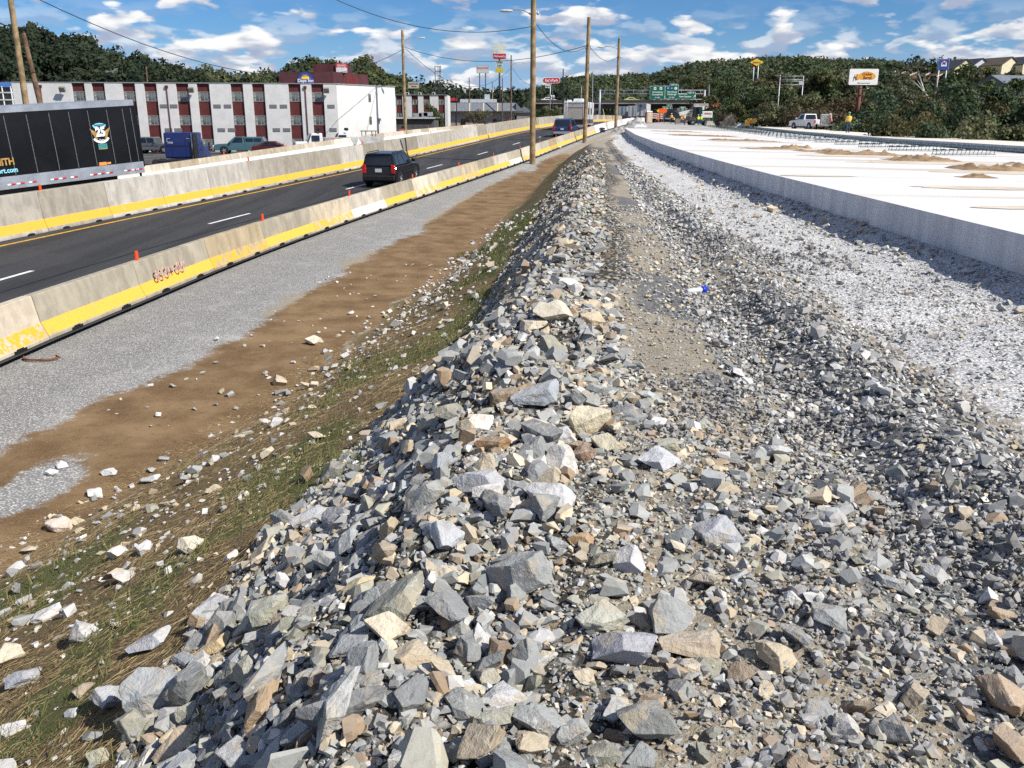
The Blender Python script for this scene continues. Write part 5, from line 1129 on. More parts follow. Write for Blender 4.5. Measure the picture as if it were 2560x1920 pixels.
# overpass
def overpass():
    D = 262.0; x0, x1 = PX(1325, D, 260), PX(1735, D, 260); zt, zb = PZ(256.5, D), PZ(263, D); r = empty('overpass', (0, D, 0), 0, 'dark steel overpass crossing behind the sign gantry', 'overpass')
    stl = M('bridge_steel', (.055, .048, .042), .7, .2, .3); con = M('bridge_concrete', (.25, .235, .21), .9, .15, .4)
    MB().box(((x0 + x1) / 2, 5, (zt + zb) / 2 + .25), (x1 - x0, 11, .5)).build('deck', [con], r)
    for k in range(5): MB().box(((x0 + x1) / 2, 1 + k * 2, zb - .35), (x1 - x0, .25, 1.1)).build('girder', [stl], r)
    MB().box(((x0 + x1) / 2, -.4, zt + .35), (x1 - x0, .2, .75)).build('parapet', [stl], r)
    for p in (1385, 1490, 1585, 1690):
        px_ = PX(p, D, 290); pr = MB().box((px_, 5, (zb - 3) / 2 - 1), (.9, 1.0, zb + 3)).box((px_, 5, zb - 1.1), (1.2, 9, .7)); pr.build('pier', [con], r)
    MB().box((PX(1705, D, 290), 6, 0), (5, 12, 7.5), taper=(.55, 1)).build('abutment', [con], r)
overpass()
# sandy ramp with orange fence at the right end of the overpass
sand = M('sandy_fill', (.42, .36, .27), .95, .15, .5, bump=.4)
b = MB(); D = 205
b.add([P(1690, 300, D), P(1830, 300, D), P(1830, 268, D), P(1755, 272, D), P(1740, 282, D), P(1690, 300, D + 40), P(1830, 300, D + 40), P(1830, 264, D + 50), P(1755, 266, D + 50), P(1740, 280, D + 45)], [(0, 1, 2, 3, 4), (4, 3, 8, 9), (3, 2, 7, 8), (5, 9, 8, 7, 6), (0, 4, 9, 5), (1, 6, 7, 2)]); tag(b.build('sand_bank', [sand], fix=False), kind='structure')
OFM = M('orange_mesh', (.45, .10, .05), .8, .2, 4)
of = empty('orange_fence', (0, 0, 0), 0, 'rusty orange safety fence along the sandy ramp', 'fence')
p0, p1 = P(1772, 271, 204), P(1812, 266, 212)
b = MB(); b.quad(p0, p1, p1 + Vector((0, 0, .85)), p0 + Vector((0, 0, .85))); o = b.build('netting', [OFM], of); o.modifiers.new('solid', 'SOLIDIFY').thickness = .03
for k in range(6): q = p0.lerp(p1, k / 5); MB().box((q.x, q.y, q.z + .5), (.08, .08, 1.1)).build('post', [OFM], of)
# ------------------------------------------------------------------ vehicles
TYRE = M('tyre_rubber', (.016, .016, .017), .85, .2, 6); RIMM = M('alloy_rim', (.55, .56, .58), .3, .1, 6, metal=.7); CGLASS = M('tinted_glass', (.012, .016, .02), .08, .2, 1, spec=.7); CHROME = M('chrome', (.6, .6, .62), .2, .05, 3, metal=.9); BLACKP = M('black_plastic', (.018, .018, .02), .6, .15, 4)
TAILR = M('tail_lamp_red', (.55, .015, .012), .2, .1, 6, spec=.6); LAMPW = M('lamp_white', (.75, .75, .72), .2, .05, 4); PLATE = M('plate_white', (.62, .64, .66), .5, .05, 8)
def wheel_meshes(r, w):
    b = MB(); n = 22; rings = []
    for (x, rr) in ((-w / 2, r * .62), (-w / 2, r * .93), (-w * .36, r), (w * .36, r), (w / 2, r * .93), (w / 2, r * .62)): rings.append([(x, rr * math.cos(6.2832 * k / n), rr * math.sin(6.2832 * k / n)) for k in range(n)])
    b.loft(rings, 0, True, True); t = b.mesh('tyre', [TYRE])
    b = MB(); b.cyl((-w * .5 - .004, 0, 0), (w * .5 + .004, 0, 0), r * .58, n=20, mi=1)
    for sx in (-1, 1):
        for k in range(5):
            a = 6.2832 * k / 5; b.box((sx * (w / 2 + .012), math.cos(a) * r * .32, math.sin(a) * r * .32), (.02, r * .17, r * .54), rot=Euler((a - math.pi / 2, 0, 0)))
        b.cyl((sx * (w / 2 + .004), 0, 0), (sx * (w / 2 + .03), 0, 0), r * .17, n=12)
    return t, b.mesh('rim', [RIMM, BLACKP])
WH = {}
def add_wheels(root, pos, r, w):
    k = (r, w)
    if k not in WH: WH[k] = wheel_meshes(r, w)
    for p in pos:
        t = link('wheel', WH[k][0], root, p); link('rim', WH[k][1], t)
def car(name, label, cat, loc, az, col, sp, group=None, pitch=0.0):
    """x right, y forward. sp: L,W,H,belt,hood z,cabin rear/front at belt, cabin rear/front at roof, wheel r, wheel y's, clearance"""
    L, W, H, belt, hood, cr, cf, rr, rf, wr, wy0, wy1, cl = [sp[k] for k in ('L', 'W', 'H', 'belt', 'hood', 'cr', 'cf', 'rr', 'rf', 'wr', 'w0', 'w1', 'cl')]
    root = empty(name, loc, -R(az), label, cat, group); root.rotation_euler = (pitch, 0, -R(az)); pm = paint('paint_' + name + '_%d' % int(sum(col) * 1000), col); h = W / 2; hl = L / 2
    tail = sp.get('tail', belt)
    pr = [(-hl + .05, cl + .05), (-hl, cl + .30), (-hl + .02, tail - .12), (-hl + .10, tail), (cr + .1, belt), (cf, belt), (cf + .12, hood + (belt - hood) * .6), (hl - .28, hood - .05), (hl - .05, hood - .20), (hl, cl + .42), (hl - .06, cl + .1), (hl - .2, cl), (-hl + .2, cl)]
    n = 7; rings = []
    for k in range(n):
        u = -1 + 2 * k / (n - 1); x = h * math.copysign(abs(u) ** .75, u); ins = .07 * abs(u) ** 6
        rings.append([(x, p[0] * (1 - ins * .45), cl + (p[1] - cl) * (1 - ins * .5)) for p in pr])
    b = MB(); b.loft(rings, 0, False, True); body = b.build('body', [pm], root, bevel=.035, seg=2)
    # cabin
    i = sp.get('tum', .13); bw, rw = h * .96, h * .96 - i
    B = [(-bw, cr, belt), (bw, cr, belt), (bw, cf, belt), (-bw, cf, belt)]; T = [(-rw, rr, H - .05), (rw, rr, H - .05), (rw, rf, H - .07), (-rw, rf, H - .07)]
    T2 = [(p[0] * .86, p[1] * .93 + .0, H) for p in T]
    b = MB(); b.add(B + T + T2, [(0, 1, 5, 4), (1, 2, 6, 5), (2, 3, 7, 6), (3, 0, 4, 7), (4, 5, 9, 8), (5, 6, 10, 9), (6, 7, 11, 10), (7, 4, 8, 11), (8, 9, 10, 11), (3, 2, 1, 0)]); b.build('cabin', [pm], root, bevel=.03, seg=2)
    def pane(nm, a, b_, c, d, u0, u1, v0, v1, out):
        f = lambda u, v: Vector(a).lerp(Vector(b_), u).lerp(Vector(d).lerp(Vector(c), u), v) + Vector(out)
        V = [f(u0, v0), f(u1, v0), f(u1, v1), f(u0, v1)]; ii = Vector(out) * -1.4
        m = MB(); m.add(V + [p + ii for p in V], [(0, 1, 2, 3), (7, 6, 5, 4), (0, 4, 5, 1), (1, 5, 6, 2), (2, 6, 7, 3), (3, 7, 4, 0)]); return m.build(nm, [CGLASS], root)
    o = .012
    pane('rear_window', B[0], B[1], T[1], T[0], .1, .9, .12, .9, (0, -o, .004)); pane('windscreen', B[3], B[2], T[2], T[3], .07, .93, .06, .93, (0, o, .006))
    for (u0, u1) in sp['win']:
        pane('side_window', B[1], B[2], T[2], T[1], u0, u1, .08, .9, (o, 0, .003)); pane('side_window', B[0], B[3], T[3], T[0], u0, u1, .08, .9, (-o, 0, .003))
    for sx in (-1, 1):
        for wy in (wy0, wy1): MB().cyl((sx * (h - .14), wy, wr), (sx * (h + .006), wy, wr), wr * 1.17, n=22).build('wheel_arch', [BLACKP], root)
        MB().box((sx * (h - .13), -hl + .02, sp.get('tlz', belt - .22)), (.2, .10, sp.get('tlh', .36))).build('tail_light', [TAILR], root, bevel=.02); MB().box((sx * (h - .25), hl - .10, hood - .24), (.36, .16, .18)).build('headlight', [LAMPW], root, bevel=.02)
        MB().box((sx * (h + .10), cf - .22, belt + .13), (.2, .1, .16)).build('mirror', [pm], root, bevel=.02)
        MB().box((sx * (h + .002), (wy0 + wy1) / 2, cl + .42), (.03, (wy1 - wy0) - wr * 2.6, .05)).build('side_moulding', [BLACKP], root)
        for wy in sp.get('handles', (-.35, .55)): MB().box((sx * (h + .012), wy, belt - .16), (.02, .18, .035)).build('door_handle', [pm], root)
        if sp.get('rails'): MB().box((sx * (rw - .08), (rr + rf) / 2 - .1, H + .045), (.04, (rf - rr) * .8, .035)).build('roof_rail', [BLACKP], root)
    add_wheels(root, [(sx * (h - .10), wy, wr) for sx in (-1, 1) for wy in (wy0, wy1)], wr, .22)
    MB().box((0, -hl - .02, cl + .22), (W * .94, .12, .24)).build('rear_bumper', [sp.get('bump', BLACKP)], root, bevel=.03); MB().box((0, hl - .0, cl + .2), (W * .92, .12, .24)).build('front_bumper', [BLACKP], root, bevel=.03)
    MB().box((0, -hl - .012, sp.get('plz', .78)), (.34, .02, .17)).build('number_plate', [PLATE], root)
    return root
def onroad(Y, d):
    x, y, z = side(Y, d); a = math.degrees(math.atan(float(Xn(Y + 1) - Xn(Y - 1)) / 2)); g = math.atan(float(zroad(Y + 1) - zroad(Y - 1)) / 2); return (float(x), float(y), float(z)), a, g
SUV = dict(L=4.4, W=1.78, H=1.67, belt=1.06, hood=1.03, cr=-2.13, cf=.86, rr=-1.98, rf=.22, wr=.36, w0=-1.34, w1=1.36, cl=.26, win=((.05, .24), (.27, .55), (.58, .84)), rails=True, tlz=.92, tlh=.42, plz=.86)
p, a, g = onroad(47.0, 3.5); a -= 3; jeep = car('suv', 'black boxy SUV driving away in the near lane, its tail lights red', 'SUV', p, a, (.008, .009, .012), SUV, pitch=g); jeep.location.y += .0
MB().box((0, -1.98, 1.64), (1.25, .2, .05)).build('spoiler', [MATS['black_plastic']], jeep)
VAN = dict(L=4.95, W=1.97, H=1.76, belt=1.02, hood=.98, cr=-2.36, cf=1.35, rr=-2.05, rf=.15, wr=.34, w0=-1.5, w1=1.5, cl=.2, win=((.04, .28), (.31, .55), (.58, .86)), rails=True, tlz=.95, tlh=.5, plz=.8)
p, a, g = onroad(95.5, 2.45); car('minivan', 'dark blue minivan following the motorhome', 'minivan', p, a, (.014, .04, .11), dict(VAN, bump=M('bumper_silver', (.35, .37, .4), .4, .05, 3)), pitch=g)
SED = dict(L=4.7, W=1.8, H=1.42, belt=.92, hood=.86, cr=-1.75, cf=1.05, rr=-1.0, rf=.25, wr=.32, w0=-1.4, w1=1.4, cl=.18, tail=.95, win=((.16, .48), (.51, .84)), tlz=.8, tlh=.16, plz=.7)
WRG = dict(L=4.6, W=1.85, H=1.82, belt=1.15, hood=1.15, cr=-2.1, cf=.75, rr=-2.05, rf=.5, wr=.42, w0=-1.45, w1=1.5, cl=.42, win=((.05, .28), (.32, .6), (.64, .92)), tlz=.95, tlh=.25, tum=.08)
HB = dict(L=4.3, W=1.8, H=1.6, belt=.98, hood=.95, cr=-2.0, cf=.95, rr=-1.8, rf=.2, wr=.34, w0=-1.3, w1=1.3, cl=.22, win=((.05, .26), (.29, .56), (.59, .85)))
def at_px(px, py, D): return (PX(px, D, py), D, PZ(py, D))
zp = -3.45
car('four_by_four', 'grey soft-top four by four parked beside the black trailer', 'SUV', (PX(386, 104, 380), 104, zp), 92, (.10, .115, .125), WRG)
car('hatchback', 'red car parked behind the grey four by four', 'car', (PX(368, 107.4, 370), 107.2, zp + .0), 95, (.42, .02, .02), HB)
car('sedan', 'dark red sedan parked next to the teal pickup', 'car', (PX(686, 101, 370), 101, zp), 84, (.085, .012, .016), SED)
def pickup(name, label, loc, az, col, cap=False, long=5.8, cat='pickup'):
    root = empty(name, loc, -R(az), label, cat); pm = paint('paint_%s_%d' % (name, int(sum(col) * 1000)), col); W = 2.0; h = W / 2; hl = long / 2; cl = .38; belt = 1.16
    pr = [(-hl, cl + .15), (-hl, belt + .02), (-.35, belt + .02), (-.3, belt), (1.15, belt), (1.3, belt - .02), (hl - .25, belt - .1), (hl, belt - .3), (hl, cl + .2), (hl - .15, cl), (-hl + .1, cl)]
    b = MB(); b.loft([[(h * u, p[0] * (1 - .02 * abs(u)), p[1]) for p in pr] for u in (-1, -.92, -.4, .4, .92, 1)], 0, False); b.build('body', [pm], root, bevel=.04, seg=2)
    bw, rw = h * .95, h * .80; B = [(-bw, -.45, belt), (bw, -.45, belt), (bw, 1.35, belt), (-bw, 1.35, belt)]; T = [(-rw, -.35, 1.86), (rw, -.35, 1.86), (rw, .55, 1.86), (-rw, .55, 1.86)]
    MB().add(B + T, [(0, 1, 5, 4), (1, 2, 6, 5), (2, 3, 7, 6), (3, 0, 4, 7), (4, 5, 6, 7), (3, 2, 1, 0)]).build('cabin', [pm], root, bevel=.04, seg=2)
    def pane(nm, a, b_, c, d, u0, u1, out):
        f = lambda u, v: Vector(a).lerp(Vector(b_), u).lerp(Vector(d).lerp(Vector(c), u), v) + Vector(out); V = [f(u0, .1), f(u1, .1), f(u1, .88), f(u0, .88)]; ii = Vector(out) * -1.5
        MB().add(V + [p + ii for p in V], [(0, 1, 2, 3), (7, 6, 5, 4), (0, 4, 5, 1), (1, 5, 6, 2), (2, 6, 7, 3), (3, 7, 4, 0)]).build(nm, [CGLASS], root)
    pane('rear_window', B[0], B[1], T[1], T[0], .1, .9, (0, -.014, 0)); pane('windscreen', B[3], B[2], T[2], T[3], .06, .94, (0, .014, .008)); pane('side_window', B[1], B[2], T[2], T[1], .08, .8, (.014, 0, 0)); pane('side_window', B[0], B[3], T[3], T[0], .08, .8, (-.014, 0, 0))
    if cap:
        B = [(-bw, -hl + .1, belt + .02), (bw, -hl + .1, belt + .02), (bw, -.5, belt + .02), (-bw, -.5, belt + .02)]; T = [(-rw, -hl + .35, 1.84), (rw, -hl + .35, 1.84), (rw, -.5, 1.84), (-rw, -.5, 1.84)]
        MB().add(B + T, [(0, 1, 5, 4), (1, 2, 6, 5), (2, 3, 7, 6), (3, 0, 4, 7), (4, 5, 6, 7), (3, 2, 1, 0)]).build('bed_cap', [pm], root, bevel=.04, seg=2)
        for s_ in (-1, 1):
            for (u, v) in ((.12, .5), (.54, .93)):
                ya, yb = -hl + .3 + (hl - .8) * u, -hl + .3 + (hl - .8) * v; xx = s_ * (bw * .55 + rw * .45 + .02); MB().box((xx, (ya + yb) / 2, 1.52), (.03, yb - ya, .36), rot=Euler((0, -s_ * R(13), 0))).build('cap_window', [CGLASS], root)
    else: MB().box((0, -hl + (hl - .45) / 2 + .05, belt - .02), (W * .82, hl - .6, .1)).build('bed_liner', [BLACKP], root)
    for sx in (-1, 1):
        for wy in (-1.75, 1.75): MB().cyl((sx * (h - .2), wy, .4), (sx * (h + .006), wy, .4), .48, n=20).build('wheel_arch', [BLACKP], root)
        MB().box((sx * (h - .08), -hl, belt - .22), (.16, .08, .4)).build('tail_light', [TAILR], root); MB().box((sx * (h - .25), hl - .02, belt - .32), (.42, .08, .26)).build('headlight', [LAMPW], root); MB().box((sx * (h + .12), 1.0, belt + .15), (.22, .12, .22)).build('mirror', [pm], root)
    add_wheels(root, [(sx * (h - .12), wy, .4) for sx in (-1, 1) for wy in (-1.75, 1.75)], .4, .25)
    MB().box((0, hl + .03, cl + .15), (W * .96, .14, .26)).build('front_bumper', [CHROME], root); MB().box((0, -hl - .05, cl + .15), (W * .96, .12, .22)).build('rear_bumper', [CHROME], root); MB().box((0, hl + .005, belt - .34), (1.1, .05, .3)).build('grille', [BLACKP], root)
    return root
pickup('pickup', 'teal pickup with matching bed cap parked before the motel', (PX(603, 103, 360), 103, zp), 262, (.05, .12, .145), cap=True)
wpk = pickup('pickup', 'white pickup standing on the finished lane with a tank trailer behind', (PX(2020, 116, 320), 116, PZ(323.5, 116)), -14, (.66, .66, .66))
# tank trailer
tr = empty('tank_trailer', (PX(2062, 110.6, 322), 110.6, PZ(324.0, 110.6)), R(-14), 'small flat trailer carrying a caged white water tank', 'trailer')
GALV = M('galvanised', (.42, .43, .44), .45, .12, 4, metal=.5); WOODD = M('dusty_deck', (.32, .27, .21), .9, .2, 3)
MB().box((0, 0, .55), (1.9, 2.6, .12)).box((0, 1.9, .5), (.12, 1.6, .1)).build('deck', [WOODD], tr); add_wheels(tr, [(-1.0, -.2, .33), (1.0, -.2, .33)], .33, .2)
for sx in (-1, 1): MB().box((sx * 1.0, -.2, .72), (.26, .9, .04)).build('mudguard', [GALV], tr)
MB().box((0, -.35, 1.25), (1.15, 1.15, 1.05)).build('tank', [M('tank_white', (.70, .69, .60), .5, .08, 2)], tr, bevel=.08, seg=2)
cg = MB()
for k in range(6):
    q = -.6 + k * .24
    for s_ in (-1, 1): cg.cyl((q, -.35 + s_ * .61, .64), (q, -.35 + s_ * .61, 1.8), .014, n=5); cg.cyl((s_ * .61, -.35 + q, .64), (s_ * .61, -.35 + q, 1.8), .014, n=5)
for k in range(5):
    z = .7 + k * .26
    for s_ in (-1, 1): cg.cyl((-.61, -.35 + s_ * .61, z), (.61, -.35 + s_ * .61, z), .014, n=5); cg.cyl((s_ * .61, -.96, z), (s_ * .61, .26, z), .014, n=5)
cg.build('cage', [GALV], tr, fix=False); MB().box((0, 1.0, .95), (.5, .5, .6)).build('pump', [M('pump_red', (.35, .06, .04), .6, .1, 3)], tr)

# semi trailer at the left edge
def semi_trailer():
    rz = R(56); rear = Vector((PX(357, 40.3, 350), 40.3, 0)); zrail = PZ(428, 40.3); zg = float(zroad(38)) - .2
    r = empty('semi_trailer', (rear.x, rear.y, zg), rz, 'long black semi trailer with silver rails and an anniversary emblem', 'semi trailer'); r.rotation_euler = (0, R(-3.6), rz)
    BK_ = M('gloss_black_panel', (.006, .006, .007), .3, .2, .6, spec=.4); SIL = M('aluminium_rail', (.42, .45, .49), .4, .12, 1.2, metal=.55); zb = zrail - zg; H = 3.02; Lt = 15.8; Wd = 2.58
    MB().box((-Lt / 2, Wd / 2, zb + H / 2), (Lt, Wd, H - .1)).build('box', [BK_], r)
    MB().box((-Lt / 2, Wd / 2, zb + H - .11), (Lt + .02, Wd + .03, .24)).build('top_rail', [SIL], r); MB().box((-Lt / 2, Wd / 2, zb + .2), (Lt + .02, Wd + .03, .48)).build('bottom_rail', [SIL], r)
    MB().box((.03, Wd / 2, zb + H / 2), (.08, Wd + .02, H - .4)).build('rear_door', [BK_], r)
    sm = MB().box((0, -.008, 0), (.035, .02, H - .75)); 
    for k in range(44): sm.box((0, -.02, -H / 2 + .45 + k * .05), (.022, .012, .018), mi=1)
    sm = sm.mesh('panel_seam', [M('seam_grey', (.05, .05, .052), .5, .2, 8), M('rivet', (.30, .30, .31), .4, .1, 3)])
    d = Vector((math.cos(rz), math.sin(rz), 0))
    def s_of(px, py=340): a = ray(px, py)[0]; return (rear.x - a * rear.y) / (a * d.y - d.x)
    for px in (-62, 32, 88, 144, 193, 240, 287, 326, 346): link('panel_seam', sm, r, (s_of(px), 0, zb + H / 2 + .05))
    rw_ = [M('tape_red', (.5, .02, .02), .5, .1, 4), M('tape_white', (.75, .75, .75), .5, .05, 4)]
    for px, n in ((25, 2), (79, 1), (134, 2), (185, 1), (234, 2), (275, 1), (320, 2), (350, 1)):
        b = MB(); s0 = s_of(px, 440)
        for k in range(n): b.box((s0 + k * .36, -.03, zb + .13), (.14, .012, .055), mi=1); b.box((s0 + .16 + k * .36, -.03, zb + .13), (.18, .012, .055), mi=0)
        b.build('reflective_tape', rw_, r)
    s0 = s_of(262, 400); MB().box((s0, -.02, zb + .52), (.35, .03, .13)).box((s0 + .28, -.02, zb + .52), (.18, .03, .08)).build('marker_label', [M('label_orange', (.75, .30, .08), .5, .15, 6)], r)
    add_wheels(r, [(x, y, .5) for x in (-1.55, -2.85) for y in (.32, 2.26)], .5, .5) if False else None
    tb, rb = wheel_meshes(.52, .5)
    for x in (-1.6, -2.95):
        for y in (.34, 2.24): w = link('wheel', tb, r, (x, y, .52), (0, 0, R(90))); link('rim', rb, w)
    MB().box((-.35, Wd / 2, .75), (.03, Wd - .1, .8)).build('mud_flap', [BLACKP], r); MB().box((-.02, Wd / 2, .6), (.12, 2.3, .12)).cyl((0, .3, .6), (0, .3, zb), .05).cyl((0, Wd - .3, .6), (0, Wd - .3, zb), .05).build('rear_bumper', [BLACKP], r)
    MB().box((-3.4, Wd / 2, zb - .2), (5, 1.2, .35)).build('bogie', [BLACKP], r); MB().box((-10.5, Wd / 2, zb - .3), (.3, 1.8, .7)).build('landing_gear', [BLACKP], r)
    # emblem
    gold = M('emblem_gold', (.42, .26, .08), .4, .2, 6); wht = M('emblem_white', (.80, .80, .80), .5, .05, 4); cy = M('emblem_cyan', (.25, .60, .72), .5, .05, 4); tl = M('emblem_teal', (.05, .25, .24), .5, .1, 4)
    c = s_of(262, 335); z0 = zb + 1.78; em = empty('anniversary_emblem', (c, -.012, z0)); em.parent = r; em.scale = (.88, 1, .88)
    text('25', .56, wht, em, (0, -.012, .02), bold=.03, xs=.86, name='number')
    for sx in (-1, 1):
        b = MB()
        for k in range(5): b.add([(sx * .18, 0, .02 - k * .06), (sx * (.52 - .05 * k), 0, .22 - k * .10), (sx * (.50 - .055 * k), 0, .13 - k * .10), (sx * .18, 0, -.05 - k * .06)], [(0, 1, 2, 3)])
        o = b.build('wing', [gold], em, (0, -.002 if sx > 0 else -.002, 0)); o.modifiers.new('solid', 'SOLIDIFY').thickness = .008
    def arc(nm, r0, r1, a0, a1, zc_, m): 
        n = 14; V = [(math.cos(a0 + (a1 - a0) * k / n) * q, -.006, zc_ + math.sin(a0 + (a1 - a0) * k / n) * q) for k in range(n + 1) for q in (r0, r1)]; b = MB(); b.add(V, [(2 * k, 2 * k + 1, 2 * k + 3, 2 * k + 2) for k in range(n)]); o = b.build(nm, [m], em, fix=False); o.modifiers.new('solid', 'SOLIDIFY').thickness = .008
    arc('upper_scroll', .52, .66, R(58), R(122), -.22, cy); arc('lower_scroll', .42, .53, R(218), R(322), .04, wht)
    MB().box((0, -.008, -.62), (.46, .012, .22)).build('banner', [tl], em); MB().box((0, -.008, -.75), (.46, .014, .035)).build('banner_edge', [gold], em)
    text('Anniversary', .145, M('emblem_navy', (.03, .12, .2), .5, .05, 3), em, (0, -.016, .36), xs=.8, name='lettering'); text('Years', .12, wht, em, (0, -.014, -.33), name='lettering')
    text('SMITH', .36, gold, r, (s_of(15, 405), -.02, zb + .98), xs=.9, align='CENTER', bold=.012); text('sport.com', .27, cy, r, (s_of(18, 416), -.02, zb + .66), xs=.9, bold=.006)
    MB().box((s_of(-20, 320), -.012, zb + 2.1), (.9, .012, .035), rot=Euler((0, R(-14), 0))).build('pinstripe', [gold], r)
semi_trailer()
# blue tractor
def tractor():
    D = 75.0; zg = -3.9; r = empty('semi_tractor', (PX(446, D, 360), D, zg), R(1), 'dark blue semi tractor seen from behind, parked by the motel', 'semi tractor'); BL = paint('tractor_blue', (.008, .022, .12)); zt = PZ(331, D) - zg
    b = MB(); b.box((0, 1.2, (zt + 1.0) / 2), (2.45, 2.2, zt - 1.0)); b.build('sleeper', [BL], r, bevel=.14, seg=3)
    for dx in (-.55, .55): MB().box((dx, .085, zt * .62), (.03, .02, zt * .5)).build('panel_rib', [MATS['tractor_blue']], r)
    MB().box((0, .09, 2.0), (2.3, .02, .06)).build('seam', [BLACKP], r)
    b = MB(); b.add([(-1.2, 2.3, 1.0), (1.2, 2.3, 1.0), (1.05, 3.9, 1.0), (-1.05, 3.9, 1.0), (-1.15, 2.3, zt - .25), (1.15, 2.3, zt - .25), (1.0, 3.4, zt - 1.1), (-1.0, 3.4, zt - 1.1)], [(3, 2, 1, 0), (4, 5, 6, 7), (0, 1, 5, 4), (1, 2, 6, 5), (2, 3, 7, 6), (3, 0, 4, 7)]); b.build('cab', [BL], r, bevel=.08, seg=2)
    MB().box((0, 4.6, 1.4), (1.9, 1.7, 1.0), taper=(.85, .9)).build('bonnet', [BL], r, bevel=.12, seg=2); MB().box((0, -1.2, .85), (1.0, 5.2, .3)).build('chassis', [BLACKP], r)
    MB().cyl((1.12, .02, .9), (1.12, .02, zt - .1), .085).build('exhaust_stack', [CHROME], r); MB().box((1.26, .35, 1.9), (.08, 1.0, 2.2)).build('side_fairing', [BLACKP], r)
    tb, rb = wheel_meshes(.52, .55)
    for y in (-1.1, -2.4, 4.5):
        for sx in (-1, 1): w = link('wheel', tb, r, (sx * 1.0, y, .52)); link('rim', rb, w)
    text('1098', .22, MATS['plate_white'], r, (-.7, .07, 2.25)); 
    for sx, q in ((-1, 0), (1, 1)): MB().box((sx * .8, .08, zt - .48), (.28, .015, .025)).box((sx * .93, .08, zt - .62), (.025, .015, .28)).build('corner_stripe', [MATS['plate_white']], r)
    MB().box((1.55, 3.0, 1.9), (.08, .25, .7)).build('mirror', [BLACKP], r)
tractor()
# motorhome
def motorhome():
    p, a, g = onroad(110.5, 3.75); r = empty('motorhome', p, -R(a), 'big beige and silver motorhome driving away ahead of the minivan', 'motorhome'); BG = M('motorhome_beige', (.40, .37, .33), .5, .05, .8); SV = M('motorhome_side', (.55, .56, .57), .4, .2, .7); W, L, H = 2.55, 9.6, 3.35
    MB().box((0, L / 2, H / 2 + .3), (W, L, H - .6)).build('body', [SV], r, bevel=.09, seg=2); MB().box((0, -.015, 2.1), (W - .2, .06, 1.75)).build('rear_panel', [BG], r, bevel=.03)
    MB().box((0, -.03, .98), (W - .35, .1, .62)).build('engine_grille', [BLACKP], r); MB().box((0, -.05, .52), (W - .15, .14, .26)).build('rear_bumper', [BG], r); MB().box((0, -.05, 2.62), (W - .3, .03, .04)).build('trim_line', [BLACKP], r); MB().box((0, -.02, 3.18), (W - .1, .1, .2)).build('rear_cap', [M('motorhome_cap', (.33, .37, .38), .5, .05, 1)], r, bevel=.04)
    for sx in (-1, 1): MB().box((sx * (W / 2 - .12), -.05, 1.15), (.14, .07, .42)).build('tail_light', [TAILR], r); MB().box((sx * (W / 2 - .12), -.05, 2.1), (.12, .05, 1.3)).build('corner_strip', [LAMPW], r)
    l = MB(); 
    for dx in (-1.12, -.82): l.cyl((dx, -.16, .8), (dx, -.16, 3.55), .022, n=6)
    for k in range(8): l.cyl((-1.12, -.16, 1.0 + k * .32), (-.82, -.16, 1.0 + k * .32), .018, n=6)
    l.build('ladder', [M('ladder_white', (.6, .6, .6), .4, .05, 3)], r)
    for (x, y, w, d, h) in ((.25, 2.3, 1.3, 1.2, .36), (.1, 5.8, 1.5, 1.4, .38), (-.75, 1.2, .5, .5, .2)): MB().box((x, y, H + h / 2 - .02), (w, d, h), taper=(.85, .9)).build('roof_pod', [LAMPW], r, bevel=.04)
    MB().cyl((.35, 3.5, H), (.35, 3.5, H + 1.9), .02, n=5).build('antenna', [GALV], r)
    for y, w in ((1.6, 1.1), (4.0, 1.4), (6.6, 1.2)): MB().box((W / 2 + .01, y, 2.25), (.03, w, .75)).build('side_window', [CGLASS], r)
    MB().box((W / 2 + .01, 4.6, 1.05), (.02, 8.6, .5)).build('side_stripe', [M('stripe_dark', (.10, .10, .105), .5, .2, 1)], r)
    MB().box((W / 2 + .2, 9.3, 2.0), (.14, .2, .45)).build('mirror', [BLACKP], r); tb, rb = wheel_meshes(.48, .4)
    for y in (2.2, 7.6):
        for sx in (-1, 1): w = link('wheel', tb, r, (sx * (W / 2 - .24), y, .48)); link('rim', rb, w)
motorhome()
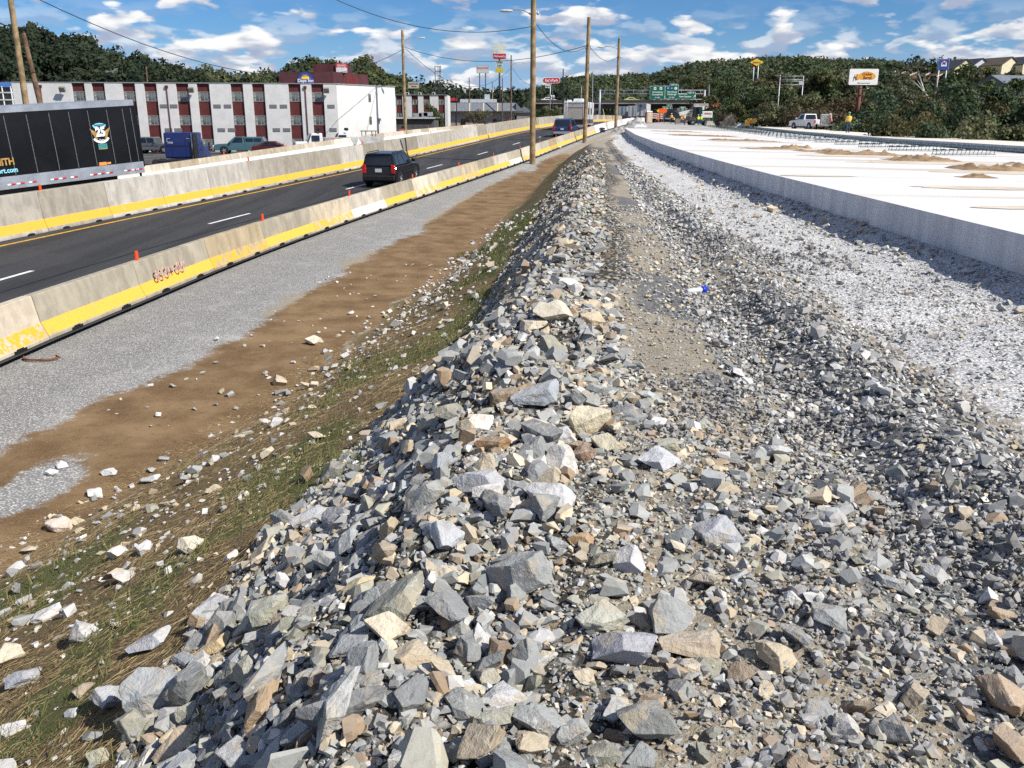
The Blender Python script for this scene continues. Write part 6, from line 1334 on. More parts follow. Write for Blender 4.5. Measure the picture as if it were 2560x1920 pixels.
def box_trailer(px, D, d, lab, name, top, col, txt, side_txt=None):
    x = PX(px, D, 290); z = float(zroad(min(D, 225))); r = empty(name, (x, D, z), -R(13), lab, 'truck'); W, H0 = 2.55, 1.15; H = PZ(top, D) - z
    wm = M('trailer_' + name + str(int(col[0] * 100)), col, .5, .08, .7); MB().box((0, 7, (H + H0) / 2), (W, 14, H - H0)).build('box', [wm], r); 
    for sx in (-1, 1): MB().box((sx * W * .245, -.02, (H + H0) / 2), (W * .47, .05, H - H0 - .12)).build('rear_door', [wm], r)
    for dx in (-.95, -.12, .12, .95): MB().cyl((dx, -.06, H0 + .1), (dx, -.06, H - .1), .025, n=6).build('lock_rod', [BLACKP], r)
    MB().box((0, -.03, H0 - .05), (W, .1, .16)).build('sill', [BLACKP], r); MB().box((0, -.02, .6), (2.2, .1, .12)).build('rear_bumper', [BLACKP], r); tb, rb = WH.get('t') or wheel_meshes(.5, .5); WH['t'] = (tb, rb)
    for sx in (-1, 1):
        for y in (1.2, 2.4): w = link('wheel', tb, r, (sx * 1.0, y, .5)); link('rim', rb, w)
        MB().box((sx * 1.1, -.04, H0 - .05), (.2, .06, .12)).build('tail_light', [TAILR], r)
    if txt: text(txt, .42, BLACKP, r, (0, -.09, H - .55))
    if side_txt: o = text(side_txt, 1.3, M('logo_purple', (.06, .02, .12), .5, .1, 2), r, (-W / 2 - .02, 2.2, (H + H0) / 2 + .25), rz=R(-90))
    return r
box_trailer(1600, 216, 0, 'white box trailer with black lettering at the end of the lanes', 'box_trailer', 258.5, (.55, .55, .55), 'Freight')
box_trailer(1582, 236, 0, 'second pale box trailer partly behind the lettered one', 'box_trailer', 264.5, (.48, .48, .50), '', 'FedEx')
box_trailer(1555, 246, 0, 'grey semi trailer with red cab lights left of the white trailers', 'box_trailer', 266, (.28, .33, .36), '')
for px, D, col, lab, sp in ((1671, 266, (.62, .62, .63), 'white SUV crossing the overpass', HB), (1579, 267, (.55, .55, .22), 'pale yellow car crossing the overpass', SED), (1722, 268, (.20, .25, .32), 'blue grey car at the right end of the overpass', SED), (1372, 268, (.7, .7, .72), 'white car above the green fence left of the overpass', SED)):
    car('car', lab, 'car', (PX(px, D, 258), D, PZ(256, D) - .02), 88, col, sp)
# construction trucks by the motel end wall
def dump_truck(px, D, col, lab, az, red=False):
    r = empty('dump_truck', (PX(px, D, 340), D, -3.40), -R(az), lab, 'dump truck', 'trucks behind the low barrier'); pm = paint('dump_%d' % int(col[1] * 100), col)
    MB().box((0, 2.6, .95), (2.0, 1.4, .9), taper=(.9, .9)).build('bonnet', [pm], r, bevel=.1, seg=2); b = MB(); b.add([(-1, .3, .7), (1, .3, .7), (1, 2.1, .7), (-1, 2.1, .7), (-.85, .4, 2.25), (.85, .4, 2.25), (.85, 1.5, 2.25), (-.85, 1.5, 2.25)], [(3, 2, 1, 0), (4, 5, 6, 7), (0, 1, 5, 4), (1, 2, 6, 5), (2, 3, 7, 6), (3, 0, 4, 7)]); b.build('cab', [pm], r, bevel=.06, seg=2)
    MB().add([(-.8, 1.98, 1.45), (.8, 1.98, 1.45), (.72, 1.62, 2.15), (-.72, 1.62, 2.15)], [(0, 1, 2, 3)]).build('windscreen', [CGLASS], r); 
    for sx in (-1, 1): MB().box((sx * .965, 1.1, 1.75), (.06, .8, .55), rot=Euler((0, -sx * R(6), 0))).build('side_window', [CGLASS], r)
    st = M('dump_body_' + ('red' if red else 'steel'), (.45, .03, .025) if red else (.42, .42, .42), .5, .15, 2); b = MB(); b.add([(-1.1, -3.2, 1.1), (1.1, -3.2, 1.1), (1.1, .1, 1.1), (-1.1, .1, 1.1), (-1.2, -3.4, 1.8), (1.2, -3.4, 1.8), (1.2, .15, 1.8), (-1.2, .15, 1.8)], [(3, 2, 1, 0), (0, 1, 5, 4), (1, 2, 6, 5), (2, 3, 7, 6), (3, 0, 4, 7)]); o = b.build('dump_body', [st], r); o.modifiers.new('solid', 'SOLIDIFY').thickness = .06
    MB().cyl((-1.1, .6, 2.62), (1.1, .6, 2.62), .16, n=10).build('tarp_roll', [BLACKP], r); MB().box((0, -.5, .8), (.9, 5.6, .25)).build('chassis', [BLACKP], r); tb, rb = WH.get('d') or wheel_meshes(.45, .3); WH['d'] = (tb, rb)
    for y in (-2.2, 2.5):
        for sx in (-1, 1): w = link('wheel', tb, r, (sx * .95, y, .45)); link('rim', rb, w)
dump_truck(812, 98, (.68, .68, .68), 'white dump truck with black tarp roll before the motel end wall', 250)
dump_truck(880, 101, (.66, .67, .68), 'second white work truck behind the first, its bed hidden', 255)
dump_truck(1020, 140, (.5, .03, .03), 'red dump truck right of the motel end wall', 250, True)
sk = empty('roller', (PX(922, 104, 340), 104, -3.45), R(30), 'black canopied roller standing behind the barrier', 'roller'); MB().box((0, 0, 1.1), (1.3, 2.2, .8)).build('body', [BLACKP], sk, bevel=.06); MB().box((0, 0, 2.45), (1.4, 1.5, .08)).build('canopy', [BLACKP], sk)
for sx in (-.6, .6):
    for sy in (-.6, .6): MB().cyl((sx, sy, 1.4), (sx, sy, 2.45), .04).build('post', [BLACKP], sk)
for sy in (-1.1, 1.1): MB().cyl((-.6, sy, .5), (.6, sy, .5), .5, n=20).build('drum', [GALV], sk)

# ------------------------------------------------------------------ poles, lamps and wires
WOODP = M('pole_wood', (.30, .215, .115), .9, .25, 2.0, bump=.5, bscale=14); WOODB = M('pole_wood_brown', (.17, .105, .065), .9, .3, 2.2, bump=.5, bscale=14); LAMPH = M('lamp_head_grey', (.50, .52, .53), .5, .08, 3)
def pole(foot, top, r0, r1, mat, lab, lamp=None, cat='utility pole', name='utility_pole', group='poles along the road', hw=True):
    r = empty(name, foot, 0, lab, cat, group); t = Vector(top) - Vector(foot); b = MB(); n = 8; b.tube([t * (k / n) for k in range(n + 1)], [r0 + (r1 - r0) * k / n for k in range(n + 1)], 12); b.build('shaft', [mat], r, fix=False)
    if lamp is not None:
        s, e = Vector(lamp[0]) - Vector(foot), Vector(lamp[1]) - Vector(foot); m = s.lerp(e, .45) + Vector((0, 0, (e.z - s.z) * .28 + .12)); MB().tube([s, s.lerp(m, .5) + Vector((0, 0, .05)), m, m.lerp(e, .6) + Vector((0, 0, .06)), e], .045, 7).build('lamp_arm', [GALV], r, fix=False)
        d = (e - s); d.z = 0; d.normalize(); hd = MB(); hd.loft([[e + d * u + Vector((-d.y * math.cos(q) * w, d.x * math.cos(q) * w, math.sin(q) * hgt - .03)) for q in [k * 6.2832 / 10 for k in range(10)]] for u, w, hgt in ((-.15, .05, .04), (.0, .13, .08), (.35, .17, .10), (.62, .13, .08), (.72, .04, .03))]); hd.build('lamp_head', [LAMPH], r, fix=False)
    if hw: b = MB(); q = t * hw if not isinstance(hw, bool) else t * .8; b.box((q.x, q.y, q.z), (.5, .1, .1)).cyl((q.x + .3, q.y, q.z - .1), (q.x + .3, q.y, q.z + .12), .05, n=8); b.build('wire_bracket', [GALV], r)
    return r
def vpole(px, py, Y, ztop, r0, r1, mat, lab, lean=(0, 0), zfoot=None, **kw):
    p = P(px, py, Y)
    if zfoot is not None: p.z = zfoot
    return pole(p, (p.x + lean[0], p.y + lean[1], ztop), r0, r1, mat, lab, **kw)
vpole(72, 306, 57, 9.5, .20, .15, WOODP, 'tall tan wooden pole behind the black trailer, cut by the top edge', zfoot=-4.0, hw=False)
vpole(127, 300, 64, PZ(83, 64), .21, .16, WOODB, 'leaning brown pole stump with cut top beside the tall tan pole', lean=(-1.05, 0), zfoot=-4.0, hw=False)
vpole(1014, 330, 116, PZ(75, 116), .21, .16, WOODP, 'wooden lamp pole beside the motel end wall', zfoot=-4.0, lamp=(P(1009, 104, 116), P(1048, 94, 116)), hw=.80)
zg1 = float(gz(np.array([1.55]), np.array([62.])) [0])
vpole(1331, 400, 62, 10.5, .20, .16, WOODP, 'nearest big wooden pole at the road side, cut by the top edge', zfoot=zg1 - .1, lamp=(P(1331, 40, 62), P(1277, 26, 62)), hw=.72)
vpole(1461.5, 352, 86.3, PZ(43, 86.3), .20, .16, WOODP, 'second wooden roadside pole, without a lamp', zfoot=float(gz(np.array([6.9]), np.array([86.3]))[0]) - .1, lean=(.15, 0), hw=.76)
vpole(1539, 324, 113.7, PZ(96, 113.7), .20, .16, WOODP, 'third wooden roadside pole with a lamp over the road', zfoot=-1.2, lamp=(P(1548, 125, 113.7), P(1508, 117, 113.7)), hw=.8, lean=(.1, 0))
for (px, pt, pb, D, m, lab, lmp) in ((1278, 138, 297, 172, WOODB, 'thin brown lamp pole right of the hamburger sign', ((1280, 163), (1307, 156))), (1408, 172, 262, 205, BLACKP, 'thin dark lamp pole right of the oval red sign', ((1409, 190), (1430, 187))), (1454, 220, 255, 225, WOODP, 'short thin pole above the motorhome', None), (1173, 194, 262, 230, WOODB, 'thin pole left of the oil company sign', None), (1231, 203, 262, 232, WOODP, 'thin pale pole between the tall signs', None), (1256, 194, 270, 226, WOODB, 'thin pole right behind the hamburger sign', None), (1140, 208, 290, 190, BLACKP, 'dark pole with transformer above the shop roof', None), (1773, 212, 268, 212, GALV, 'slim grey pole at the right end of the gantry', None), (1482, 178, 250, 255, GALV, 'farthest thin lamp pole left of the third pole', None), (365, 165, 215, 150, WOODB, 'thin utility pole behind the motel roof', None)):
    f = P(px, pb, D); f.z = -2; pole(f, P(px, pt, D) - Vector((0, 0, 0)), .15, .11, m, lab, lamp=(P(*lmp[0], D), P(*lmp[1], D)) if lmp else None, group='thin poles in the background', hw=False)
WIRE = M('wire_black', (.03, .03, .035), .6, .1, 2)
def wire(a, b, sag, lab, r=.022, n=24):
    a, b = Vector(a), Vector(b); pts = [a.lerp(b, k / n) - Vector((0, 0, sag * 4 * (k / n) * (1 - k / n))) for k in range(n + 1)]; m = MB(); m.tube(pts, r, 5); tag(m.build('overhead_wire', [WIRE], fix=False), lab, 'wire', 'overhead wires')
wire(P(-20, -60, 57), P(1010, 122, 116), 4.3, 'long sagging wire above the motel from the left top corner', .03)
wire(P(800, -20, 58), P(1330, 66, 62), 1.1, 'wire across the sky to the nearest big pole')
wire(P(1012, 118, 116), P(1466, 114, 86.3), 1.5, 'wire from the lamp pole to the second roadside pole', .028)
wire(P(1014, 121, 116), P(1279, 168, 172), 3.9, 'low wire from the lamp pole to the thin brown pole', .03)
wire(P(1342, 62, 62), P(1466, 115, 86.3), 1.0, 'wire from the nearest pole to the second pole')
wire(P(1474, 115, 86.3), P(1547, 138, 113.7), .95, 'wire from the second pole to the third pole')
wire(P(1281, 170, 172), P(1330, 212, 205), .8, 'short far wire right of the thin brown pole', .03)
gy = empty('guy_wire', (0, 0, 0), 0, 'guy wire with yellow guard beside the third pole', 'guy wire'); MB().tube([P(1503, 250, 118), P(1516, 316, 108)], .02, 5).build('cable', [WIRE], gy); MB().tube([P(1507, 272, 114.5), P(1516, 314, 108.2)], .035, 6).build('guard', [M('guard_yellow', (.75, .55, .22), .6, .05, 3)], gy)
# ------------------------------------------------------------------ business signs and the sign gantry
SW = M('sign_face_white', (.80, .79, .74), .5, .03, 2); SRED = M('sign_face_red', (.42, .02, .03), .5, .05, 2); SYEL = M('sign_face_yellow', (.85, .58, .04), .5, .05, 2); SBLU = M('sign_face_blue', (.02, .07, .33), .5, .05, 2); SGRN = M('sign_face_green', (.006, .13, .075), .5, .08, 1.2); STXT = M('sign_lettering_white', (.78, .80, .78), .6, .03, 2); SPOST = M('sign_post_dark', (.05, .055, .07), .6, .15, 2); SGREY = M('sign_face_pale', (.52, .55, .54), .6, .08, 2)
def rrect(cx, cz, w, h, r, n=5):
    pts = []
    for (sx, sz, a0) in ((1, 1, 0), (-1, 1, 90), (-1, -1, 180), (1, -1, 270)):
        for k in range(n + 1): a = R(a0 + 90 * k / n); pts.append((cx + sx * (w / 2 - r) + r * math.cos(a), cz + sz * (h / 2 - r) + r * math.sin(a)))
    return pts
def sign_root(name, px, py, D, lab, cat='sign', rz=0.0, group='tall business signs'):
    return empty(name, (PX(px, D, py), D, PZ(py, D)), rz, lab, cat, group), D / 2300.0
def barrel_sign():
    D = 150.0; r, k = sign_root('restaurant_sign', 2157, 192.5, D, 'big white restaurant billboard with orange blob logo on a rust red post', 'billboard', R(4), 'roadside billboards'); W, H = 74 * k, 38 * k
    MB().prism(rrect(0, 0, W, H, .22), -.3, .3, 'Y').build('cabinet', [M('cabinet_grey', (.22, .22, .21), .7, .1, 2)], r); MB().prism(rrect(0, 0, W - .06, H - .06, .2), -.33, -.29, 'Y').build('face', [SW], r)
    og = M('logo_orange', (.80, .36, .05), .5, .05, 2); br_ = M('logo_brown', (.20, .055, .02), .5, .05, 2); b = MB(); pts = []
    for q in range(40):
        a = 6.2832 * q / 40; rr = 1.0 + .16 * math.cos(2 * a) - .10 * math.sin(3 * a); pts.append((.50 + 1.18 * rr * math.cos(a), .18 + .70 * rr * math.sin(a) * (1.0 if math.sin(a) < 0 else .92)))
    lg = MB().prism([(.5 + (p[0] - .5) * 1.035, .18 + (p[1] - .18) * 1.05) for p in pts], -.345, -.33, 'Y').build('logo_outline', [br_], r); MB().prism(pts, -.352, -.343, 'Y').build('logo_blob', [og], r)
    MB().prism([(-1.1, -.45), (-1.22, -.1), (-1.1, .42), (-.75, .42), (-.62, -.1), (-.75, -.45)], -.36, -.33, 'Y').build('barrel', [og], r); MB().prism([(-1.12, -.47), (-1.26, -.1), (-1.14, .45), (-1.06, .45), (-1.16, -.1), (-1.04, -.47)], -.365, -.33, 'Y').build('barrel_edge', [br_], r)
    b = MB(); b.box((-1.62, -.345, -.30), (.1, .02, .75), rot=Euler((0, R(12), 0))).box((-1.38, -.345, -.10), (.1, .02, .9), rot=Euler((0, R(-14), 0))).box((-1.5, -.345, -.1), (.42, .02, .1)); b.build('chair_mark', [br_], r)
    text('Cracker', .58, br_, r, (.55, -.37, .42), bold=.01, xs=.85); text('Barrel', .62, br_, r, (.62, -.37, -.12), bold=.01, xs=.9); text('Old Country Store', .27, M('sign_small_text', (.12, .14, .12), .6, .05, 2), r, (.1, -.345, -.93))
    MB().cyl((-.25, 0, -H / 2), (-.25, 0, -9.2), .27, n=14).build('post', [M('rust_red_post', (.17, .055, .04), .7, .15, 2)], r)
    for x in (-1.7, -.6, .6, 1.7): MB().box((x, -.9, -H / 2 - .55), (.3, .2, .1)).cyl((x, -.2, -H / 2 - .1), (x, -.9, -H / 2 - .5), .03, n=5).build('floodlight', [BLACKP if x != .6 else LAMPH], r)
barrel_sign()
def burger_sign():
    D = 290.0; r, k = sign_root('hamburger_sign', 1248.5, 141.5, D, 'tall sign with golden arches over a red board'); W = 32.5 * k
    MB().prism([(-W / 2, .8), (W / 2, .8), (W / 2 * .93, -.6), (W * .2, -.72), (-W * .2, -.72), (-W / 2 * .93, -.6)], -.4, .4, 'Y').build('board', [SRED], r); text("McDonald's", .72, STXT, r, (0, -.43, .05), bold=.01)
    for sx in (-1, 1):
        cx = sx * W * .2; n = 16; pts = [(cx + W * .175 * math.cos(math.pi * q / n), .8 + 2.75 * math.sin(math.pi * q / n) ** .8) for q in range(n + 1)]; inn = [(cx + W * .115 * math.cos(math.pi * q / n), .8 + 2.45 * math.sin(math.pi * q / n) ** .8) for q in range(n + 1)]
        b = MB(); poly = [(p[0], -.2, p[1]) for p in pts] + [(p[0], -.2, p[1]) for p in inn]; b.add(poly + [(p[0], .2, p[2]) for p in poly], [(q, q + 1, n + 2 + q, n + 1 + q) for q in range(n)] + [(q + 2 * n + 2, n + 1 + q + 2 * n + 2, n + 2 + q + 2 * n + 2, q + 1 + 2 * n + 2) for q in range(n)] + [(q + 1, q, q + 2 * n + 2, q + 1 + 2 * n + 2) for q in range(n)] + [(n + 1 + q, n + 2 + q, 3 * n + 4 + q, 3 * n + 3 + q) for q in range(n)]); b.build('arch', [SYEL], r, fix=False)
    o = MB().box((0, 0, -2.15), (19 * k, .4, 15.5 * k)).build('open_board', [SGREY], r); text('OPEN', .8, SGRN, o, (0, -.22, -1.75), bold=.02); text('5:00', .8, SGRN, o, (0, -.22, -2.65), bold=.02)
    o = MB().box((0, 0, -4.0), (19 * k, .4, 10.5 * k)).build('yellow_board', [M('board_dull_yellow', (.55, .45, .05), .6, .1, 2)], r); text('PLAY', .6, SYEL, o, (0, -.22, -4.0)); MB().cyl((0, .1, .5), (0, .1, -16), .26, n=10).build('post', [SPOST], r)
burger_sign()
def oil_sign():
    D = 285.0; r, k = sign_root('oil_company_sign', 1206.5, 173.5, D, 'white oil company board on two dark posts'); MB().box((0, 0, 0), (29 * k, .5, 17 * k)).build('board', [SGREY], r); MB().box((0, .05, 0), (30 * k, .3, 18 * k)).build('frame', [SPOST], r); text('EXXON', .98, M('letters_red', (.55, .06, .05), .5, .05, 2), r, (0, -.28, .35), bold=.01, xs=.98)
    for dx in (-7.5, 7): MB().cyl((dx * k, .1, -1), (dx * k, .1, -12), .16, n=8).build('post', [SPOST], r)
oil_sign()
def oval_sign():
    D = 240.0; r, k = sign_root('diner_sign', 1378.5, 201, D, 'dark red rounded diner sign with white script'); W, H = 43 * k, 13.5 * k; MB().prism(rrect(0, 0, W, H, H / 2 - .01, 8), -.25, .25, 'Y').build('rim', [SW], r); MB().prism(rrect(0, 0, W - .2, H - .2, H / 2 - .12, 8), -.28, -.24, 'Y').build('face', [SRED], r); text("Eat'nPark", .9, STXT, r, (0, -.3, -.02), bold=.01, xs=.98)
    text('DRIVE', .5, STXT, r, (-.9, -.1, -1.15), bold=.02); text('TO GO', .4, STXT, r, (-.95, -.1, -1.7), bold=.02)
    for dx in (-.25, .32): MB().cyl((dx, .1, -.5), (dx, .1, -9), .1, n=8).build('post', [GALV if dx < 0 else SPOST], r)
    for dx in (.05, .6): MB().cyl((dx, -.1, -3.6), (dx, -.1, -4.4), .22, n=10).build('transformer', [LAMPH], r)
oval_sign()
def fuel_signs():
    D = 320.0; r, k = sign_root('fuel_diamond_sign', 1891.5, 156, D, 'yellow diamond fuel sign with red arrow on two white posts'); W = 27 * k; MB().prism([(-.62 * W, 0), (0, 1.15), (.62 * W, 0), (0, -1.15)], -.25, .25, 'Y').build('diamond', [SYEL], r); MB().box((0, -.05, 0), (W, .5, .72)).build('band', [SYEL], r); text('SUNOCO', .68, M('letters_navy', (.02, .03, .16), .5, .05, 2), r, (0, -.33, 0), bold=.01, xs=.95)
    for s in (-1, 1): MB().prism([(s * .55, s * 1.5), (s * 1.45, s * 1.05), (s * 1.2, s * .5), (s * .35, s * .95)], -.1, .1, 'Y').build('arrow', [SRED], r, (-2 * s * 1.0 * (1 if s > 0 else 0), 0, 0)) if s < 0 else MB().prism([(-1.45, 1.45), (-.55, 1.35), (-.3, .8), (-1.2, .85)], -.1, .1, 'Y').build('arrow', [SRED], r)
    for dx in (-.75, .75): MB().cyl((dx, .1, -.8), (dx, .1, -9), .14, n=8).build('post', [STXT], r)
    D = 235.0; r, k = sign_root('fuel_square_sign', 2359, 160.5, D, 'square blue fuel sign with a red letter M on two white posts'); W = 24 * k; MB().box((0, 0, 0), (W, .4, W * .98)).build('board', [SBLU], r); MB().box((0, .0, 0), (W + .12, .3, W + .1)).build('frame', [STXT], r)
    MB().prism([(-.72, -.52), (-.6, .4), (-.3, .72), (.3, .72), (.6, .4), (.72, -.52)], -.24, -.2, 'Y').build('shield', [STXT], r); text('M', 1.1, SRED, r, (0, -.26, .18), bold=.05)
    for dx in (-.95, .95): MB().cyl((dx, .05, -W / 2), (dx, .05, -8.2), .12, n=8).build('post', [STXT], r)
fuel_signs()
r = empty('empty_sign_frame', (0, 165, 0), 0, 'empty steel billboard frame on two tall posts', 'sign frame', 'roadside billboards')
for (x, t, bt) in ((1951, 187, 290), (2009, 189, 290)): MB().cyl((PX(x, 165, t), 0, PZ(t, 165)), (PX(x, 165, t), 0, -6), .09, n=8).build('post', [GALV], r)
for y in (190.5, 199, 203, 212): MB().cyl((PX(1951, 165, y), -.1, PZ(y, 165)), (PX(2009, 165, y), -.1, PZ(y, 165)), .05, n=6).build('rail', [GALV], r)
MB().box((PX(2001, 165, 207), -.2, PZ(207.5, 165)), (.65, .05, .6)).build('notice', [M('notice_pale', (.45, .5, .58), .6, .05, 2)], r)
r = empty('sign_tower', (PX(1095, 260, 190), 260, 0), 0, 'open dark steel sign tower rising above the trees', 'sign tower', 'tall business signs'); k = 260 / 2300
for dx in (-7, 0, 3.5, 7): MB().box((dx * k, 0, PZ(165, 260) / 2 - 1), (.18 if dx else .1, .18, PZ(165, 260) + 2)).build('upright', [SPOST], r)
for y in (167, 178.5, 190, 201): MB().box((0, 0, PZ(y, 260)), (14.4 * k, .12, .14)).build('rung', [SPOST], r)
r, k = sign_root('window_shop_sign', 1034, 213, 230, 'cream board with dark red lettering above the motel wing'); MB().box((0, 0, 0), (26.5 * k, .3, 14.5 * k)).build('board', [M('sign_cream', (.45, .42, .34), .6, .08, 2)], r); text('SnowPeaultr', .46, M('letters_maroon', (.16, .03, .03), .6, .05, 2), r, (0, -.17, .32), bold=.015); text('Windo', .46, MATS['letters_maroon'], r, (.1, -.17, -.3), bold=.015); MB().cyl((0, .2, -.7), (0, .2, -8), .12).build('post', [SPOST], r)
def gantry():
    D = 215.0; k = D / 2300.0; r = empty('sign_gantry', (0, D, 0), 0, 'grey steel gantry over the road carrying green direction signs', 'sign gantry'); GM = M('gantry_steel', (.36, .39, .44), .5, .1, 1, metal=.4)
    for x, t in ((1500, 224), (1762, 225)): MB().cyl((PX(x, D, t), 0, -.6), (PX(x, D, t), 0, PZ(t, D)), .24, n=12).build('post', [GM], r)
    for y in (225.5, 234.5, 248.5):
        x0 = 1500 if y < 240 else 1625
        for dy in (0, .9): MB().cyl((PX(x0, D, y), dy, PZ(y, D)), (PX(1762, D, y), dy, PZ(y, D)), .075, n=8).build('chord', [GM], r)
    for x in range(1512, 1760, 24): MB().cyl((PX(x, D, 230), .45, PZ(225.5, D)), (PX(x, D, 230), .45, PZ(234.5, D)), .05, n=6).build('strut', [GM], r)
    def pan(cx, cy, w, h, lab=None):
        o = MB().prism(rrect(0, 0, w * k, h * k, .16), -.05, .05, 'Y').build('sign_panel', [STXT], r, (PX(cx, D, cy), -.35, PZ(cy, D))); MB().prism(rrect(0, 0, w * k - .1, h * k - .1, .14), -.075, -.045, 'Y').build('panel_face', [SGRN], o); return o
    p1 = pan(1643, 231.5, 36.5, 31); p2 = pan(1679, 231, 32.5, 30.5); p3 = pan(1716, 241.5, 44, 11.5); t2 = pan(1684.5, 213, 21, 6); t3 = pan(1727.5, 232.8, 21, 5.8)
    def tx(p, s, size, z, x=0, m=STXT): text(s, size, m, p, (x, -.085, z), bold=.008)
    tx(p1, 'Greensburg', .50, .10); tx(p1, 'Connellsville', .50, -.45); tx(p1, '1/2  MILE', .32, -1.1); tx(p2, 'Harrisburg', .50, .10); tx(p2, 'Pittsburgh', .50, -.45); tx(p2, '1/2  MILE', .32, -1.1); tx(p3, 'New Stanton', .52, 0, -.35); tx(t2, 'EXIT  58', .36, 0); tx(t3, 'EXIT  57', .36, 0)
    def shield(p, x, m, s, tm): o = MB().prism(rrect(0, 0, .62, .58, .2), -.03, .0, 'Y').build('route_shield', [m], p, (x, -.08, .88)); text(s, .34, tm, o, (0, -.04, 0), bold=.01)
    shield(p1, -.6, STXT, '119', BLACKP); shield(p1, .75, STXT, '66', SGRN); shield(p2, -.95, SBLU, '70', STXT); shield(p2, -.1, SBLU, '76', STXT); shield(p2, .85, STXT, 'T', SGRN)
    b = MB(); b.box((1.75, -.085, 0), (.1, .02, .62), rot=Euler((0, R(45), 0))).box((1.86, -.086, .24), (.34, .02, .1)).box((1.98, -.087, .11), (.1, .02, .34)); b.build('arrow', [STXT], p3)
    for x in (1634, 1651, 1669, 1688, 1704, 1727): MB().box((PX(x, D, 249), -.9, PZ(249, D)), (.35, .3, .12)).build('sign_light', [LAMPH], r)
gantry()
def small_green(px, py, D, w, h, lines, lab, tab=None):
    k = D / 2300.0; r = empty('exit_sign', (PX(px, D, py), D, PZ(py, D)), 0, lab, 'road sign', 'smaller green road signs'); MB().prism(rrect(0, 0, w * k, h * k, .12), -.04, .04, 'Y').build('edge', [STXT], r); MB().prism(rrect(0, 0, w * k - .08, h * k - .08, .1), -.06, -.035, 'Y').build('face', [SGRN], r)
    for (s, z, x, sz) in lines: text(s, sz, STXT, r, (x, -.07, z), bold=.01)
    if tab: MB().box((w * k * .2, -.0, h * k / 2 + .3), (w * k * .6, .08, .52)).build('tab', [SGRN], r); text(tab, .34, STXT, r, (w * k * .2, -.06, h * k / 2 + .3))
    for sx in (-1, 1): MB().cyl((sx * w * k * .35, .05, h * k / 2 - .2), (sx * w * k * .35, .05, -4), .06, n=6).build('post', [GALV], r)
small_green(1668, 272, 224, 25, 11, (('70', .1, -.7, .5), ('76', .1, 0, .5), ('T', .1, .75, .5)), 'green sign with route shields under the overpass', 'EXIT 58')
small_green(1706.5, 273, 222, 15, 11.5, (('EXIT', .28, 0, .42), ('57', -.2, 0, .5)), 'green exit number sign beside the excavator arm')
small_green(1766, 252, 226, 7, 12, (('EXIT', 0, 0, .3),), 'narrow green sign at the right gantry post')
r, k = sign_root('service_sign', 1782, 257, 232, 'blue service sign right of the gantry', 'road sign', 0, 'smaller green road signs'); MB().box((0, 0, 0), (14 * k, .1, 13 * k)).build('face', [SBLU], r); MB().box((-.25, -.07, -.1), (.5, .03, .4)).box((.4, -.07, .1), (.3, .03, .5)).build('logo_patch', [STXT], r)
for sx in (-.5, .5): MB().cyl((sx, .05, 0), (sx, .05, -5), .05, n=6).build('post', [GALV], r)
ORS = M('work_sign_orange', (.85, .13, .02), .5, .1, 2)
r, k = sign_root('work_sign', 1656, 277, 186, 'orange work zone arrow board beside the toilet cabin', 'road sign', 0, 'work zone equipment'); MB().prism([(-1.0, 0), (-.7, .42), (.75, .48), (.95, 0), (.75, -.42), (-.7, -.4)], -.04, .04, 'Y').build('face', [ORS], r); MB().prism([(-1.15, 0), (-.75, .35), (-.75, -.35)], -.05, .03, 'Y').build('edge_arrow', [SYEL], r)
for sx in (-.5, .5): MB().cyl((sx, .05, -.3), (sx, .05, -2.3), .05, n=6).build('leg', [SPOST], r)
# ------------------------------------------------------------------ work zone: toilet, barricades, excavator and others
def far_z(px, py, D): return PZ(py, D)
TANP = M('toilet_tan', (.52, .40, .28), .6, .08, 2)
r = empty('toilet_cabin', (PX(1621.5, 182, 300), 182, PZ(308, 182)), R(8), 'tan portable toilet cabin with white roof at the slab end', 'portable toilet', 'work zone equipment'); MB().box((0, 0, 1.05), (1.15, 1.15, 2.1)).build('cabin', [TANP], r, bevel=.04); MB().box((0, 0, 2.2), (1.25, 1.25, .16), taper=(.8, .8)).build('roof', [LAMPW], r); MB().box((0, -.59, 1.02), (.8, .03, 1.85)).build('door', [M('toilet_door', (.60, .47, .34), .6, .08, 2)], r); MB().box((0, -.62, 1.75), (.4, .02, .14)).build('notice', [LAMPW], r); MB().box((-.6, 0, 1.05), (.03, 1.1, 1.9)).build('side_panel', [M('toilet_brown', (.22, .12, .08), .7, .1, 2)], r)
BARRW = M('barricade_white', (.75, .74, .72), .5, .05, 2); BARRO = M('barricade_orange', (.8, .13, .03), .5, .05, 2)
for i, (px, py, D) in enumerate(((1635.5, 299, 192), (1649, 300, 190), (1659, 300, 193))):
    r = empty('barricade', (PX(px, D, py), D, PZ(py, D)), R(5), ['grey topped striped barricade right of the toilet cabin', 'orange and white striped barricade, middle one', 'orange and white striped barricade, nearest the black box truck'][i], 'barricade', 'work zone equipment')
    for z in (.35, .75, 1.15):
        MB().box((0, 0, z), (1.2, .04, .2)).build('plank', [BARRW], r)
        for q in range(4): MB().box((-.45 + q * .3, -.025, z), (.13, .012, .2), rot=Euler((0, R(35), 0))).build('stripe', [BARRO], r)
    for sx in (-.5, .5): MB().box((sx, .03, .65), (.06, .06, 1.3)).build('leg', [GALV], r)
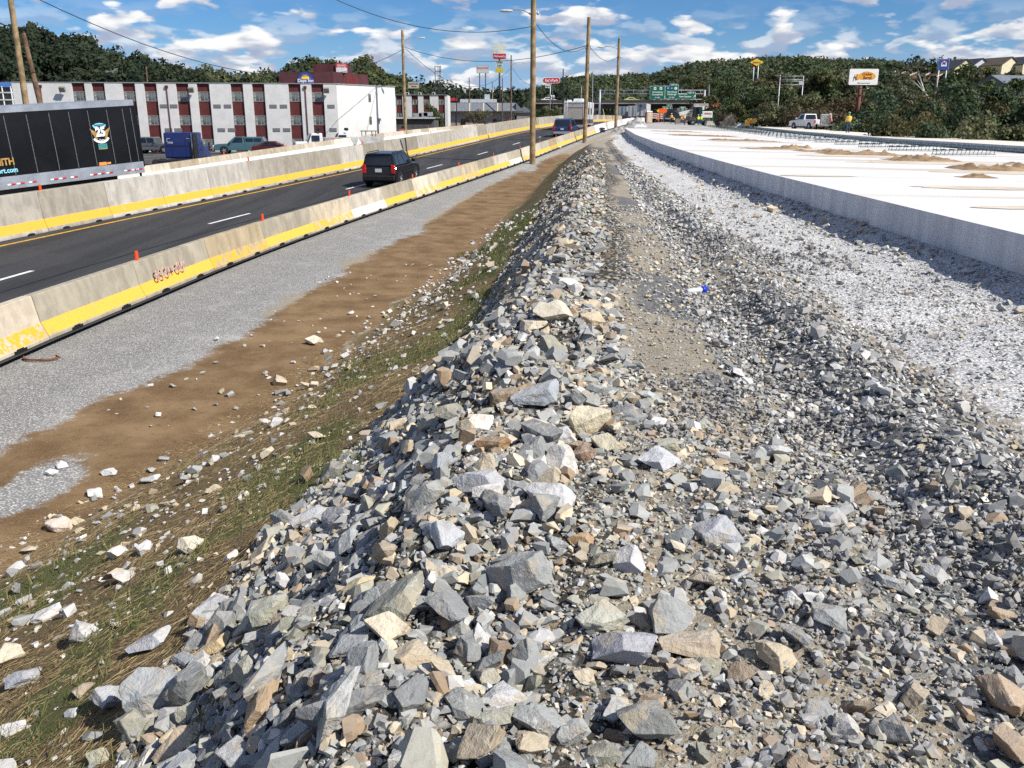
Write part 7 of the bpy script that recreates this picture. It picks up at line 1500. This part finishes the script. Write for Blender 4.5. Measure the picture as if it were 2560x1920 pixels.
for i, (px, py, D) in enumerate(((1646, 300, 176), (1710.5, 311, 170))):
    r = empty('traffic_cone', (PX(px, D, py + 5), D, PZ(py + 5, D)), 0, ['orange traffic cone left of the work crew', 'orange traffic cone among the work crew'][i], 'traffic cone', 'work zone equipment'); MB().box((0, 0, .03), (.45, .45, .06)).build('base', [BLACKP], r); MB().cyl((0, 0, .05), (0, 0, .95), .18, .04, n=14).build('body', [ORS], r); MB().cyl((0, 0, .5), (0, 0, .66), .105, .08, n=14).build('band', [BARRW], r)
r = empty('box_truck', (PX(1676, 192, 295), 192, PZ(302, 192)), R(-12), 'black box truck behind the work crew', 'truck', 'work zone equipment'); MB().box((0, 2.2, 1.35), (2.1, 4.2, 1.9)).build('box', [M('truck_black', (.03, .032, .036), .6, .2, 1)], r); MB().box((0, -.02, .45), (2.1, .15, .25)).build('bumper', [GALV], r); add_wheels(r, [(sx * .9, y, .4) for sx in (-1, 1) for y in (.8, 4.2)], .4, .25)
r = empty('concrete_pipe', (PX(1697, 184, 290), 184, PZ(300, 184)), R(-35), 'large grey steel cylinder with a tan end beside the box truck', 'pipe', 'work zone equipment'); n = 22
MB().cyl((-1.2, 0, 1.0), (1.2, 0, 1.0), .75, n=n).build('shell', [M('cylinder_dark', (.10, .095, .09), .6, .2, 1)], r); MB().cyl((1.2, 0, 1.0), (1.23, 0, 1.0), .74, n=n).build('end_plate', [M('cylinder_tan', (.45, .38, .28), .7, .1, 2)], r); MB().box((0, 0, .14), (2.2, 1.2, .28)).build('cradle', [WOODD], r)
def excavator():
    D = 166.0; r = empty('wheeled_excavator', (PX(1749, D, 300), D, PZ(314, D)), 0, 'white wheeled excavator with its telescopic boom raised to the left', 'excavator', 'work zone equipment'); WP = paint('excavator_white', (.66, .65, .61)); tb, rb = wheel_meshes(.55, .5)
    MB().box((.1, 1.2, .95), (3.6, 2.2, .45)).build('chassis', [M('chassis_grey', (.14, .13, .12), .7, .2, 1)], r)
    for x in (-1.2, 1.3):
        for y in (.2, 2.2): w = link('wheel', tb, r, (x, y, .55), (0, 0, R(90))); link('rim', rb, w)
    MB().box((1.35, 1.2, 1.9), (1.9, 2.0, 1.15)).build('counterweight', [WP], r, bevel=.08); text('GRADALL', .3, SRED, r, (1.5, .18, 2.05), bold=.01)
    cb = MB().box((-.35, .7, 2.35), (1.5, 1.2, 1.75)).build('cab', [BLACKP], r, bevel=.06); MB().box((-.35, .08, 2.55), (.6, .03, 1.1)).build('cab_window', [CGLASS], cb); MB().box((.15, .07, 2.5), (.55, .03, 1.2)).build('cab_window', [M('green_glass', (.02, .07, .06), .1, .1, 2, spec=.6)], cb); MB().box((-.3, .7, 3.28), (1.5, 1.2, .1)).build('cab_roof', [WP], cb)
    a, b2 = Vector((.9, 1.5, 3.05)), Vector((-3.5, 1.4, 1.95)); d = (b2 - a); MB().box((a + b2) / 2, (d.length, .75, .62), rot=Euler((0, -math.atan2(d.z, -d.x) * -1 * -1, 0)) if False else Euler((0, math.atan2(-d.z, d.x) + math.pi, 0))).build('boom', [WP], r, bevel=.04)
    for t in (.35, .55): q = a.lerp(b2, t); MB().cyl((q.x, 1.0, q.z), (q.x, 1.03, q.z), .1, n=12).build('boom_hole', [BLACKP], r)
    MB().box((-3.75, 1.4, 1.6), (.5, .6, .7)).build('boom_head', [BLACKP], r); MB().prism([(-4.2, .5), (-3.5, .3), (-3.2, 1.0), (-3.6, 1.3), (-4.1, 1.2)], .9, 1.9, 'Y').build('bucket', [M('bucket_steel', (.22, .20, .17), .6, .2, 1)], r)
    MB().box((.4, 1.8, 3.6), (2.6, 1.2, .45)).build('raised_platform', [M('platform_grey', (.36, .33, .29), .7, .15, 2)], r); MB().cyl((-.6, 1.8, 3.0), (-.6, 1.8, 3.4), .06).cyl((1.3, 1.8, 2.4), (1.3, 1.8, 3.4), .06).build('platform_post', [BLACKP], r)
excavator()
r = empty('bucket_attachment', (PX(1774, 158, 310), 158, PZ(315, 158)), R(8), 'tan ditching bucket lying right of the excavator', 'bucket', 'work zone equipment'); MB().prism([(-.8, 0), (.8, 0), (.55, .8), (-.6, .85)], -.5, .5, 'Y').build('shell', [M('bucket_tan', (.45, .41, .34), .8, .12, 2)], r)
for q in range(6): MB().box((-.65 + q * .26, -.56, .05), (.1, .16, .08)).build('tooth', [MATS['bucket_steel']], r)
r = empty('skip', (PX(1792, 172, 295), 172, PZ(303, 172)), R(-10), 'dark green metal skip behind the excavator', 'skip', 'work zone equipment'); MB().prism([(-1.3, 0), (1.3, 0), (1.6, 1.15), (-1.6, 1.15)], -.8, .8, 'Y').build('tub', [M('skip_green', (.02, .09, .04), .6, .2, 1)], r)
for q in (-.9, -.3, .3, .9): MB().box((q, -.84, .58), (.1, .08, 1.1)).build('rib', [MATS['skip_green']], r)
r = empty('drain_pipe', (PX(1797, 146, 312), 146, PZ(317, 146)), R(-12), 'dark maroon drum lying at the slab edge', 'drum', 'work zone equipment'); MB().cyl((-.2, -.4, .42), (.7, .7, .42), .42, n=18).build('shell', [M('drum_maroon', (.07, .03, .035), .6, .15, 2)], r); MB().cyl((-.215, -.418, .42), (-.2, -.4, .42), .34, n=18).build('end', [BLACKP], r)
b = MB(); D = 150; V = []; n = 18
def mound(name, px, py, D, w, h, mat, lab, cat, seed=1, dep=.5):
    x, z = PX(px, D, py), PZ(py, D); W = w * D / 2300; V = []; F = []; n, m = 22, 12
    for i in range(n + 1):
        for j in range(m + 1):
            u, v = i / n * 2 - 1, j / m * 2 - 1; e = max(0, 1 - u * u) * max(0, 1 - v * v); X_, Y_ = x + u * W / 2, D + v * W * dep / 2; V.append((X_, Y_, z - .15 + h * e * (.5 + 1.0 * float(fbm(np.array([X_ * 1.7]), np.array([Y_ * 1.7]), 4, seed)[0]))))
    for i in range(n):
        for j in range(m): a = i * (m + 1) + j; F.append((a, a + m + 1, a + m + 2, a + 1))
    tag(MB().add(V, F, 0, True).build(name, [mat], fix=False), lab, cat, 'spoil heaps at the slab end')
GREYS = M('grey_spoil', (.36, .35, .335), .95, .3, 2.5, bump=.9, bscale=6)
mound('spoil_heap', 1590, 316, 122, 62, 1.2, GREYS, 'grey spoil heap left of the slab end', 'spoil heap', 3); mound('spoil_heap', 1545, 330, 108, 40, .7, GREYS, 'small grey spoil heap at the foot of the third pole', 'spoil heap', 5); mound('spoil_heap', 1822, 316, 140, 46, 1.9, M('tan_spoil', (.40, .31, .20), .95, .25, 2, bump=.6), 'tan earth heap beside the dark drum', 'spoil heap', 7); mound('spoil_heap', 1852, 317, 139, 40, .9, M('white_debris', (.6, .59, .56), .9, .25, 3, bump=.6), 'white broken concrete heap left of the yellow machine', 'spoil heap', 9); mound('tarpaulin', 1600, 316, 116, 34, .5, M('pale_sheet', (.62, .64, .66), .8, .15, 3), 'pale plastic sheet crumpled by the slab end', 'sheet', 13)
r = empty('skid_steer', (PX(1880, 138, 310), 138, PZ(316.5, 138)), R(-20), 'small yellow skid steer loader with a black cab near the trees', 'skid steer', 'work zone equipment'); YP = paint('machine_yellow', (.72, .40, .05)); MB().box((0, .3, .8), (1.3, 1.8, .75)).build('body', [YP], r, bevel=.06); MB().box((.45, .4, 1.65), (.95, 1.0, 1.15)).build('cab', [BLACKP], r, bevel=.04); MB().box((-.75, -.2, .85), (.25, 1.9, .3)).build('lift_arm', [YP], r); MB().prism([(-1.0, .1), (-.2, .05), (-.3, .75), (-.9, .8)], -1.2, -.6, 'Y').build('bucket', [YP], r); add_wheels(r, [(sx * .72, y, .38) for sx in (-1, 1) for y in (-.25, .85)], .38, .26)
# ------------------------------------------------------------------ people
SKIN = M('skin', (.42, .24, .16), .6, .08, 3); JEAN = M('jeans_blue', (.045, .075, .14), .85, .2, 6); DARKT = M('trousers_dark', (.018, .018, .022), .85, .2, 6); HIV = M('vest_yellow', (.62, .75, .03), .6, .08, 4); HIVO = M('vest_orange', (.85, .30, .03), .6, .1, 4); SHIRTG = M('shirt_yellow', (.80, .55, .06), .7, .08, 4); TSH = M('shirt_pale', (.55, .48, .22), .8, .1, 4); HATG = M('hat_green', (.10, .42, .22), .4, .05, 3); HATW = M('hat_white', (.72, .72, .68), .4, .05, 3); BOOT = M('boots', (.06, .045, .03), .8, .2, 4); PINKS = M('shirt_pink', (.62, .25, .18), .8, .1, 4)
def person(loc, rz, label, legs, top, vest, hat, arms=((.1, .05), (.1, .05)), bend=0.0, stride=.12, crouch=0.0, group='road workers', h=1.75):
    """one skinned body; arms: (forward swing, outward) per side in radians; bend: torso lean forward"""
    r = empty('person', loc, rz, label, 'person', group); s = h / 1.75; J = {}; hipz = .93 - crouch * .4
    def tor(z, y=0, x=0): d = z - .95; return Vector((x, y + math.sin(bend) * d - crouch * .12, hipz + math.cos(bend) * d + .02))
    J['pel'] = Vector((0, -crouch * .12, hipz)); J['wst'] = tor(1.10); J['cst'] = tor(1.32); J['nck'] = tor(1.49); J['hd0'] = tor(1.58, .01); J['hd1'] = tor(1.70, .02)
    E = [('pel', 'wst'), ('wst', 'cst'), ('cst', 'nck'), ('nck', 'hd0'), ('hd0', 'hd1')]; rad = {'pel': .155, 'wst': .135, 'cst': .16, 'nck': .062, 'hd0': .085, 'hd1': .088}
    for i, sx in enumerate((-1, 1)):
        st = stride * (1 if sx > 0 else -1); k = str(sx)
        J['hip' + k] = J['pel'] + Vector((sx * .09, 0, -.06)); J['kne' + k] = Vector((sx * .11, st * .55 + crouch * .32, .49 - crouch * .08)); J['ank' + k] = Vector((sx * .12, st - .03, .09)); J['toe' + k] = Vector((sx * .14, st + .15, .045))
        E += [('pel', 'hip' + k), ('hip' + k, 'kne' + k), ('kne' + k, 'ank' + k), ('ank' + k, 'toe' + k)]; rad.update({'hip' + k: .095, 'kne' + k: .065, 'ank' + k: .05, 'toe' + k: .042})
        f, o = arms[i]; sh = tor(1.42, 0, sx * .19); d1 = Vector((sx * math.sin(o), math.sin(f), -math.cos(f) * math.cos(o))).normalized(); d2 = Vector((sx * math.sin(o) * .3, math.sin(f + .45), -math.cos(f + .45))).normalized()
        J['sho' + k] = sh; J['elb' + k] = sh + d1 * .29; J['wri' + k] = J['elb' + k] + d2 * .25; J['han' + k] = J['wri' + k] + d2 * .09; J['fin' + k] = J['han' + k] + d2 * .08; J['thu' + k] = J['wri' + k] + d2 * .05 + Vector((-sx * .045, .03, 0))
        E += [('cst', 'sho' + k), ('sho' + k, 'elb' + k), ('elb' + k, 'wri' + k), ('wri' + k, 'han' + k), ('han' + k, 'fin' + k), ('wri' + k, 'thu' + k)]; rad.update({'sho' + k: .068, 'elb' + k: .048, 'wri' + k: .034, 'han' + k: .036, 'fin' + k: .018, 'thu' + k: .014})
    nm = list(J); me = bpy.data.meshes.new('body'); me.from_pydata([J[q][:] for q in nm], [(nm.index(a), nm.index(b)) for a, b in E], []); o = bpy.data.objects.new('body_build', me); COL.objects.link(o)
    sm = o.modifiers.new('skin', 'SKIN'); sm.use_smooth_shade = True
    for v, q in zip(me.skin_vertices[0].data, nm): v.radius = (rad[q] * (1.0 if q not in ('cst', 'wst', 'pel') else 1.12), rad[q] * (1 if q not in ('cst', 'wst', 'pel') else .78)); v.use_root = q == 'pel'
    o.modifiers.new('sub', 'SUBSURF').levels = 1; o.modifiers['sub'].render_levels = 1
    dg = bpy.context.evaluated_depsgraph_get(); bm = bpy.data.meshes.new_from_object(o.evaluated_get(dg)); bpy.data.objects.remove(o); bm.name = 'body'; bm.materials.clear()
    for m in (legs, top, SKIN, BOOT): bm.materials.append(m)
    nk = J['nck']; wr = [(J['wri-1'] + J['elb-1']) / 2, (J['wri1'] + J['elb1']) / 2]
    for f in bm.polygons:
        c = f.center; m = 0
        if c.z < .11: m = 3
        elif (c - J['hd0']).length < .19 and c.z > nk.z - .0: m = 2
        elif min((c - J[q]).length for q in ('han-1', 'han1', 'wri-1', 'wri1', 'fin-1', 'fin1')) < .12: m = 2
        elif c.z > J['pel'].z + .03 or min((c - J[q]).length for q in ('elb-1', 'elb1')) < .14: m = 1
        f.material_index = m
    bo = link('body', bm, r, scale=(s, s, s))
    if vest is not None:
        b = MB(); rings = []
        for (z, rx, ry) in ((1.02, .205, .15), (1.15, .20, .145), (1.30, .225, .16), (1.40, .215, .15), (1.475, .13, .10)):
            c = tor(z); rings.append([c + Vector((math.cos(q) * rx, math.sin(q) * ry, 0)) for q in [k * 6.2832 / 14 for k in range(14)]])
        b.loft(rings, 0, True, False); v = b.build('vest', [vest], r, fix=False); v.scale = (s, s, s)
        b = MB(); c = tor(1.17); c2 = tor(1.21); b.loft([[q_ + Vector((math.cos(q) * .215, math.sin(q) * .158, 0)) for q in [k * 6.2832 / 14 for k in range(14)]] for q_ in (c, c2)], 0, True, False); w = b.build('reflective_band', [M('band_silver', (.7, .7, .66), .3, .05, 3)], v, fix=False)
    if hat is not None:
        c = tor(1.735, .02); b = MB(); b.loft([[c + Vector((math.cos(q) * a, math.sin(q) * a * 1.15 + off, z)) for q in [k * 6.2832 / 14 for k in range(14)]] for (a, z, off) in ((.145, -.012, .03), (.118, .0, 0), (.112, .05, 0), (.085, .09, 0), (.03, .11, 0))], 0, True, True); hh = b.build('hard_hat', [hat], r, fix=False); hh.scale = (s, s, s)
    hd = tor(1.64, .02); b = MB(); b.add([hd + Vector((-.012, .088, .02)), hd + Vector((.012, .088, .02)), hd + Vector((.016, .11, -.025)), hd + Vector((-.016, .11, -.025))], [(0, 1, 2, 3)]); nz = b.build('nose', [SKIN], r); nz.scale = (s, s, s)
    return r
person((PX(2119, 84, 330), 84, PZ(332.5, 84)), R(-8), 'worker in yellow vest, jeans and green hard hat standing on the finished lane', JEAN, SHIRTG, M('vest_amber', (.82, .50, .04), .6, .08, 4), HATG, ((.25, .12), (.5, .2)), stride=.10)
person((PX(2077, 109.5, 322), 109.5, PZ(323.5, 109.5)), R(60), 'person in pinkish shirt bending behind the water tank', DARKT, PINKS, None, HATW, ((.9, .1), (.9, .1)), bend=.25)
person((PX(1882, 140, 312), 139.2, PZ(316, 139)), R(150), 'worker in orange vest standing by the yellow skid steer', DARKT, HIVO, HIVO, HATW, ((.6, .1), (.5, .1)))
D = 172
WK = [(1678, 309, 0, DARKT, HIV, HIVO, HATW, ((.3, .2), (.4, .2)), 0.0, 0, 'worker in orange and yellow vest, leftmost of the crew'), (1688.5, 312, 30, DARKT, HIV, HIV, HATW, ((1.2, .1), (1.2, .1)), .9, .5, 'worker crouching over the bars, second of the crew'), (1702, 311, -40, JEAN, HIVO, HIVO, None, ((.9, .1), (.9, .1)), .45, .1, 'worker in orange vest leaning forward, third of the crew'), (1711, 310, 20, JEAN, HIVO, TSH, HATW, ((.8, .3), (.4, .2)), .2, 0, 'worker in dull orange shirt with hard hat, fourth of the crew'),
      (1729, 313, 10, JEAN, HIV, HIV, HATW, ((.5, .15), (.5, .15)), .1, 0, 'worker in bright lime vest, fifth of the crew'), (1735.5, 313, -10, JEAN, HIV, HIV, HATW, ((.3, .15), (.3, .15)), .05, 0, 'worker in bright lime vest and white helmet, rightmost of the crew')]
for (px, py, rz, l, t, v, hh, ar, bd, cr_, lab) in WK: person((PX(px, D, py), D - (px > 1720) * 6, PZ(py, D - (px > 1720) * 6)), R(rz), lab, l, t, v, hh, ar, bd, .1, cr_)
person((PX(1681, 188, 300), 186, PZ(307, 186)), R(90), 'worker in black standing at the back of the box truck', DARKT, DARKT, None, HATW)
# ------------------------------------------------------------------ small things on the ground
X_, Y_, Z_ = hit_ground(1749, 733); r = empty('plastic_bottle', (X_, Y_, Z_ + .035), R(35), 'clear plastic bottle with a bright blue cap lying on the stones', 'bottle'); b = MB(); b.loft([[(u, math.cos(q) * a, math.sin(q) * a) for q in [k * 6.2832 / 12 for k in range(12)]] for (u, a) in ((-.20, .022), (-.19, .033), (-.10, .034), (-.05, .030), (0, .034), (.01, .03), (.05, .014), (.065, .013))]); b.build('body', [M('clear_plastic', (.55, .58, .60), .15, .05, 4, spec=.6)], r, fix=False); MB().cyl((.02, 0, 0), (.085, 0, 0), .036, n=14).build('cap', [M('cap_blue', (.01, .04, .55), .4, .05, 4)], r)
X_, Y_, Z_ = hit_ground(104, 901); b = MB(); b.tube([(X_ + dx, Y_ + dy, Z_ + .03 + dz) for dx, dy, dz in ((-.34, .08, .02), (-.30, -.02, 0), (-.16, -.10, .01), (.02, -.12, .01), (.18, -.06, .0), (.30, .04, .02), (.22, .08, .03))], .018, 6); tag(b.build('rusty_rod', [M('rust', (.20, .075, .03), .9, .3, 8)], fix=False), 'bent rusty rod lying on the gravel by the barrier', 'rod')
X_, Y_, Z_ = hit_ground(1500, 332); b = MB(); b.tube([(X_ + math.cos(t) * (.5 + .1 * math.sin(3 * t)), Y_ + math.sin(t) * .6, Z_ + .1 + .03 * t) for t in np.linspace(0, 15, 60)], .07, 6); tag(b.build('black_hose', [BLACKP], fix=False), 'coil of black hose lying against the barrier', 'hose')
X_, Y_, Z_ = hit_ground(1396, 372); b = MB(); bm_ = rock_shape(999, 8, (1, .8, .55), .4, .6, .05); tag(link('sandbag', np_mesh('sandbag', bm_[0] * .55, bm_[1], [M('bag_white', (.62, .62, .6), .8, .1, 4)], smooth=True), None, (X_, Y_, Z_ + .1)), 'white bag dropped beside the barrier', 'bag')
